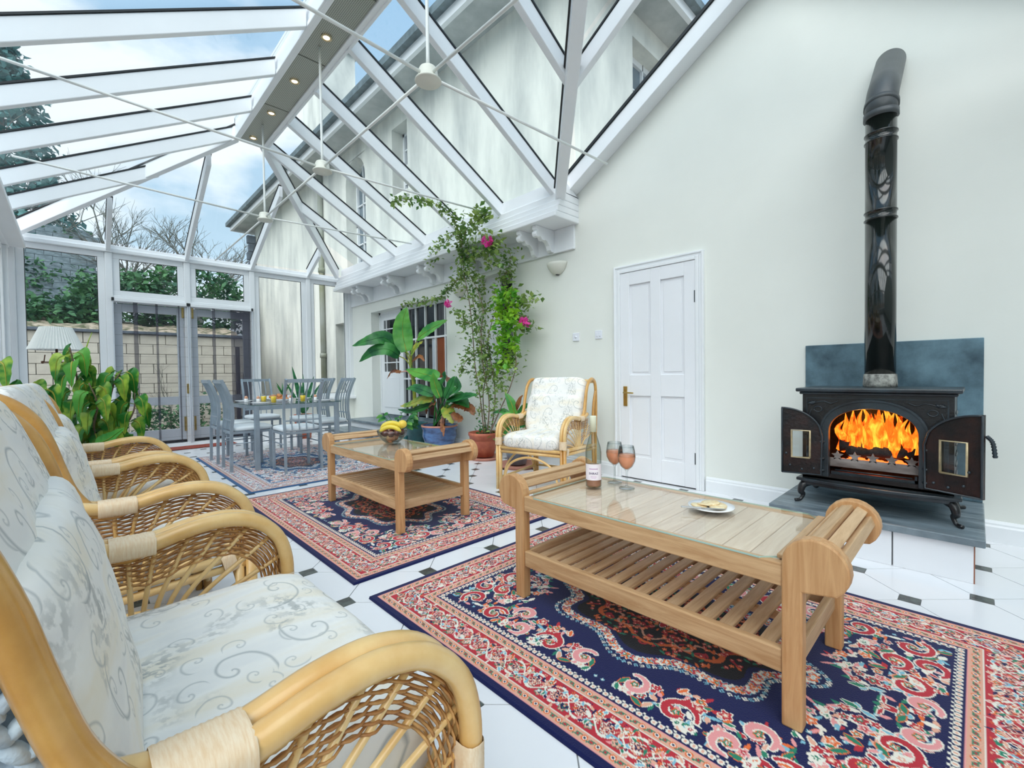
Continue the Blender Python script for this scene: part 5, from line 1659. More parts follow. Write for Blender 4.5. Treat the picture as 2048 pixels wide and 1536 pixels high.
# door leaves
def stove_door(hx, hy, ux, uy, w=0.205):
    d = Vector((ux, uy, 0)).normalized(); nrm = Vector((d.y, -d.x, 0))
    if nrm.x > 0: nrm = -nrm
    def q(u, z, t): v = Vector((hx, hy, z))+d*u+nrm*t; return (v.x, v.y, v.z)
    def top(u): return 0.635+0.165*math.sqrt(max(0, 1-(1-u/w)**2))
    zb = SZ0+0.025
    m = MB()
    def cell(u0, u1, z0, z1a, z1b, t0, t1):
        m.prism([q(u0, z0, t0), q(u1, z0, t0), q(u1, z1b, t0), q(u0, z1a, t0)], nrm*(t1-t0))
    wu0, wu1, wz0, wz1 = w*0.27, w*0.76, zb+0.095, 0.665
    cell(0.0, w, zb, wz0, wz0, 0, 0.014)
    def cols(u0, u1, z0, n_=5):
        for k in range(n_):
            a, b = u0+(u1-u0)*k/n_, u0+(u1-u0)*(k+1)/n_
            cell(a, b, z0, top(a), top(b), 0, 0.014)
    cols(0.0, wu0, wz0, 8); cols(wu1, w, wz0, 4)
    cols(wu0, wu1, wz1, 6)
    leaf_ = m.build('door', IRONR, sv, off=off)
    m = MB()      # rim
    rim = [q(w-0.004, zb+0.004, 0.018)]+[q(w-0.004, top(w)-0.004, 0.018)]+[q(w*(1-k/14), top(w*(1-k/14))-0.004, 0.018) for k in range(1, 15)]+[q(0.004, zb+0.004, 0.018), q(w-0.004, zb+0.004, 0.018)]
    m.tube(rim, 0.0055, 6)
    m.build('door_rim', IRONB, leaf_)
    m = MB()
    m.prism([q(wu0, wz0, 0.006), q(wu1, wz0, 0.006), q(wu1, wz1, 0.006), q(wu0, wz1, 0.006)], nrm*0.003)
    pn = m.build('pane', CLEARG, leaf_)
    m = MB(); m.tube([q(wu0+0.004, wz0+0.004, 0.017), q(wu1-0.004, wz0+0.004, 0.017), q(wu1-0.004, wz1-0.004, 0.017), q(wu0+0.004, wz1-0.004, 0.017), q(wu0+0.004, wz0+0.004, 0.017)], 0.0062, 6)
    m.build('pane_clip_frame', BRASSP, leaf_)
    for z in (zb+0.03, zb+0.10, 0.60): m = MB(); m.tube([q(-0.012, z, 0.004), q(0.012, z, 0.010)], 0.007, 6); m.build('hinge', IRONB, leaf_)
    for u, z in ((0.04, zb+0.04), (0.10, zb+0.03), (0.16, zb+0.05), (0.18, zb+0.12)): m = MB(); m.ball(q(u, z, 0.016), 0.007); m.build('rivet', IRONB, leaf_)
    for ch in leaf_.children:
        me = ch.data; me.transform(Matrix.Translation(-Vector(off)))
    return leaf_, q
stove_door(SX-0.02, 0.632, -0.045, 0.20)
lf_, q_ = stove_door(SX-0.02, 0.178, -0.095, -0.20, 0.232)
m = MB(); pp = [Vector(q_(0.230, 0.70, -0.01)), Vector(q_(0.248, 0.67, -0.02)), Vector(q_(0.258, 0.60, -0.02))]
sp_ = spline(pp, 10)
m.tube(sp_, [0.007+0.003*(k % 2) for k in range(len(sp_))], 8)
m.v = [(a-off[0], b-off[1], c-off[2]) for a, b, c in m.v]
m.build('coil_handle', IRONB, lf_)
# grate, ash pan, logs, flames
m = MB()
gx = SX+0.05
m.box(gx, gx+0.012, YC-0.20, YC+0.20, SZ0+0.075, SZ0+0.125)
for k in range(5):
    yc = YC-0.165+0.0825*k
    o = []
    for j in range(10):
        a = PI/2+2*PI*j/10; r = 0.030 if j % 2 == 0 else 0.014
        o.append((gx, yc+r*math.cos(a), SZ0+0.140+r*math.sin(a)))
    m.prism(o, (0.012, 0, 0))
m.build('fire_fret', ASH, sv, off=off)
m = MB(); m.box(SX+0.02, SX+0.04, YC-0.19, YC+0.19, SZ0+0.035, SZ0+0.05); m.box(SX+0.02, SX+0.30, YC-0.19, YC-0.18, SZ0+0.035, SZ0+0.07); m.box(SX+0.03, SX+0.30, YC-0.18, YC+0.18, SZ0+0.02, SZ0+0.03); m.tube([(SX+0.02, YC-0.17, SZ0+0.06), (SX+0.02, YC+0.17, SZ0+0.06)], 0.004, 6)
m.build('ash_pan', IRONB, sv, off=off)
for (a, b, r) in (((gx+0.06, YC+0.13, SZ0+0.16), (gx+0.08, YC-0.17, SZ0+0.175), 0.032), ((gx+0.12, YC-0.10, SZ0+0.14), (gx+0.10, YC+0.17, SZ0+0.19), 0.035), ((gx+0.16, YC+0.14, SZ0+0.20), (gx+0.20, YC-0.16, SZ0+0.19), 0.04)):
    m = MB(); P_ = [Vector(a).lerp(Vector(b), k/8)+Vector((0, 0, 0.006*math.sin(k*2))) for k in range(9)]
    m.tube(P_, [r*(1+0.12*math.sin(k*1.7)) for k in range(9)], 9); m.build('log', CHAR, sv, off=off)
EMB = mat('ember', (0.5, 0.08, 0.02), 0.9, emit=(1.0, 0.13, 0.02), es=2.2, var=0.9, scale=30)
m = MB(); rg = random.Random(8)
for k in range(26):
    m.ball((gx+0.03+0.16*rg.random(), YC-0.16+0.32*rg.random(), SZ0+0.10+0.03*rg.random()), 0.016+0.010*rg.random(), 0.02, 0.014, 7, 5)
m.build('embers', EMB, sv, off=off)
def flame_mat():
    m_, nt, b = new_mat('flame'); nt.nodes.remove(b)
    N = nt.nodes.new; L = nt.links.new
    tc = N('ShaderNodeTexCoord'); mp = N('ShaderNodeMapping'); mp.inputs['Scale'].default_value = (9, 16, 6)
    nz = N('ShaderNodeTexNoise'); nz.inputs['Scale'].default_value = 1.6; nz.inputs['Detail'].default_value = 4; nz.inputs['Distortion'].default_value = 1.2
    L(tc.outputs['Object'], mp.inputs[0]); L(mp.outputs[0], nz.inputs['Vector'])
    cr = N('ShaderNodeValToRGB')
    e = cr.color_ramp.elements
    e[0].position = 0.30; e[0].color = (0.75, 0.03, 0.004, 1)
    e[1].position = 0.72; e[1].color = (1.0, 0.55, 0.05, 1)
    x_ = e.new(0.48); x_.color = (1.0, 0.16, 0.01, 1)
    em = N('ShaderNodeEmission'); em.inputs['Strength'].default_value = 1.25
    tr = N('ShaderNodeBsdfTransparent'); mx = N('ShaderNodeMixShader')
    r2 = N('ShaderNodeValToRGB'); r2.color_ramp.elements[0].position = 0.30; r2.color_ramp.elements[1].position = 0.46
    L(nz.outputs['Fac'], cr.inputs['Fac']); L(cr.outputs[0], em.inputs[0]); L(nz.outputs['Fac'], r2.inputs['Fac'])
    L(r2.outputs[0], mx.inputs[0]); L(tr.outputs[0], mx.inputs[1]); L(em.outputs[0], mx.inputs[2])
    L(mx.outputs[0], nt.nodes['Material Output'].inputs['Surface'])
    return m_
FLAME = flame_mat()
rg = random.Random(21)
for k in range(22):
    y = YC-0.17+0.34*(k+0.5)/22+rg.uniform(-0.01, 0.01)
    x_ = gx+0.06+0.16*rg.random()
    hgt = (0.15+0.10*rg.random())*(1-0.35*abs(y-YC)/0.18)+0.05
    base = SZ0+0.15+0.02*rg.random()
    w_ = 0.026+0.016*rg.random(); sw = rg.uniform(-0.02, 0.02)
    P_ = spline([(x_, y, base), (x_, y+sw, base+hgt*0.35), (x_, y-sw*0.7, base+hgt*0.7), (x_, y+sw, base+hgt)], 4)
    m = MB(); nn = len(P_); m.tube(P_, [w_*(0.75+0.25*math.sin(PI*i/nn*1.2))*(1-(i/(nn-1))**2.2)+0.0008 for i in range(nn)], 8, flat=0.6)
    m.build('flame', FLAME, sv, off=off)
fl_l = bpy.data.lights.new('fire_glow', 'POINT'); fl_l.energy = 6; fl_l.color = (1, 0.45, 0.12); fl_l.shadow_soft_size = 0.08
fo = bpy.data.objects.new('fire_glow', fl_l); COL.objects.link(fo); fo.location = (SX+0.16, YC, SZ0+0.30); 

# flue
fp = thing('flue_pipe', 'glossy black flue pipe rising from the stove and elbowing into the wall', 'flue pipe', (3.44, 0.40, SZ1+0.01))
off = fp.location
fx, fy, fr = 3.44, 0.40, 0.074
one('lathe', [(fr+0.006, SZ1+0.012), (fr+0.008, SZ1+0.03), (fr+0.004, SZ1+0.085), (fr-0.002, SZ1+0.09)], (fx, fy, 0), 32).build('cement_collar', CEMENT, fp, off=off)
prof = [(fr, SZ1+0.088), (fr, 1.90)]
for zc_ in (1.905, 1.95, 2.36, 2.405): prof += [(fr, zc_-0.005), (fr+0.006, zc_-0.003), (fr+0.006, zc_+0.003), (fr, zc_+0.005)]
prof += [(fr, 2.51)]
one('lathe', prof, (fx, fy, 0), 40).build('flue_tube', ENAMEL, fp, off=off)
P_ = [(fx, fy, 2.50), (fx, fy, 2.56), (fx+0.02, fy, 2.61), (fx+0.07, fy, 2.68), (fx+0.40, fy, 3.01)]
m = MB(); m.tube(P_, [fr+0.004]*5, 32)
m.tube([(fx, fy, 2.495), (fx, fy, 2.53)], fr+0.010, 32); m.tube([(fx+0.005, fy, 2.56), (fx+0.018, fy, 2.59)], fr+0.010, 32)
m.build('elbow', GREYPIPE, fp, off=off)

# ================================================================== THINGS ON THE COFFEE TABLES
WINE = glass_mat('rose_wine_clear', (0.95, 0.40, 0.26), 0.5)
WINEF = mat('rose_wine', (0.92, 0.36, 0.20), 0.15, var=0.05, scale=30)
BOTTLE = glass_mat('bottle_glass', (0.84, 0.88, 0.84), 1.2, edge=(0.16, 0.20, 0.17))
bt = thing('wine_bottle', 'clear bottle of rose wine with a white label on the near coffee table', 'bottle', (1.77, 1.275, TZ))
one('lathe', [(0.0, 0.003), (0.033, 0.0), (0.0375, 0.004), (0.0375, 0.165), (0.034, 0.19), (0.024, 0.225), (0.0165, 0.25), (0.0145, 0.27), (0.0145, 0.315)], (0, 0, 0), 32).build('glass_body', BOTTLE, bt)
one('lathe', [(0.0, 0.006), (0.0335, 0.006), (0.0345, 0.012), (0.0345, 0.105), (0.0, 0.105)], (0, 0, 0), 28).build('wine', mat('rose_wine_bottle', (0.62, 0.26, 0.17), 0.12, var=0.2, scale=15), bt)
one('lathe', [(0.0157, 0.262), (0.0160, 0.335), (0.0150, 0.338), (0.0, 0.338)], (0, 0, 0), 24).build('screw_cap', mat('cream_cap', (0.80, 0.80, 0.62), 0.4, var=0.05, scale=30), bt)
m = MB(); vs = []; fs = []
fa = math.atan2(-1.275, -1.77)
for k in range(25):
    a = fa-1.25+2.5*k/24
    vs += [(0.0381*math.cos(a), 0.0381*math.sin(a), 0.036), (0.0381*math.cos(a), 0.0381*math.sin(a), 0.112)]
for k in range(24): fs.append((k*2, k*2+2, k*2+3, k*2+1))
m.add(vs, fs, True); m.build('label_paper', mat('pink_white_label', (0.86, 0.80, 0.86), 0.6, var=0.03), bt)
def wrap_text(body, size, z, parent, mt, rad_=0.0386, bold=0.0):
    cu = bpy.data.curves.new('lettering', 'FONT'); cu.body = body; cu.size = size; cu.align_x = 'CENTER'; cu.extrude = 0.0; cu.offset = bold
    o = bpy.data.objects.new('lettering', cu); COL.objects.link(o)
    bpy.context.view_layer.update()
    me = bpy.data.meshes.new_from_object(o.evaluated_get(bpy.context.evaluated_depsgraph_get()))
    bpy.data.objects.remove(o)
    for v in me.vertices:
        a = fa+v.co.x/rad_
        v.co = Vector((rad_*math.cos(a), rad_*math.sin(a), z+v.co.y))
    me.materials.clear(); me.materials.append(mt)
    o = bpy.data.objects.new('lettering', me); COL.objects.link(o); o.parent = parent
    return o
INK = mat('violet_ink', (0.10, 0.07, 0.16), 0.6, var=0.1)
INKP = mat('pink_ink', (0.52, 0.28, 0.52), 0.6, var=0.1)
wrap_text('SHIRAZ', 0.0135, 0.064, bt, INK, bold=0.0003)
m = MB()
for z, hw_, th in ((0.088, 0.55, 0.0035), (0.055, 0.34, 0.0012), (0.050, 0.40, 0.0012), (0.046, 0.28, 0.0012)):
    vs = []; fs = []; n = 10
    for k in range(n+1):
        a = fa-hw_+2*hw_*k/n
        vs += [(0.0384*math.cos(a), 0.0384*math.sin(a), z), (0.0384*math.cos(a), 0.0384*math.sin(a), z+th)]
    for k in range(n): fs.append((k*2, k*2+2, k*2+3, k*2+1))
    m.add(vs, fs, True)
m.build('print_lines', INKP, bt)
def wine_glass(x, y, lab):
    t = thing('wine_glass', lab, 'wine glass', (x, y, TZ), group='pair of wine glasses')
    one('lathe', [(0.0, 0.0), (0.036, 0.0), (0.036, 0.002), (0.012, 0.006), (0.0045, 0.014), (0.0042, 0.078), (0.010, 0.088), (0.027, 0.103), (0.039, 0.128), (0.0415, 0.150), (0.038, 0.178), (0.033, 0.200), (0.0318, 0.200), (0.0368, 0.178), (0.0402, 0.150)], (0, 0, 0), 28, closed=True).build('glass', CLEARG, t)
    one('lathe', [(0.0, 0.089), (0.008, 0.090), (0.026, 0.1055), (0.0375, 0.129), (0.0398, 0.150), (0.0385, 0.160), (0.0, 0.160)], (0, 0, 0), 28).build('wine', WINEF, t)
wine_glass(1.905, 1.245, 'left one of two glasses of rose wine beside the bottle')
wine_glass(1.845, 1.140, 'right one of two glasses of rose wine, nearer the plate')
plate(1.785, 0.725, TZ, 0.085, 'small white plate of crackers on the near coffee table', None)
bpy.data.objects[-1] if False else None
CRK = mat('cracker', (0.86, 0.74, 0.48), 0.75, col2=(0.72, 0.52, 0.28), scale=60, bump=0.2)
k0 = None
for i, (dx, dy, dz, tl, a) in enumerate(((-0.030, 0.035, 0.011, 0.12, 0.4), (-0.010, 0.018, 0.015, 0.18, 1.0), (0.012, 0.004, 0.018, 0.15, 2.0), (0.018, -0.022, 0.014, 0.1, 3.0), (-0.012, -0.030, 0.013, 0.12, 4.2), (0.035, 0.022, 0.012, 0.12, 5.0))):
    if k0 is None:
        o = one('lathe', [(0.0, 0.0), (0.030, 0.0), (0.031, 0.003), (0.028, 0.006), (0.0, 0.006)], (0, 0, 0), 20).build('cracker', CRK); k0 = o
    else: o = k0.copy(); COL.objects.link(o)
    o.location = (1.785+dx, 0.725+dy, TZ+dz); o.rotation_euler = (tl*math.cos(a), tl*math.sin(a), a)
    tag(o, ['round cracker at the far left edge of the plate', 'second cracker from the left in the overlapping row', 'topmost round cracker in the middle of the plate', 'round cracker nearest the right edge of the plate', 'cracker at the near edge of the plate by the knife', 'cracker half hidden at the back of the plate'][i], 'cracker', 'crackers on the plate')
kn = thing('table_knife', 'steel knife resting across the edge of the cracker plate', 'knife', (1.71, 0.73, TZ+0.019))
STEEL = mat('brushed_steel', (0.45, 0.46, 0.47), 0.3, metal=0.8, var=0.1)
kn.rotation_euler = (0, 0, rad(-58))
one('prism', [(0, -0.007, 0), (0.075, -0.005, 0), (0.085, 0.002, 0), (0.075, 0.006, 0), (0, 0.004, 0)], (0, 0, 0.0015)).build('blade', STEEL, kn)
one('box', -0.075, 0.0, -0.006, 0.005, -0.001, 0.004).build('handle', STEEL, kn, bevel=0.0015)

fb = thing('fruit_bowl', 'clear glass fruit bowl standing on the far coffee table', 'bowl', (1.83, 3.30, TZ))
one('lathe', [(0.0, 0.0), (0.05, 0.0), (0.055, 0.004), (0.088, 0.03), (0.112, 0.065), (0.120, 0.105), (0.116, 0.105), (0.108, 0.066), (0.085, 0.034), (0.05, 0.008), (0.0, 0.008)], (0, 0, 0), 36).build('glass', CLEARG, fb)
PLUM = mat('dark_plum', (0.10, 0.018, 0.018), 0.25, col2=(0.22, 0.05, 0.03), scale=12)
LEMON = mat('lemon_skin', (0.88, 0.62, 0.08), 0.4, var=0.1, scale=30, bump=0.2)
PEACHM = mat('peach_skin', (0.75, 0.25, 0.12), 0.6, col2=(0.75, 0.50, 0.20), scale=10)
BAN = mat('banana_skin', (0.85, 0.66, 0.06), 0.4, col2=(0.70, 0.55, 0.08), scale=14)
def fruit(name, mt, x, y, z, r, lab, cat, grp=None, rz=None):
    o = one('ball', (0, 0, 0), r, r, rz or r, 18, 12).build(name, mt)
    o.location = (1.83+x, 3.30+y, TZ+z); tag(o, lab, cat, grp); return o
fruit('peach', PEACHM, -0.03, -0.03, 0.043, 0.035, 'orange-red peach at the bottom of the glass bowl', 'peach')
fruit('peach', PEACHM, 0.03, 0.02, 0.045, 0.035, 'second peach low in the glass bowl, behind', 'peach')
for i, (x, y, z) in enumerate(((-0.070, -0.015, 0.082), (-0.045, -0.062, 0.080), (0.005, -0.072, 0.084), (-0.01, -0.015, 0.090), (0.060, -0.05, 0.085), (0.05, 0.05, 0.085), (-0.03, 0.05, 0.085), (-0.058, 0.045, 0.090))):
    fruit('plum', PLUM, x, y, z, 0.026, ['leftmost dark plum in the glass fruit bowl', 'dark plum at the front left under the bananas', 'dark plum at the front of the bowl', 'dark plum in the middle of the bowl', 'dark plum at the right front below the lemon', 'dark plum at the back right of the bowl', 'dark plum at the back of the bowl', 'dark plum at the back left of the bowl'][i], 'plum', 'plums in the fruit bowl')
fruit('lemon', LEMON, 0.052, -0.075, 0.152, 0.036, 'yellow lemon on the right of the bananas in the bowl', 'lemon', rz=0.033)
m0 = None
for i, (dz, dr, a, lab) in enumerate(((0.128, 0.0, -0.75, 'lower banana lying across the top of the fruit bowl'), (0.158, 0.016, -0.62, 'upper banana lying across the top of the fruit bowl'))):
    m = MB()
    n = 14
    P_ = [((0.10)*math.sin(rad(-58+116*k/n)), -0.018*0, 0.10*math.cos(rad(-58+116*k/n))-0.092) for k in range(n+1)]
    m.tube(P_, [0.004+0.0145*min(1, math.sin(PI*(k+0.6)/(n+1.2))*1.7) for k in range(n+1)], 8)
    o = m.build('banana', BAN)
    o.location = (1.79+dr, 3.255+dr*0.5, TZ+dz); o.rotation_euler = (0.0, 0, a); tag(o, lab, 'banana', 'bananas in the fruit bowl')

# ================================================================== POTS AND PLANTS
CAM = Vector((0, 0, 1.02))
def at(px, py, x=None, y=None):
    """point on the plane x=... or y=... that the photograph shows at (px, py)"""
    R3 = CAM_ROT
    d = R3 @ Vector(((px-1024)/899.2, -(py-768)/899.2, -1))
    t = (x/d.x) if x is not None else (y/d.y)
    return CAM+d*t
def pot(t, prof, mt, soil_r, soil_z, name='pot'):
    one('lathe', prof, (0, 0, 0), 36).build(name, mt, t)
    one('lathe', [(0.0, soil_z-0.01), (soil_r, soil_z-0.01), (soil_r*0.6, soil_z+0.008), (0.0, soil_z+0.012)], (0, 0, 0), 20).build('soil', SOIL, t)
def saucer(x, y, r, h, mt, lab):
    o = one('lathe', [(0.0, 0.0), (r*0.86, 0.0), (r, h), (r-0.012, h), (r*0.84, 0.012), (0.0, 0.012)], (0, 0, 0), 36).build('pot_saucer', mt)
    o.location = (x, y, 0); tag(o, lab, 'saucer'); return o
def big_leaf(parent, pts, width, mt, off, fold=0.18, name='leaf', roll=0.0, ragged=0, facing=None, label=None, tip=1.0):
    """paddle leaf along a spine (world points); width = half width"""
    S_ = spline(pts, 6); n = len(S_)-1
    rg_ = random.Random(int(abs(S_[0].x*977+S_[-1].y*313+S_[-1].z*71)*10))
    vs = []; fs = []
    face = Vector(facing) if facing else Vector((-0.7, -0.6, 0.6))
    for i, p in enumerate(S_):
        d = (S_[min(i+1, n)]-S_[max(i-1, 0)]).normalized()
        side = d.cross(face).normalized()
        up = side.cross(d).normalized()
        if up.dot(face) < 0: up = -up
        t = i/n
        w = width*(math.sin(PI*min(1, 0.06+0.94*t)**0.72)**0.75)*(1 if t < 0.999 else 0)+0.001
        jl = 1+ragged*rg_.uniform(-0.35, 0.1); jr = 1+ragged*rg_.uniform(-0.35, 0.1)
        wv = 0.05*width*math.sin(i*2.1)
        for f, j in ((-1, jl), (-0.5, 1), (0, 1), (0.5, 1), (1, jr)):
            q = p+side*w*f*j+up*(abs(f)*w*fold*1.6-abs(f)**2*w*fold*0.9+wv*abs(f))
            if ragged and abs(f) == 1: q += Vector((0, 0, rg_.uniform(-0.3, 0.05)*width*ragged))
            vs.append(q)
    for i in range(n):
        for k in range(4): a = i*5+k; fs.append((a, a+1, a+6, a+5))
    m = MB(); m.add(vs, fs, True)
    o = m.build(name, mt, parent, off=off, label=label)
    m = MB(); m.tube([p+(Vector(face).normalized()*0.002) for p in S_], [0.006*(1-k/(n+1))*min(1, width/0.05)+0.0008 for k in range(n+1)], 5)
    m.v = [(a-off[0], b-off[1], c-off[2]) for a, b, c in m.v]
    m.build('midrib', LEAFYE if mt in (LEAFA, LEAFP) else mt, o)
    return o
def V(*a): return Vector(a)

# tall banana plant in the teal pot
bp_ = thing('banana_plant', 'tall banana plant in a teal pot with one big upright leaf', 'plant', (3.62, 5.82, 0.0))
off = bp_.location
pot(bp_, [(0.0, 0.0), (0.12, 0.0), (0.165, 0.27), (0.178, 0.28), (0.178, 0.32), (0.165, 0.32), (0.15, 0.28), (0, 0.27)], GTEAL, 0.15, 0.29)
m = MB(); m.tube(spline([(3.62, 5.82, 0.28), (3.60, 5.80, 0.6), (3.57, 5.78, 0.95), (3.54, 5.80, 1.25)], 5), [0.036]*6+[0.028]*6+[0.018]*4, 10); m.build('stem', LEAFYE, bp_, off=off)
def stalk(parent, a, b, c, off, r=0.009, mt=None):
    m = MB(); m.tube(spline([a, b, c], 6), r, 6); m.build('leaf_stalk', mt or LEAFYE, parent, off=off)
s0 = V(3.55, 5.79, 1.12)
a1 = at(813, 703, x=3.48); stalk(bp_, s0, V(3.52, 5.79, 1.3), a1, off)
big_leaf(bp_, [a1, at(806, 672, x=3.46), at(806, 640, x=3.46), at(814, 614, x=3.50)], 0.145, LEAFA, off, facing=(-0.7, -0.75, 0.1))
a2 = at(795, 695, x=3.42); stalk(bp_, s0, V(3.5, 5.85, 1.35), a2, off)
big_leaf(bp_, [a2, at(770, 676, x=3.25), at(740, 680, x=3.05), at(704, 692, x=2.9)], 0.105, LEAFB, off, facing=(-0.45, -0.85, 0.35))
a3 = at(798, 712, x=3.42); stalk(bp_, s0, V(3.5, 5.85, 1.25), a3, off)
big_leaf(bp_, [a3, at(775, 698, x=3.25), at(745, 703, x=3.1), at(718, 724, x=3.0)], 0.10, LEAFB, off, facing=(-0.45, -0.85, 0.35))
a4 = at(836, 676, x=3.50); stalk(bp_, s0, V(3.54, 5.75, 1.35), a4, off)
big_leaf(bp_, [a4, at(852, 664, x=3.50), at(872, 652, x=3.52), at(895, 640, x=3.55)], 0.10, LEAFA, off, facing=(-0.75, -0.4, 0.45))
a5 = at(822, 708, x=3.46); stalk(bp_, s0, s0.lerp(a5, 0.5), a5, off)
big_leaf(bp_, [a5, at(832, 694, x=3.45), at(846, 682, x=3.45)], 0.07, LEAFYE, off, ragged=0.6)
a6 = at(824, 724, x=3.47); stalk(bp_, s0, s0.lerp(a6, 0.5), a6, off)
big_leaf(bp_, [a6, at(838, 712, x=3.46), at(850, 722, x=3.46)], 0.045, LEAFBR, off, ragged=1.2)
a7 = at(802, 744, x=3.42); stalk(bp_, V(3.56, 5.79, 0.95), V(3.5, 5.82, 1.08), a7, off, mt=PINKS)
big_leaf(bp_, [a7, at(785, 742, x=3.38), at(774, 757, x=3.38)], 0.045, LEAFBR, off, ragged=1.2)

# wide strelitzia in the blue pot
sp2 = thing('strelitzia_plant', 'broad-leaved plant with browned leaf edges in a blue glazed pot', 'plant', (3.56, 5.12, 0.0))
off = sp2.location
pot(sp2, [(0.0, 0.0), (0.15, 0.0), (0.175, 0.02), (0.235, 0.20), (0.232, 0.29), (0.248, 0.31), (0.245, 0.345), (0.225, 0.345), (0.21, 0.30), (0, 0.29)], GBLUE, 0.21, 0.315)
one('lathe', [(0.236, 0.318), (0.25, 0.325), (0.249, 0.348), (0.236, 0.346)], (0, 0, 0), 36, closed=True).build('rim', TERRAP, sp2)
lv = [((872, 760), (862, 752), (835, 745), (812, 738), 0.085, LEAFA, 0), ((868, 790), (850, 782), (828, 775), (812, 778), 0.06, LEAFB, 0),
      ((865, 800), (842, 800), (820, 808), (800, 812), 0.06, LEAFYE, 0.3), ((868, 808), (845, 815), (820, 822), (796, 818), 0.05, LEAFB, 0.3),
      ((880, 795), (872, 775), (868, 760), (866, 745), 0.05, LEAFA, 0), ((884, 795), (885, 770), (888, 755), (890, 742), 0.055, LEAFB, 0), ((890, 795), (900, 775), (905, 762), (910, 752), 0.05, LEAFB, 0.2),
      ((895, 795), (905, 785), (915, 775), (912, 752), 0.06, LEAFB, 0), ((895, 800), (915, 796), (935, 792), (955, 790), 0.055, LEAFB, 0),
      ((898, 802), (912, 795), (925, 802), (938, 815), 0.085, LEAFB, 0.3), ((890, 812), (896, 822), (902, 832), (905, 845), 0.075, LEAFYE, 0.7), ((905, 808), (925, 810), (942, 818), (948, 830), 0.06, LEAFBR, 0.9),
      ((872, 805), (862, 808), (855, 815), (852, 826), 0.045, LEAFBR, 1.2), ((888, 830), (884, 845), (886, 860), (888, 872), 0.028, LEAFBR, 1.4), ((880, 785), (872, 792), (862, 790), (850, 786), 0.06, LEAFA, 0),
      ((898, 780), (900, 765), (893, 755), (886, 745), 0.03, LEAFBR, 0.8), ((905, 825), (915, 835), (922, 838), (925, 832), 0.045, LEAFBR, 1.0)]
rg = random.Random(5)
for (p1, p2, p3, p4, w_, mt, rag) in lv:
    x0 = 3.50-rg.random()*0.12
    dx = rg.uniform(-0.12, 0.05)
    q1, q2, q3, q4 = at(*p1, x=x0), at(*p2, x=x0+dx*0.4), at(*p3, x=x0+dx*0.8), at(*p4, x=x0+dx)
    big_leaf(sp2, [q1, q2, q3, q4], w_*1.3, mt, off, ragged=rag, facing=(-0.6, -0.55, 0.65))
    b0 = V(3.56+rg.uniform(-.07, .07), 5.12+rg.uniform(-.07, .07), 0.31)
    m = MB(); m.tube(spline([b0, b0.lerp(q1, 0.5)+V(0, 0, 0.05), q1], 5), 0.010, 6); m.build('leaf_stalk', LEAFB if rg.random() < 0.6 else BARK, sp2, off=off)

# low shrub with thick leaves in front
ls = thing('leafy_shrub', 'low dark leafy shrub behind the fruit bowl, left of the teal pot', 'plant', (3.18, 5.55, 0))
off = ls.location
pot(ls, [(0.0, 0.0), (0.09, 0.0), (0.125, 0.19), (0.115, 0.19), (0, 0.17)], GTEAL, 0.10, 0.18)
for k in range(34):
    a = rg.random()*2*PI; e = rg.uniform(0.1, 1.1); r = rg.uniform(0.10, 0.27)
    c = V(3.18+r*math.cos(a)*math.cos(e*0.6), 5.55+r*math.sin(a), 0.30+r*math.sin(e)*0.95)
    if c.x > 3.4: c.x = 3.4
    d = V(math.cos(a), math.sin(a), rg.uniform(-0.4, 0.5)).normalized()*0.10
    big_leaf(ls, [c, c+d*0.5, c+d+V(0, 0, -0.02)], 0.028, LEAFB if k % 4 else LEAFA, off)
    m = MB(); m.tube([(3.18, 5.55, 0.18), tuple(V(3.18, 5.55, 0.25).lerp(c, 0.6)), tuple(c)], 0.004, 5); m.build('stem', LEAFB, ls, off=off)
m = MB()
for k in range(14): a = k*2.4; m.ball((3.10+0.05*math.cos(a)*k/14, 5.42+0.05*math.sin(a)*k/14, 0.36), 0.016)
m.build('pink_flower_head', BRACT, ls, off=off)

# ---- bougainvillea
def leaf_cards(mm, c, n, spread, size, rg_, drop=0.0):
    for _ in range(n):
        p = Vector(c)+Vector((rg_.gauss(0, 1), rg_.gauss(0, 1), rg_.gauss(0, 1)))*spread
        d = Vector((rg_.uniform(-1, 1), rg_.uniform(-1, 1), rg_.uniform(-0.9, 0.5)-drop)).normalized()
        s_ = d.cross(Vector((rg_.uniform(-1, 1), rg_.uniform(-1, 1), 1))).normalized()
        u = s_.cross(d)
        L_ = size*rg_.uniform(0.7, 1.3); w_ = L_*0.32
        mm.add([p, p+d*L_*0.45+s_*w_+u*w_*0.4, p+d*L_, p+d*L_*0.45-s_*w_+u*w_*0.4, p+d*L_*0.5], [(0, 1, 4), (1, 2, 4), (0, 4, 3), (4, 2, 3)], True)
bg_ = thing('bougainvillea', 'tall climbing bougainvillea with three magenta flower heads in a terracotta pot', 'plant', (3.54, 4.16, 0.035))
off = bg_.location
pot(bg_, [(0.0, 0.0), (0.115, 0.0), (0.165, 0.19), (0.168, 0.20), (0.172, 0.20), (0.182, 0.25), (0.19, 0.255), (0.19, 0.29), (0.175, 0.29), (0.165, 0.24), (0, 0.23)], TERRA, 0.16, 0.26)
sc_ = saucer(3.54, 4.16, 0.205, 0.035, TERRAP, 'round terracotta saucer under the bougainvillea pot')
for ch in bg_.children: pass
rg = random.Random(12)
BX = 3.52
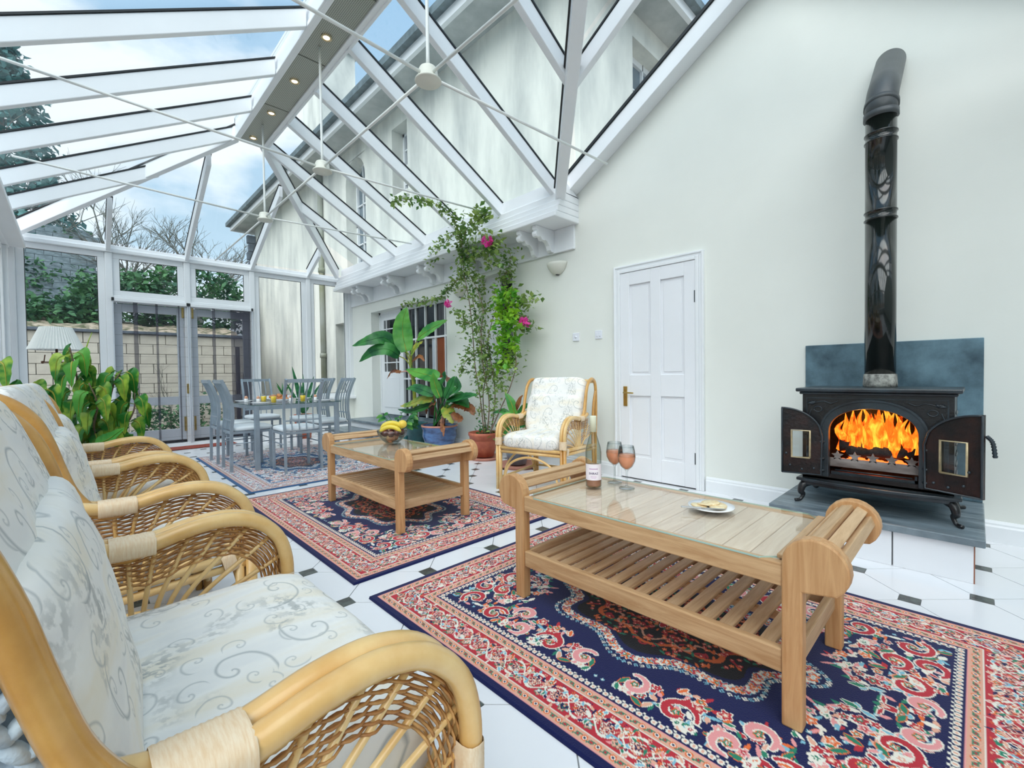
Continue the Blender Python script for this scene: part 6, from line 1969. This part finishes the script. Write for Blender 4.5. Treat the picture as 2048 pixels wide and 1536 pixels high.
stems = [[(968, 866), (961, 800), (950, 730), (945, 660), (938, 600), (928, 545), (924, 490), (925, 440)],
         [(975, 866), (978, 800), (966, 730), (962, 670), (966, 620), (955, 580), (940, 550)],
         [(982, 866), (990, 800), (985, 740), (975, 690), (985, 640), (1000, 600), (1010, 560)],
         [(972, 866), (966, 790), (975, 740), (968, 690), (955, 640), (945, 600)],
         [(980, 866), (1000, 820), (1020, 775), (1032, 730), (1028, 690)],
         [(925, 520), (918, 470), (905, 432), (880, 412), (850, 402), (815, 400), (782, 403)],
         [(924, 490), (935, 455), (950, 440), (965, 430), (975, 425)],
         [(926, 520), (945, 505), (965, 495), (985, 490), (1000, 480)],
         [(930, 548), (915, 560), (900, 575), (885, 590), (860, 600), (830, 606), (805, 612)],
         [(925, 480), (905, 470), (885, 490), (870, 505), (862, 525)],
         [(1010, 580), (1030, 595), (1050, 605), (1072, 597)],
         [(1015, 620), (1030, 635), (1045, 645), (1062, 655)],
         [(1005, 560), (1015, 540), (1022, 520), (1018, 500)],
         [(962, 700), (935, 720), (920, 745)], [(985, 740), (1010, 720), (1035, 715)], [(950, 650), (925, 640), (912, 622)], [(966, 760), (985, 750), (1005, 752)]]
lm = MB(); lm2 = MB()
for si, s_ in enumerate(stems):
    xx = BX+(0.0 if si in (5, 6, 7, 9) else rg.uniform(-0.10, 0.10))
    if si in (10, 11, 12): xx = 3.62
    if si == 5: XS_ = [3.50, 3.38, 3.22, 3.10, 2.98, 2.86, 2.74]
    elif si in (0, 6, 7, 9): XS_ = [(xx if py > 500 else (3.42 if py > 470 else 3.28)) for px, py in s_]
    else: XS_ = [xx]*len(s_)
    P_ = [at(px, py, x=X_) for (px, py), X_ in zip(s_, XS_)]
    S_ = spline(P_, 6)
    m = MB(); m.tube(S_, [(0.0085 if si < 5 else 0.0045)*(1-0.6*k/len(S_)) for k in range(len(S_))], 6)
    m.build('stem', BARK, bg_, off=off)
    for i in range(len(S_)-1):
        p = S_[i]
        dens = 7 if si >= 5 else (1 if i < 14 else 4)
        sprd = 0.026 if si in (5, 8) else 0.05
        leaf_cards(lm, p, dens, sprd, 0.070 if si in (6, 7, 10, 11) else 0.058, rg)
rg2 = random.Random(77)
def cloud(mm, pxr, pyr, xr, n, size, rg_):
    for _ in range(n):
        c = at(rg_.uniform(*pxr), rg_.uniform(*pyr), x=rg_.uniform(*xr))
        leaf_cards(mm, c, 5, 0.025, size, rg_)
cloud(lm, (915, 960), (540, 580), (3.4, 3.65), 20, 0.06, rg2)
cloud(lm, (915, 950), (480, 540), (3.36, 3.44), 14, 0.055, rg2)
cloud(lm, (945, 1000), (560, 640), (3.45, 3.65), 16, 0.06, rg2)
cloud(lm, (915, 975), (620, 760), (3.4, 3.65), 24, 0.058, rg2)
cloud(lm, (950, 1010), (700, 800), (3.4, 3.65), 20, 0.058, rg2)
cloud(lm, (950, 995), (780, 830), (3.4, 3.6), 20, 0.04, rg2)
cloud(lm, (970, 1000), (490, 530), (3.36, 3.44), 18, 0.065, rg2)
cloud(lm, (945, 975), (420, 470), (3.25, 3.32), 10, 0.06, rg2)
lm.build('leaves', LEAFC, bg_, off=off, kind='stuff')
cloud(lm2, (992, 1036), (575, 700), (3.42, 3.56), 85, 0.075, rg2)
cloud(lm2, (1000, 1022), (690, 740), (3.45, 3.55), 22, 0.07, rg2)
lm2.build('leaves', LEAFG, bg_, off=off, kind='stuff', label='bright green young leaves over the narrow window')
m = MB(); leaf_cards(m, (3.54, 4.16, 0.33), 120, 0.065, 0.04, rg2); m.build('undergrowth', LEAFB, bg_, off=off, kind='stuff')
for (px, py, xx, s_) in ((974, 482, 3.30, 1.25), (897, 607, 3.50, 1.05), (1049, 645, 3.58, 1.3)):
    c = at(px, py, x=xx); m = MB()
    for k in range(16):
        d = Vector((rg2.uniform(-1, 0.6), rg2.uniform(-1, 1), rg2.uniform(-1, 1))).normalized()
        p = c+d*0.025*s_
        for j in range(3):
            a = j*2*PI/3+k; u = d.orthogonal().normalized(); v = d.cross(u)
            e = (u*math.cos(a)+v*math.sin(a)+d*0.7).normalized(); f = e.cross(d).normalized()
            m.add([p, p+e*0.022*s_+f*0.015*s_, p+e*0.042*s_, p+e*0.022*s_-f*0.015*s_], [(0, 1, 2, 3)], True)
    m.build('flower', BRACT, bg_, off=off)

# plant beside the lone armchair
pb = thing('leafy_pot_plant', 'broad green leaves in a blue-grey pot beside the lone armchair', 'plant', (3.50, 3.55, 0.03))
off = pb.location
pot(pb, [(0.0, 0.0), (0.10, 0.0), (0.15, 0.22), (0.155, 0.26), (0.14, 0.26), (0, 0.24)], GGREY, 0.13, 0.245)
saucer(3.49, 3.52, 0.23, 0.04, TERRAP, 'wide terracotta saucer below the blue-grey pot by the armchair')
for (p1, p2, p3, w_, mt) in (((1030, 830), (1022, 805), (1010, 785), 0.05, LEAFA), ((1035, 830), (1050, 815), (1062, 812), 0.05, LEAFB), ((1025, 835), (1010, 840), (998, 862), 0.075, LEAFA), ((1022, 832), (1005, 822), (985, 826), 0.035, LEAFB),
                         ((1040, 840), (1055, 830), (1064, 836), 0.045, LEAFB), ((1030, 822), (1040, 800), (1046, 790), 0.03, LEAFBR), ((1020, 850), (1008, 862), (1002, 875), 0.05, LEAFA), ((1035, 850), (1048, 850), (1058, 856), 0.05, LEAFB)):
    xx = 3.42+rg2.uniform(-0.06, 0.06)
    q1 = at(*p1, x=xx+0.03)
    big_leaf(pb, [q1, at(*p2, x=xx), at(*p3, x=xx-0.03)], w_, mt, off)
    m = MB(); m.tube([(3.5, 3.55, 0.27), tuple(V(3.5, 3.55, 0.3).lerp(q1, 0.5)), tuple(q1)], 0.006, 6); m.build('leaf_stalk', LEAFB, pb, off=off)

# big lime-edged plant behind the armchairs
pp_ = thing('philodendron_plant', 'tall plant with hanging lime-edged leaves in a blue pot behind the armchairs', 'plant', (0.10, 4.55, 0.0))
off = pp_.location
pot(pp_, [(0.0, 0.0), (0.12, 0.0), (0.15, 0.05), (0.19, 0.32), (0.185, 0.48), (0.20, 0.50), (0.20, 0.53), (0.18, 0.53), (0.165, 0.46), (0, 0.45)], GBLUE, 0.165, 0.47)
main = [at(178, 870, y=4.55), at(188, 800, y=4.5), at(185, 760, y=4.45), at(180, 730, y=4.4), at(172, 700, y=4.4)]
def leafy(parent, spine, hang, n, off, y0, rg_, L_=0.17):
    S_ = spline(spine, 8)
    m = MB(); m.tube(S_, [0.009*(1-0.6*k/len(S_)) for k in range(len(S_))], 6); m.build('stem', BARK, parent, off=off)
    for k in range(n):
        i = int(len(S_)*(0.12+0.88*k/n)); i = min(i, len(S_)-1)
        p = S_[i]; a = k*2.4
        o1 = V(math.cos(a), math.sin(a)*0.7, 0.35).normalized()
        q1 = p+o1*0.045; q2 = q1+o1*0.035+V(0, 0, -0.05); q3 = q2+V(o1.x*0.015, o1.y*0.015, -L_*0.85)
        m = MB(); m.tube([tuple(p), tuple(q1)], 0.003, 5); m.build('leaf_stalk', LEAFP, parent, off=off)
        big_leaf(parent, [q1, q2, q3], L_*0.33, LEAFP if k % 3 else LEAFA, off, fold=0.3)
rg3 = random.Random(31)
leafy(pp_, [V(0.10, 4.55, 0.5), V(0.02, 4.5, 0.8), V(0.0, 4.45, 1.05), V(-0.03, 4.4, 1.25)], 1, 20, off, 4.5, rg3)
leafy(pp_, [V(0.12, 4.55, 0.5), V(0.16, 4.5, 0.8), V(0.20, 4.45, 1.0), V(0.24, 4.45, 1.08)], 1, 15, off, 4.5, rg3)
leafy(pp_, [V(0.08, 4.55, 0.5), V(-0.10, 4.5, 0.7), V(-0.20, 4.5, 0.92), V(-0.26, 4.5, 1.0)], 1, 14, off, 4.5, rg3, 0.15)
leafy(pp_, [V(0.12, 4.50, 0.5), V(0.22, 4.42, 0.62), V(0.30, 4.40, 0.78), V(0.31, 4.40, 0.92)], 1, 12, off, 4.5, rg3, 0.15)
leafy(pp_, [V(0.10, 4.50, 0.5), V(0.08, 4.40, 0.68), V(0.10, 4.32, 0.85), V(0.06, 4.30, 1.0)], 1, 15, off, 4.5, rg3, 0.16)
m = MB(); m.tube(spline([at(182, 735, y=4.4), at(172, 705, y=4.4), at(176, 685, y=4.4), at(184, 665, y=4.4)], 6), [0.006-0.0002*k for k in range(19)], 6); m.build('shoot', LEAFP, pp_, off=off)
big_leaf(pp_, [at(190, 888, y=4.25), at(215, 880, y=4.2), at(250, 855, y=4.15)], 0.06, LEAFA, off)
m = MB()
for k in range(26):
    a = k*1.7
    p0 = V(0.10+0.14*math.cos(a), 4.48+0.14*math.sin(a), 0.49)
    m.tube(spline([p0, p0+V(0.10*math.cos(a+1), 0.10*math.sin(a+1), 0.05+0.04*math.sin(k)), p0+V(0.14*math.cos(a+2), 0.12*math.sin(a+2), -0.02)], 5), 0.005, 5)
m.build('trailing_stems', PINKS, pp_, off=off)

sp3 = thing('foliage_plant', 'yellow-green leafy plant at the far left edge, behind the chair backs', 'plant', (-0.34, 4.1, 0))
off = sp3.location
pot(sp3, [(0.0, 0.0), (0.10, 0.0), (0.15, 0.45), (0.135, 0.45), (0, 0.42)], GTEAL, 0.13, 0.43)
leafy(sp3, [V(-0.34, 4.1, 0.44), V(-0.34, 4.05, 0.8), V(-0.34, 4.0, 1.16)], 1, 11, off, 4.0, rg3)
leafy(sp3, [V(-0.38, 4.1, 0.44), V(-0.27, 4.0, 0.75), V(-0.16, 3.95, 0.98)], 1, 9, off, 4.0, rg3)

# snake plant beyond the dining table
sn = thing('snake_plant', 'upright sword-leaved plant beyond the dining table by the far windows', 'plant', (2.72, 7.85, 0))
off = sn.location
pot(sn, [(0.0, 0.0), (0.11, 0.0), (0.15, 0.40), (0.135, 0.40), (0, 0.38)], TERRA, 0.13, 0.39)
for (px, py, w_) in ((584, 733, 0.035), (628, 752, 0.03), (600, 760, 0.03), (640, 768, 0.03), (615, 772, 0.035), (572, 765, 0.025), (606, 748, 0.02)):
    e = at(px, py, y=7.85); b0 = V(2.72, 7.85, 0.39); b0 = b0+(e-b0)*0.05
    big_leaf(sn, [b0, b0.lerp(e, 0.5)+V(0.0, 0, 0.02), e], w_, LEAFS, off, facing=(-0.4, -1, 0.1))

# floor lamp with pleated shade
fl_ = thing('floor_lamp', 'floor lamp with white pleated shade in front of the left window', 'lamp', (-0.15, 7.0, 0))
m = MB(); vs = []; fs = []; n = 96
for r_, z in ((0.125, 1.60), (0.222, 1.355)):
    for k in range(n):
        a = 2*PI*k/n; rr = r_+(0.006 if k % 2 else -0.004)*(r_/0.2)
        vs.append((rr*math.cos(a), rr*math.sin(a), z))
for k in range(n): k2 = (k+1) % n; fs.append((k, k2, n+k2, n+k))
m.add(vs, fs, False); m.build('pleated_shade', SHADE, fl_, thick=0.002)
m = MB(); m.tube([(0, 0, 0.03), (0, 0, 1.40)], 0.011, 10); m.build('pole', mat('antique_bronze', (0.18, 0.09, 0.06), 0.35, metal=0.6, var=0.3), fl_)
one('lathe', [(0.0, 0.0), (0.14, 0.0), (0.14, 0.012), (0.05, 0.03), (0.012, 0.045)], (0, 0, 0), 28).build('base', MATS['antique_bronze'], fl_)
m = MB(); m.tube([(-0.10, 0, 1.22), (0.10, 0, 1.22)], 0.007, 8); m.tube([(-0.10, 0, 1.22), (-0.09, 0, 1.30)], 0.005, 6); m.tube([(0.10, 0, 1.22), (0.09, 0, 1.30)], 0.005, 6); m.ball((-0.11, 0, 1.22), 0.014); m.ball((0.11, 0, 1.22), 0.014)
m.build('cross_arm', MATS['antique_bronze'], fl_)
one('lathe', [(0.0, 1.48), (0.125, 1.585), (0.0, 1.59)], (0, 0, 0), 8).build('shade_carrier', MATS['antique_bronze'], fl_)

# ================================================================== OUTSIDE
gr = MB(); gr.box(-40, 40, -30, 70, -0.30, -0.13); g_ = gr.build('ground', GRAVEL); g_['kind'] = 'structure'
# ---- the tall rendered house
ho = thing('house', 'tall cream rendered house with stained walls rising behind the glass roof', 'house', (8, 9, 0))
off = ho.location
HX, HYN, HYF, HZT = 4.05, 3.05, 15.5, 5.62
m = MB()
ops = [(8.15, 9.0, 2.95, 5.32), (6.62, 7.12, 4.12, 5.30)]
cells(m, 'x', HX, HX+0.3, HYN, 8.45, 2.86, HZT, ops+[])
cells(m, 'x', HX, HX+0.3, 8.45, HYF, -0.2, HZT, [(8.15, 9.0, 2.95, 5.32), (9.0, 9.65, 0.75, 2.15)])
m.box(HX+0.3, 12, HYF-0.3, HYF, -0.2, HZT)
m.build('wall', HOUSE, ho, off=off)
m = MB()
cells(m, 'y', HYN, HYN+0.3, 4.35, 12, 0, HZT, [(5.15, 6.05, 3.6, 5.28)])
m.build('wall', HOUSE, ho, off=off)
# arch infill at the head of the tall window
m = MB(); c, hw = (8.15+9.0)/2, 0.425
for k in range(12):
    a0, a1 = PI*k/12, PI*(k+1)/12
    y0, y1 = c-hw*math.cos(a0), c-hw*math.cos(a1); z0, z1 = 4.90+hw*math.sin(a0), 4.90+hw*math.sin(a1)
    m.prism([(HX, y0, z0), (HX, y1, z1), (HX, y1, 5.33), (HX, y0, 5.33)], (0.3, 0, 0))
m.build('arch_head', HOUSE, ho, off=off)
def hwin(y0, y1, z0, z1, nv, nh, arch=False):
    m = MB(); xw = HX+0.22
    for a, b, c_, d in ((y0, y0+0.05, z0, z1), (y1-0.05, y1, z0, z1), (y0, y1, z0, z0+0.06), (y0, y1, z1-0.05, z1), (y0, y1, (z0+z1)/2-0.03, (z0+z1)/2+0.03)): m.box(xw, xw+0.06, a, b, c_, d)
    for k in range(1, nv): y = y0+(y1-y0)*k/nv; m.box(xw+0.01, xw+0.04, y-0.012, y+0.012, z0, z1)
    for k in range(1, nh): z = z0+(z1-z0)*k/nh; m.box(xw+0.01, xw+0.04, y0, y1, z-0.012, z+0.012)
    w_ = m.build('window', WHITE, ho, off=off)
    q = MB(); q.box(xw+0.045, xw+0.05, y0, y1, z0, z1); q.v = [(a-off[0], b-off[1], c_-off[2]) for a, b, c_ in q.v]; q.build('pane', HPANE, w_)
    one('box', HX-0.05, HX+0.25, y0-0.05, y1+0.05, z0-0.08, z0).build('window_sill', HOUSE, ho, off=off)
HPANE = mat('house_window_pane', (0.16, 0.22, 0.27), 0.08, spec=0.8, var=0.3, scale=1.5)
hwin(8.15, 9.0, 2.95, 5.32, 3, 6); hwin(6.62, 7.12, 4.12, 5.30, 2, 4); hwin(9.0, 9.65, 0.75, 2.15, 2, 3)
m = MB(); yw = HYN+0.2
for a, b, c_, d in ((5.15, 5.21, 3.6, 5.28), (5.99, 6.05, 3.6, 5.28), (5.15, 6.05, 5.20, 5.28), (5.15, 6.05, 4.42, 4.48), (5.44, 5.46, 3.6, 5.28), (5.74, 5.76, 3.6, 5.28), (5.15, 6.05, 4.84, 4.86), (5.15, 6.05, 4.0, 4.02)): m.box(a, b, yw, yw+0.05, c_, d)
w_ = m.build('window', WHITE, ho, off=off)
q = MB(); q.box(5.15, 6.05, yw+0.04, yw+0.045, 3.6, 5.28); q.v = [(a-off[0], b-off[1], c_-off[2]) for a, b, c_ in q.v]; q.build('pane', HPANE, w_)
# deep eaves: soffit, fascia, gutter, low roof
ov = 0.52
def ring(x0, y0, y1, t, z0, z1, nm, mt):
    m = MB()
    m.box(x0, x0+t, y0, y1, z0, z1); m.box(x0+t, 12.5, y0, y0+t, z0, z1); m.box(x0+t, 12.5, y1-t, y1, z0, z1)
    return m.build(nm, mt, ho, off=off)
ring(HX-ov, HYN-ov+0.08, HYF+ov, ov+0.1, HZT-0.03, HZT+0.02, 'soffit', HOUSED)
ring(HX-ov-0.02, HYN-ov+0.06, HYF+ov+0.02, 0.06, HZT-0.06, HZT+0.09, 'fascia', WHITE)
ring(HX-ov-0.12, HYN-ov-0.04, HYF+ov+0.12, 0.13, HZT+0.07, HZT+0.18, 'gutter', ROOFS)
m = MB(); z0 = HZT+0.10
a = [(HX-ov-0.08, HYN-ov), (12, HYN-ov), (12, HYF+ov+0.08), (HX-ov-0.08, HYF+ov+0.08)]
b = [(8.0, HYN+3.5), (8.4, HYN+3.5), (8.4, HYF-3.5), (8.0, HYF-3.5)]
m.add([(x, y, z0) for x, y in a]+[(x, y, z0+1.6) for x, y in b], [(0, 1, 5, 4), (1, 2, 6, 5), (2, 3, 7, 6), (3, 0, 4, 7), (4, 5, 6, 7), (3, 2, 1, 0)])
m.build('roof', ROOFS, ho, off=off)
m = MB(); m.box(5.4, 6.5, 13.6, 15.0, 6.0, 11.2); m.box(5.3, 6.6, 13.5, 15.1, 11.0, 11.25)
m.build('chimney', HOUSE, ho, off=off)
m = MB(); m.tube([(HX-0.06, 10.2, -0.1), (HX-0.06, 10.2, 5.55)], 0.055, 10)
for z in (1.5, 3.4, 5.2): m.tube([(HX-0.06, 10.2, z-0.05), (HX-0.06, 10.2, z+0.05)], 0.072, 10)
m.build('downpipe', DPIPE, ho, off=off)
# dark room behind the glazed recess
rm = setting('wall_beyond')
m = MB(); m.box(5.4, 5.5, 3.6, 8.3, 0, 2.8); m.box(XW+0.21, 5.5, 3.5, 3.6, 0, 2.8); m.box(XW+0.21, 5.5, 8.3, 8.4, 0, 2.8); m.box(XW+0.21, 5.5, 3.5, 8.4, 2.8, 2.85); m.box(XW+0.91, 5.5, 3.5, 8.4, 0.0, 0.30)
m.build('dark_room_shell', DKINT, rm)

# ---- garden wall of cream blocks
gw = thing('garden_wall', 'cream block garden wall running behind the far glass doors', 'wall', (0, 12.5, -0.13))
off = gw.location
bx = MB(); bx.box(-6, 2.95, 12.56, 12.75, -0.13, 1.98); bx.build('mortar_core', GROUT, gw, off=off)
bm_ = None; rg = random.Random(2)
for r in range(10):
    x = -3.2-(0.22 if r % 2 else 0)
    while x < 2.9:
        w_ = 0.438
        if x+w_ > 2.95:
            if 2.95-x > 0.05: one('box', x-off[0], 2.95-off[0], 0, 0.08, r*0.212, r*0.212+0.204).build('block', BLOCK, gw, bevel=0.006, seg=1).location = (0, 12.50-off[1], 0)
            break
        if bm_ is None:
            o = one('box', 0, 0.432, 0, 0.08, 0, 0.204).build('block', BLOCK, gw, bevel=0.006, seg=1); bm_ = o
        else: o = bm_.copy(); COL.objects.link(o)
        o.location = (x-off[0], 12.50+rg.uniform(0, 0.008)-off[1], r*0.212+0.0)
        x += 0.442
one('box', -6, 2.98, 12.44, 12.80, 1.99, 2.05).build('coping', PIERM, gw, off=off, bevel=0.01)
pr = thing('brick_pier', 'dark slate-brick pier at the right end of the garden wall', 'pier', (3.1, 12.4, -0.13))
for r in range(38):
    one('box', -0.10, 0.12, -0.12+0.004*(r % 2), 0.12, r*0.075, r*0.075+0.066).build('brick', PIERM, pr)
one('box', -0.085, 0.105, -0.105, 0.105, 0, 2.85).build('mortar_core', BLACKR, pr)
qn = thing('quoin_strip', 'ragged flint quoin edge where the house corner meets the garden', 'quoins', (3.9, 15.4, -0.13))
rg = random.Random(9)
for k in range(22):
    w_ = 0.10+0.08*(k % 2)+rg.uniform(0, .03)
    one('box', 0.0-w_*0.4, 0.14, -0.02, 0.12, k*0.25, k*0.25+0.235).build('stone', BLOCK if k < 9 else PIERM, qn, bevel=0.01, seg=1)
ga = thing('garden_gate', 'dark iron gate post and narrow gate beside the brick pier', 'gate', (2.62, 11.6, -0.13))
for x in (0, 0.12, 0.24, 0.36): one('tube', [(x, 0, 0), (x, 0, 1.25 if x else 1.85)], 0.022 if x else 0.045, 8).build('bar', CHAR, ga)
for z in (0.25, 1.1): one('box', 0, 0.36, -0.012, 0.012, z, z+0.04).build('rail', CHAR, ga)

def blob_mesh(c, r, n, size, rg_):
    m = MB()
    for _ in range(n):
        a = rg_.uniform(0, 2*PI); e = math.asin(rg_.uniform(-1, 1)); k = rg_.uniform(0.72, 1.0)
        p = Vector((c[0]+r[0]*k*math.cos(a)*math.cos(e), c[1]+r[1]*k*math.sin(a)*math.cos(e), c[2]+r[2]*k*math.sin(e)))
        leaf_cards(m, p, 2, size*0.5, size, rg_)
    return m
rg = random.Random(14)
# bank with litter and ground ivy behind the wall
bk = MB(); nx = 60; ny = 6
vs = []; fs = []
for j in range(ny+1):
    for i in range(nx+1):
        vs.append((-14+17*i/nx, 12.78+0.6*j, 1.85+0.75*math.sqrt(j/ny)+rg.uniform(-.07, .07)))
for j in range(ny):
    for i in range(nx): a = j*(nx+1)+i; fs.append((a, a+1, a+nx+2, a+nx+1))
bk.add(vs, fs, True); bb_ = bk.build('earth_bank', LITTER); bb_['kind'] = 'structure'
hedges = [((-4.6, 15.5, 2.9), (2.0, 0.9, 0.9)), ((-2.4, 15.2, 2.35), (1.3, 0.9, 0.6)), ((-0.5, 15.0, 2.3), (1.2, 0.8, 0.65)), ((0.9, 15.2, 2.9), (1.1, 0.9, 0.9)), ((2.4, 15.4, 3.1), (1.3, 0.9, 1.2)), ((-7.6, 15.8, 3.6), (2.2, 1.2, 1.7))]
for i, (c, r) in enumerate(hedges):
    o = blob_mesh(c, r, 1300, 0.16, rg).build('evergreen_bush', HEDGE, off=(c[0], c[1], 1.9)); o.location = (c[0], c[1], 1.9)
    tag(o, ['large evergreen bush beyond the garden wall, second from the left', 'rounded evergreen bush behind the floor lamp window', 'evergreen bush seen through the left fly screen', 'evergreen bush seen just left of the door post', 'evergreen bush beyond the right fly screen', 'largest dark evergreen bush, leftmost beyond the garden wall'][i], 'bush', 'evergreen bushes beyond the garden wall')
for i, (c, r) in enumerate((((1.15, 11.6, 0.1), (0.32, 0.3, 0.35)), ((1.9, 11.9, 0.2), (0.4, 0.3, 0.5)))):
    o = blob_mesh(c, r, 260, 0.09, rg).build('border_shrub', HEDGE, off=(c[0], c[1], -0.13)); o.location = (c[0], c[1], -0.13)
    tag(o, ['low green shrub at the foot of the garden wall, left', 'low green shrub at the foot of the garden wall, right'][i], 'bush', 'border shrubs')
# ivy-covered slate roof of an outbuilding
ob = thing('outbuilding', 'low outbuilding with an ivy-covered slate roof beyond the left window', 'outbuilding', (-2.2, 17.5, 1.9))
off = ob.location
one('box', -5.2, 0.35, 17.2, 20, 1.6, 2.9).build('wall', BLOCK, ob, off=off)
m = MB(); m.prism([(-5.4, 16.9, 2.82), (0.5, 16.9, 2.82), (0.5, 20, 5.75), (-5.4, 20, 5.75)], (0, 0, -0.05)); m.build('roof_deck', PIERM, ob, off=off)
s0_ = None; n_ = 0
for r in range(13):
    for c_ in range(16):
        if n_ >= 208: break
        dy, dz = 3.1/13, 2.93/13
        if s0_ is None:
            s0_ = one('box', 0, 0.352, 0, 0.42, 0, 0.014).build('slate', ROOFS, ob)
            o = s0_
        else: o = s0_.copy(); COL.objects.link(o)
        o.location = (-5.3+0.362*c_+(0.18 if r % 2 else 0)-off[0], 16.88+dy*r-off[1], 2.84+dz*r+0.01-off[2]); o.rotation_euler = (rad(41.5), 0, 0); n_ += 1
m = MB()
for _ in range(1900):
    u, v = rg.random(), rg.random()
    if math.sin(u*9+v*4)+math.sin(v*11-u*3)+rg.uniform(-1, 1) < 0.3: continue
    leaf_cards(m, (-5.3+5.7*u, 16.9+3.1*v, 2.9+2.93*v), 2, 0.09, 0.13, rg)
m.build('ivy', HEDGE, ob, off=off, kind='stuff')

# ---- bare trees
def tree(x, y, z, h, seed, lab, r0=0.13, spread=0.55, depth=5):
    rg_ = random.Random(seed)
    t = thing('bare_tree', lab, 'tree', (x, y, z), group='bare trees beyond the garden wall')
    mm = MB(); tw = MB()
    def grow(p, d, ln, r, lv):
        n = 4 if lv < 3 else 3
        pts = [p]
        for k in range(n):
            d = (d+Vector((rg_.uniform(-1, 1), rg_.uniform(-1, 1), rg_.uniform(-0.4, 0.7)))*0.17).normalized()
            pts.append(pts[-1]+d*ln/n)
        tgt = mm if lv < 2 else tw
        tgt.tube(pts, [r*(1-0.38*k/n) for k in range(n+1)], 6 if lv < 2 else 3, caps=False)
        if lv >= depth: return
        nb = 3 if lv < 2 else 4
        for k in range(nb):
            q = pts[-1] if k == 0 else pts[rg_.randint(1, n)]
            nd = (d+Vector((rg_.uniform(-1, 1), rg_.uniform(-1, 1), rg_.uniform(-0.5, 0.6)))*spread*1.35).normalized()
            grow(q, nd, ln*rg_.uniform(0.6, 0.8), r*0.55, lv+1)
    grow(Vector((0, 0, 0)), Vector((0, 0, 1)), h*0.33, r0, 0)
    mm.build('trunk', BARKT, t); tw.build('branches', BARKT, t, kind='stuff')
tree(-1.3, 19.5, 1.9, 8.3, 3, 'widest bare tree, its crown seen through the far roof glass', 0.17, 0.6)
tree(0.6, 18.0, 1.9, 5.6, 5, 'slim bare tree above the left fly screen', 0.10, 0.4)
tree(2.2, 19.0, 1.9, 6.0, 7, 'bare tree beyond the right transom window', 0.11, 0.45)
tree(3.7, 22.0, 1.9, 7.5, 11, 'bare tree partly hidden by the house corner', 0.14, 0.5)
tree(1.45, 12.1, -0.13, 1.9, 13, 'thin bare sapling in front of the garden wall', 0.02, 0.35, 3)
# ---- evergreens on the left
for i, (x, y, h, r) in enumerate(((-4.6, 5.6, 7.4, 1.9), (-1.6, 21.5, 12.5, 2.8), (-3.6, 14.6, 8.2, 1.5), (-7.5, 1.5, 8.2, 2.2))):
    t = thing('conifer', ['dark conifer outside the left glass roof slope, nearest', 'tallest conifer standing beyond the outbuilding', 'conifer near the outbuilding seen through the far roof glass', 'conifer behind and left of the camera'][i], 'tree', (x, y, -0.13), group='conifers outside the left wall')
    one('tube', [(0, 0, 0), (0, 0, h*0.9)], 0.16, 8).build('trunk', BARKT, t)
    m = MB()
    for _ in range(3000):
        u = rg.random()**0.7; a = rg.uniform(0, 2*PI)
        rr = r*(1-u)**0.75*rg.uniform(0.75, 1.0)*(1+0.18*math.sin(a*5+u*20))
        leaf_cards(m, (rr*math.cos(a), rr*math.sin(a), 0.6+u*(h-0.6)), 2, 0.12, 0.26, rg, drop=0.3)
    m.build('foliage', CONIF, t, kind='stuff')
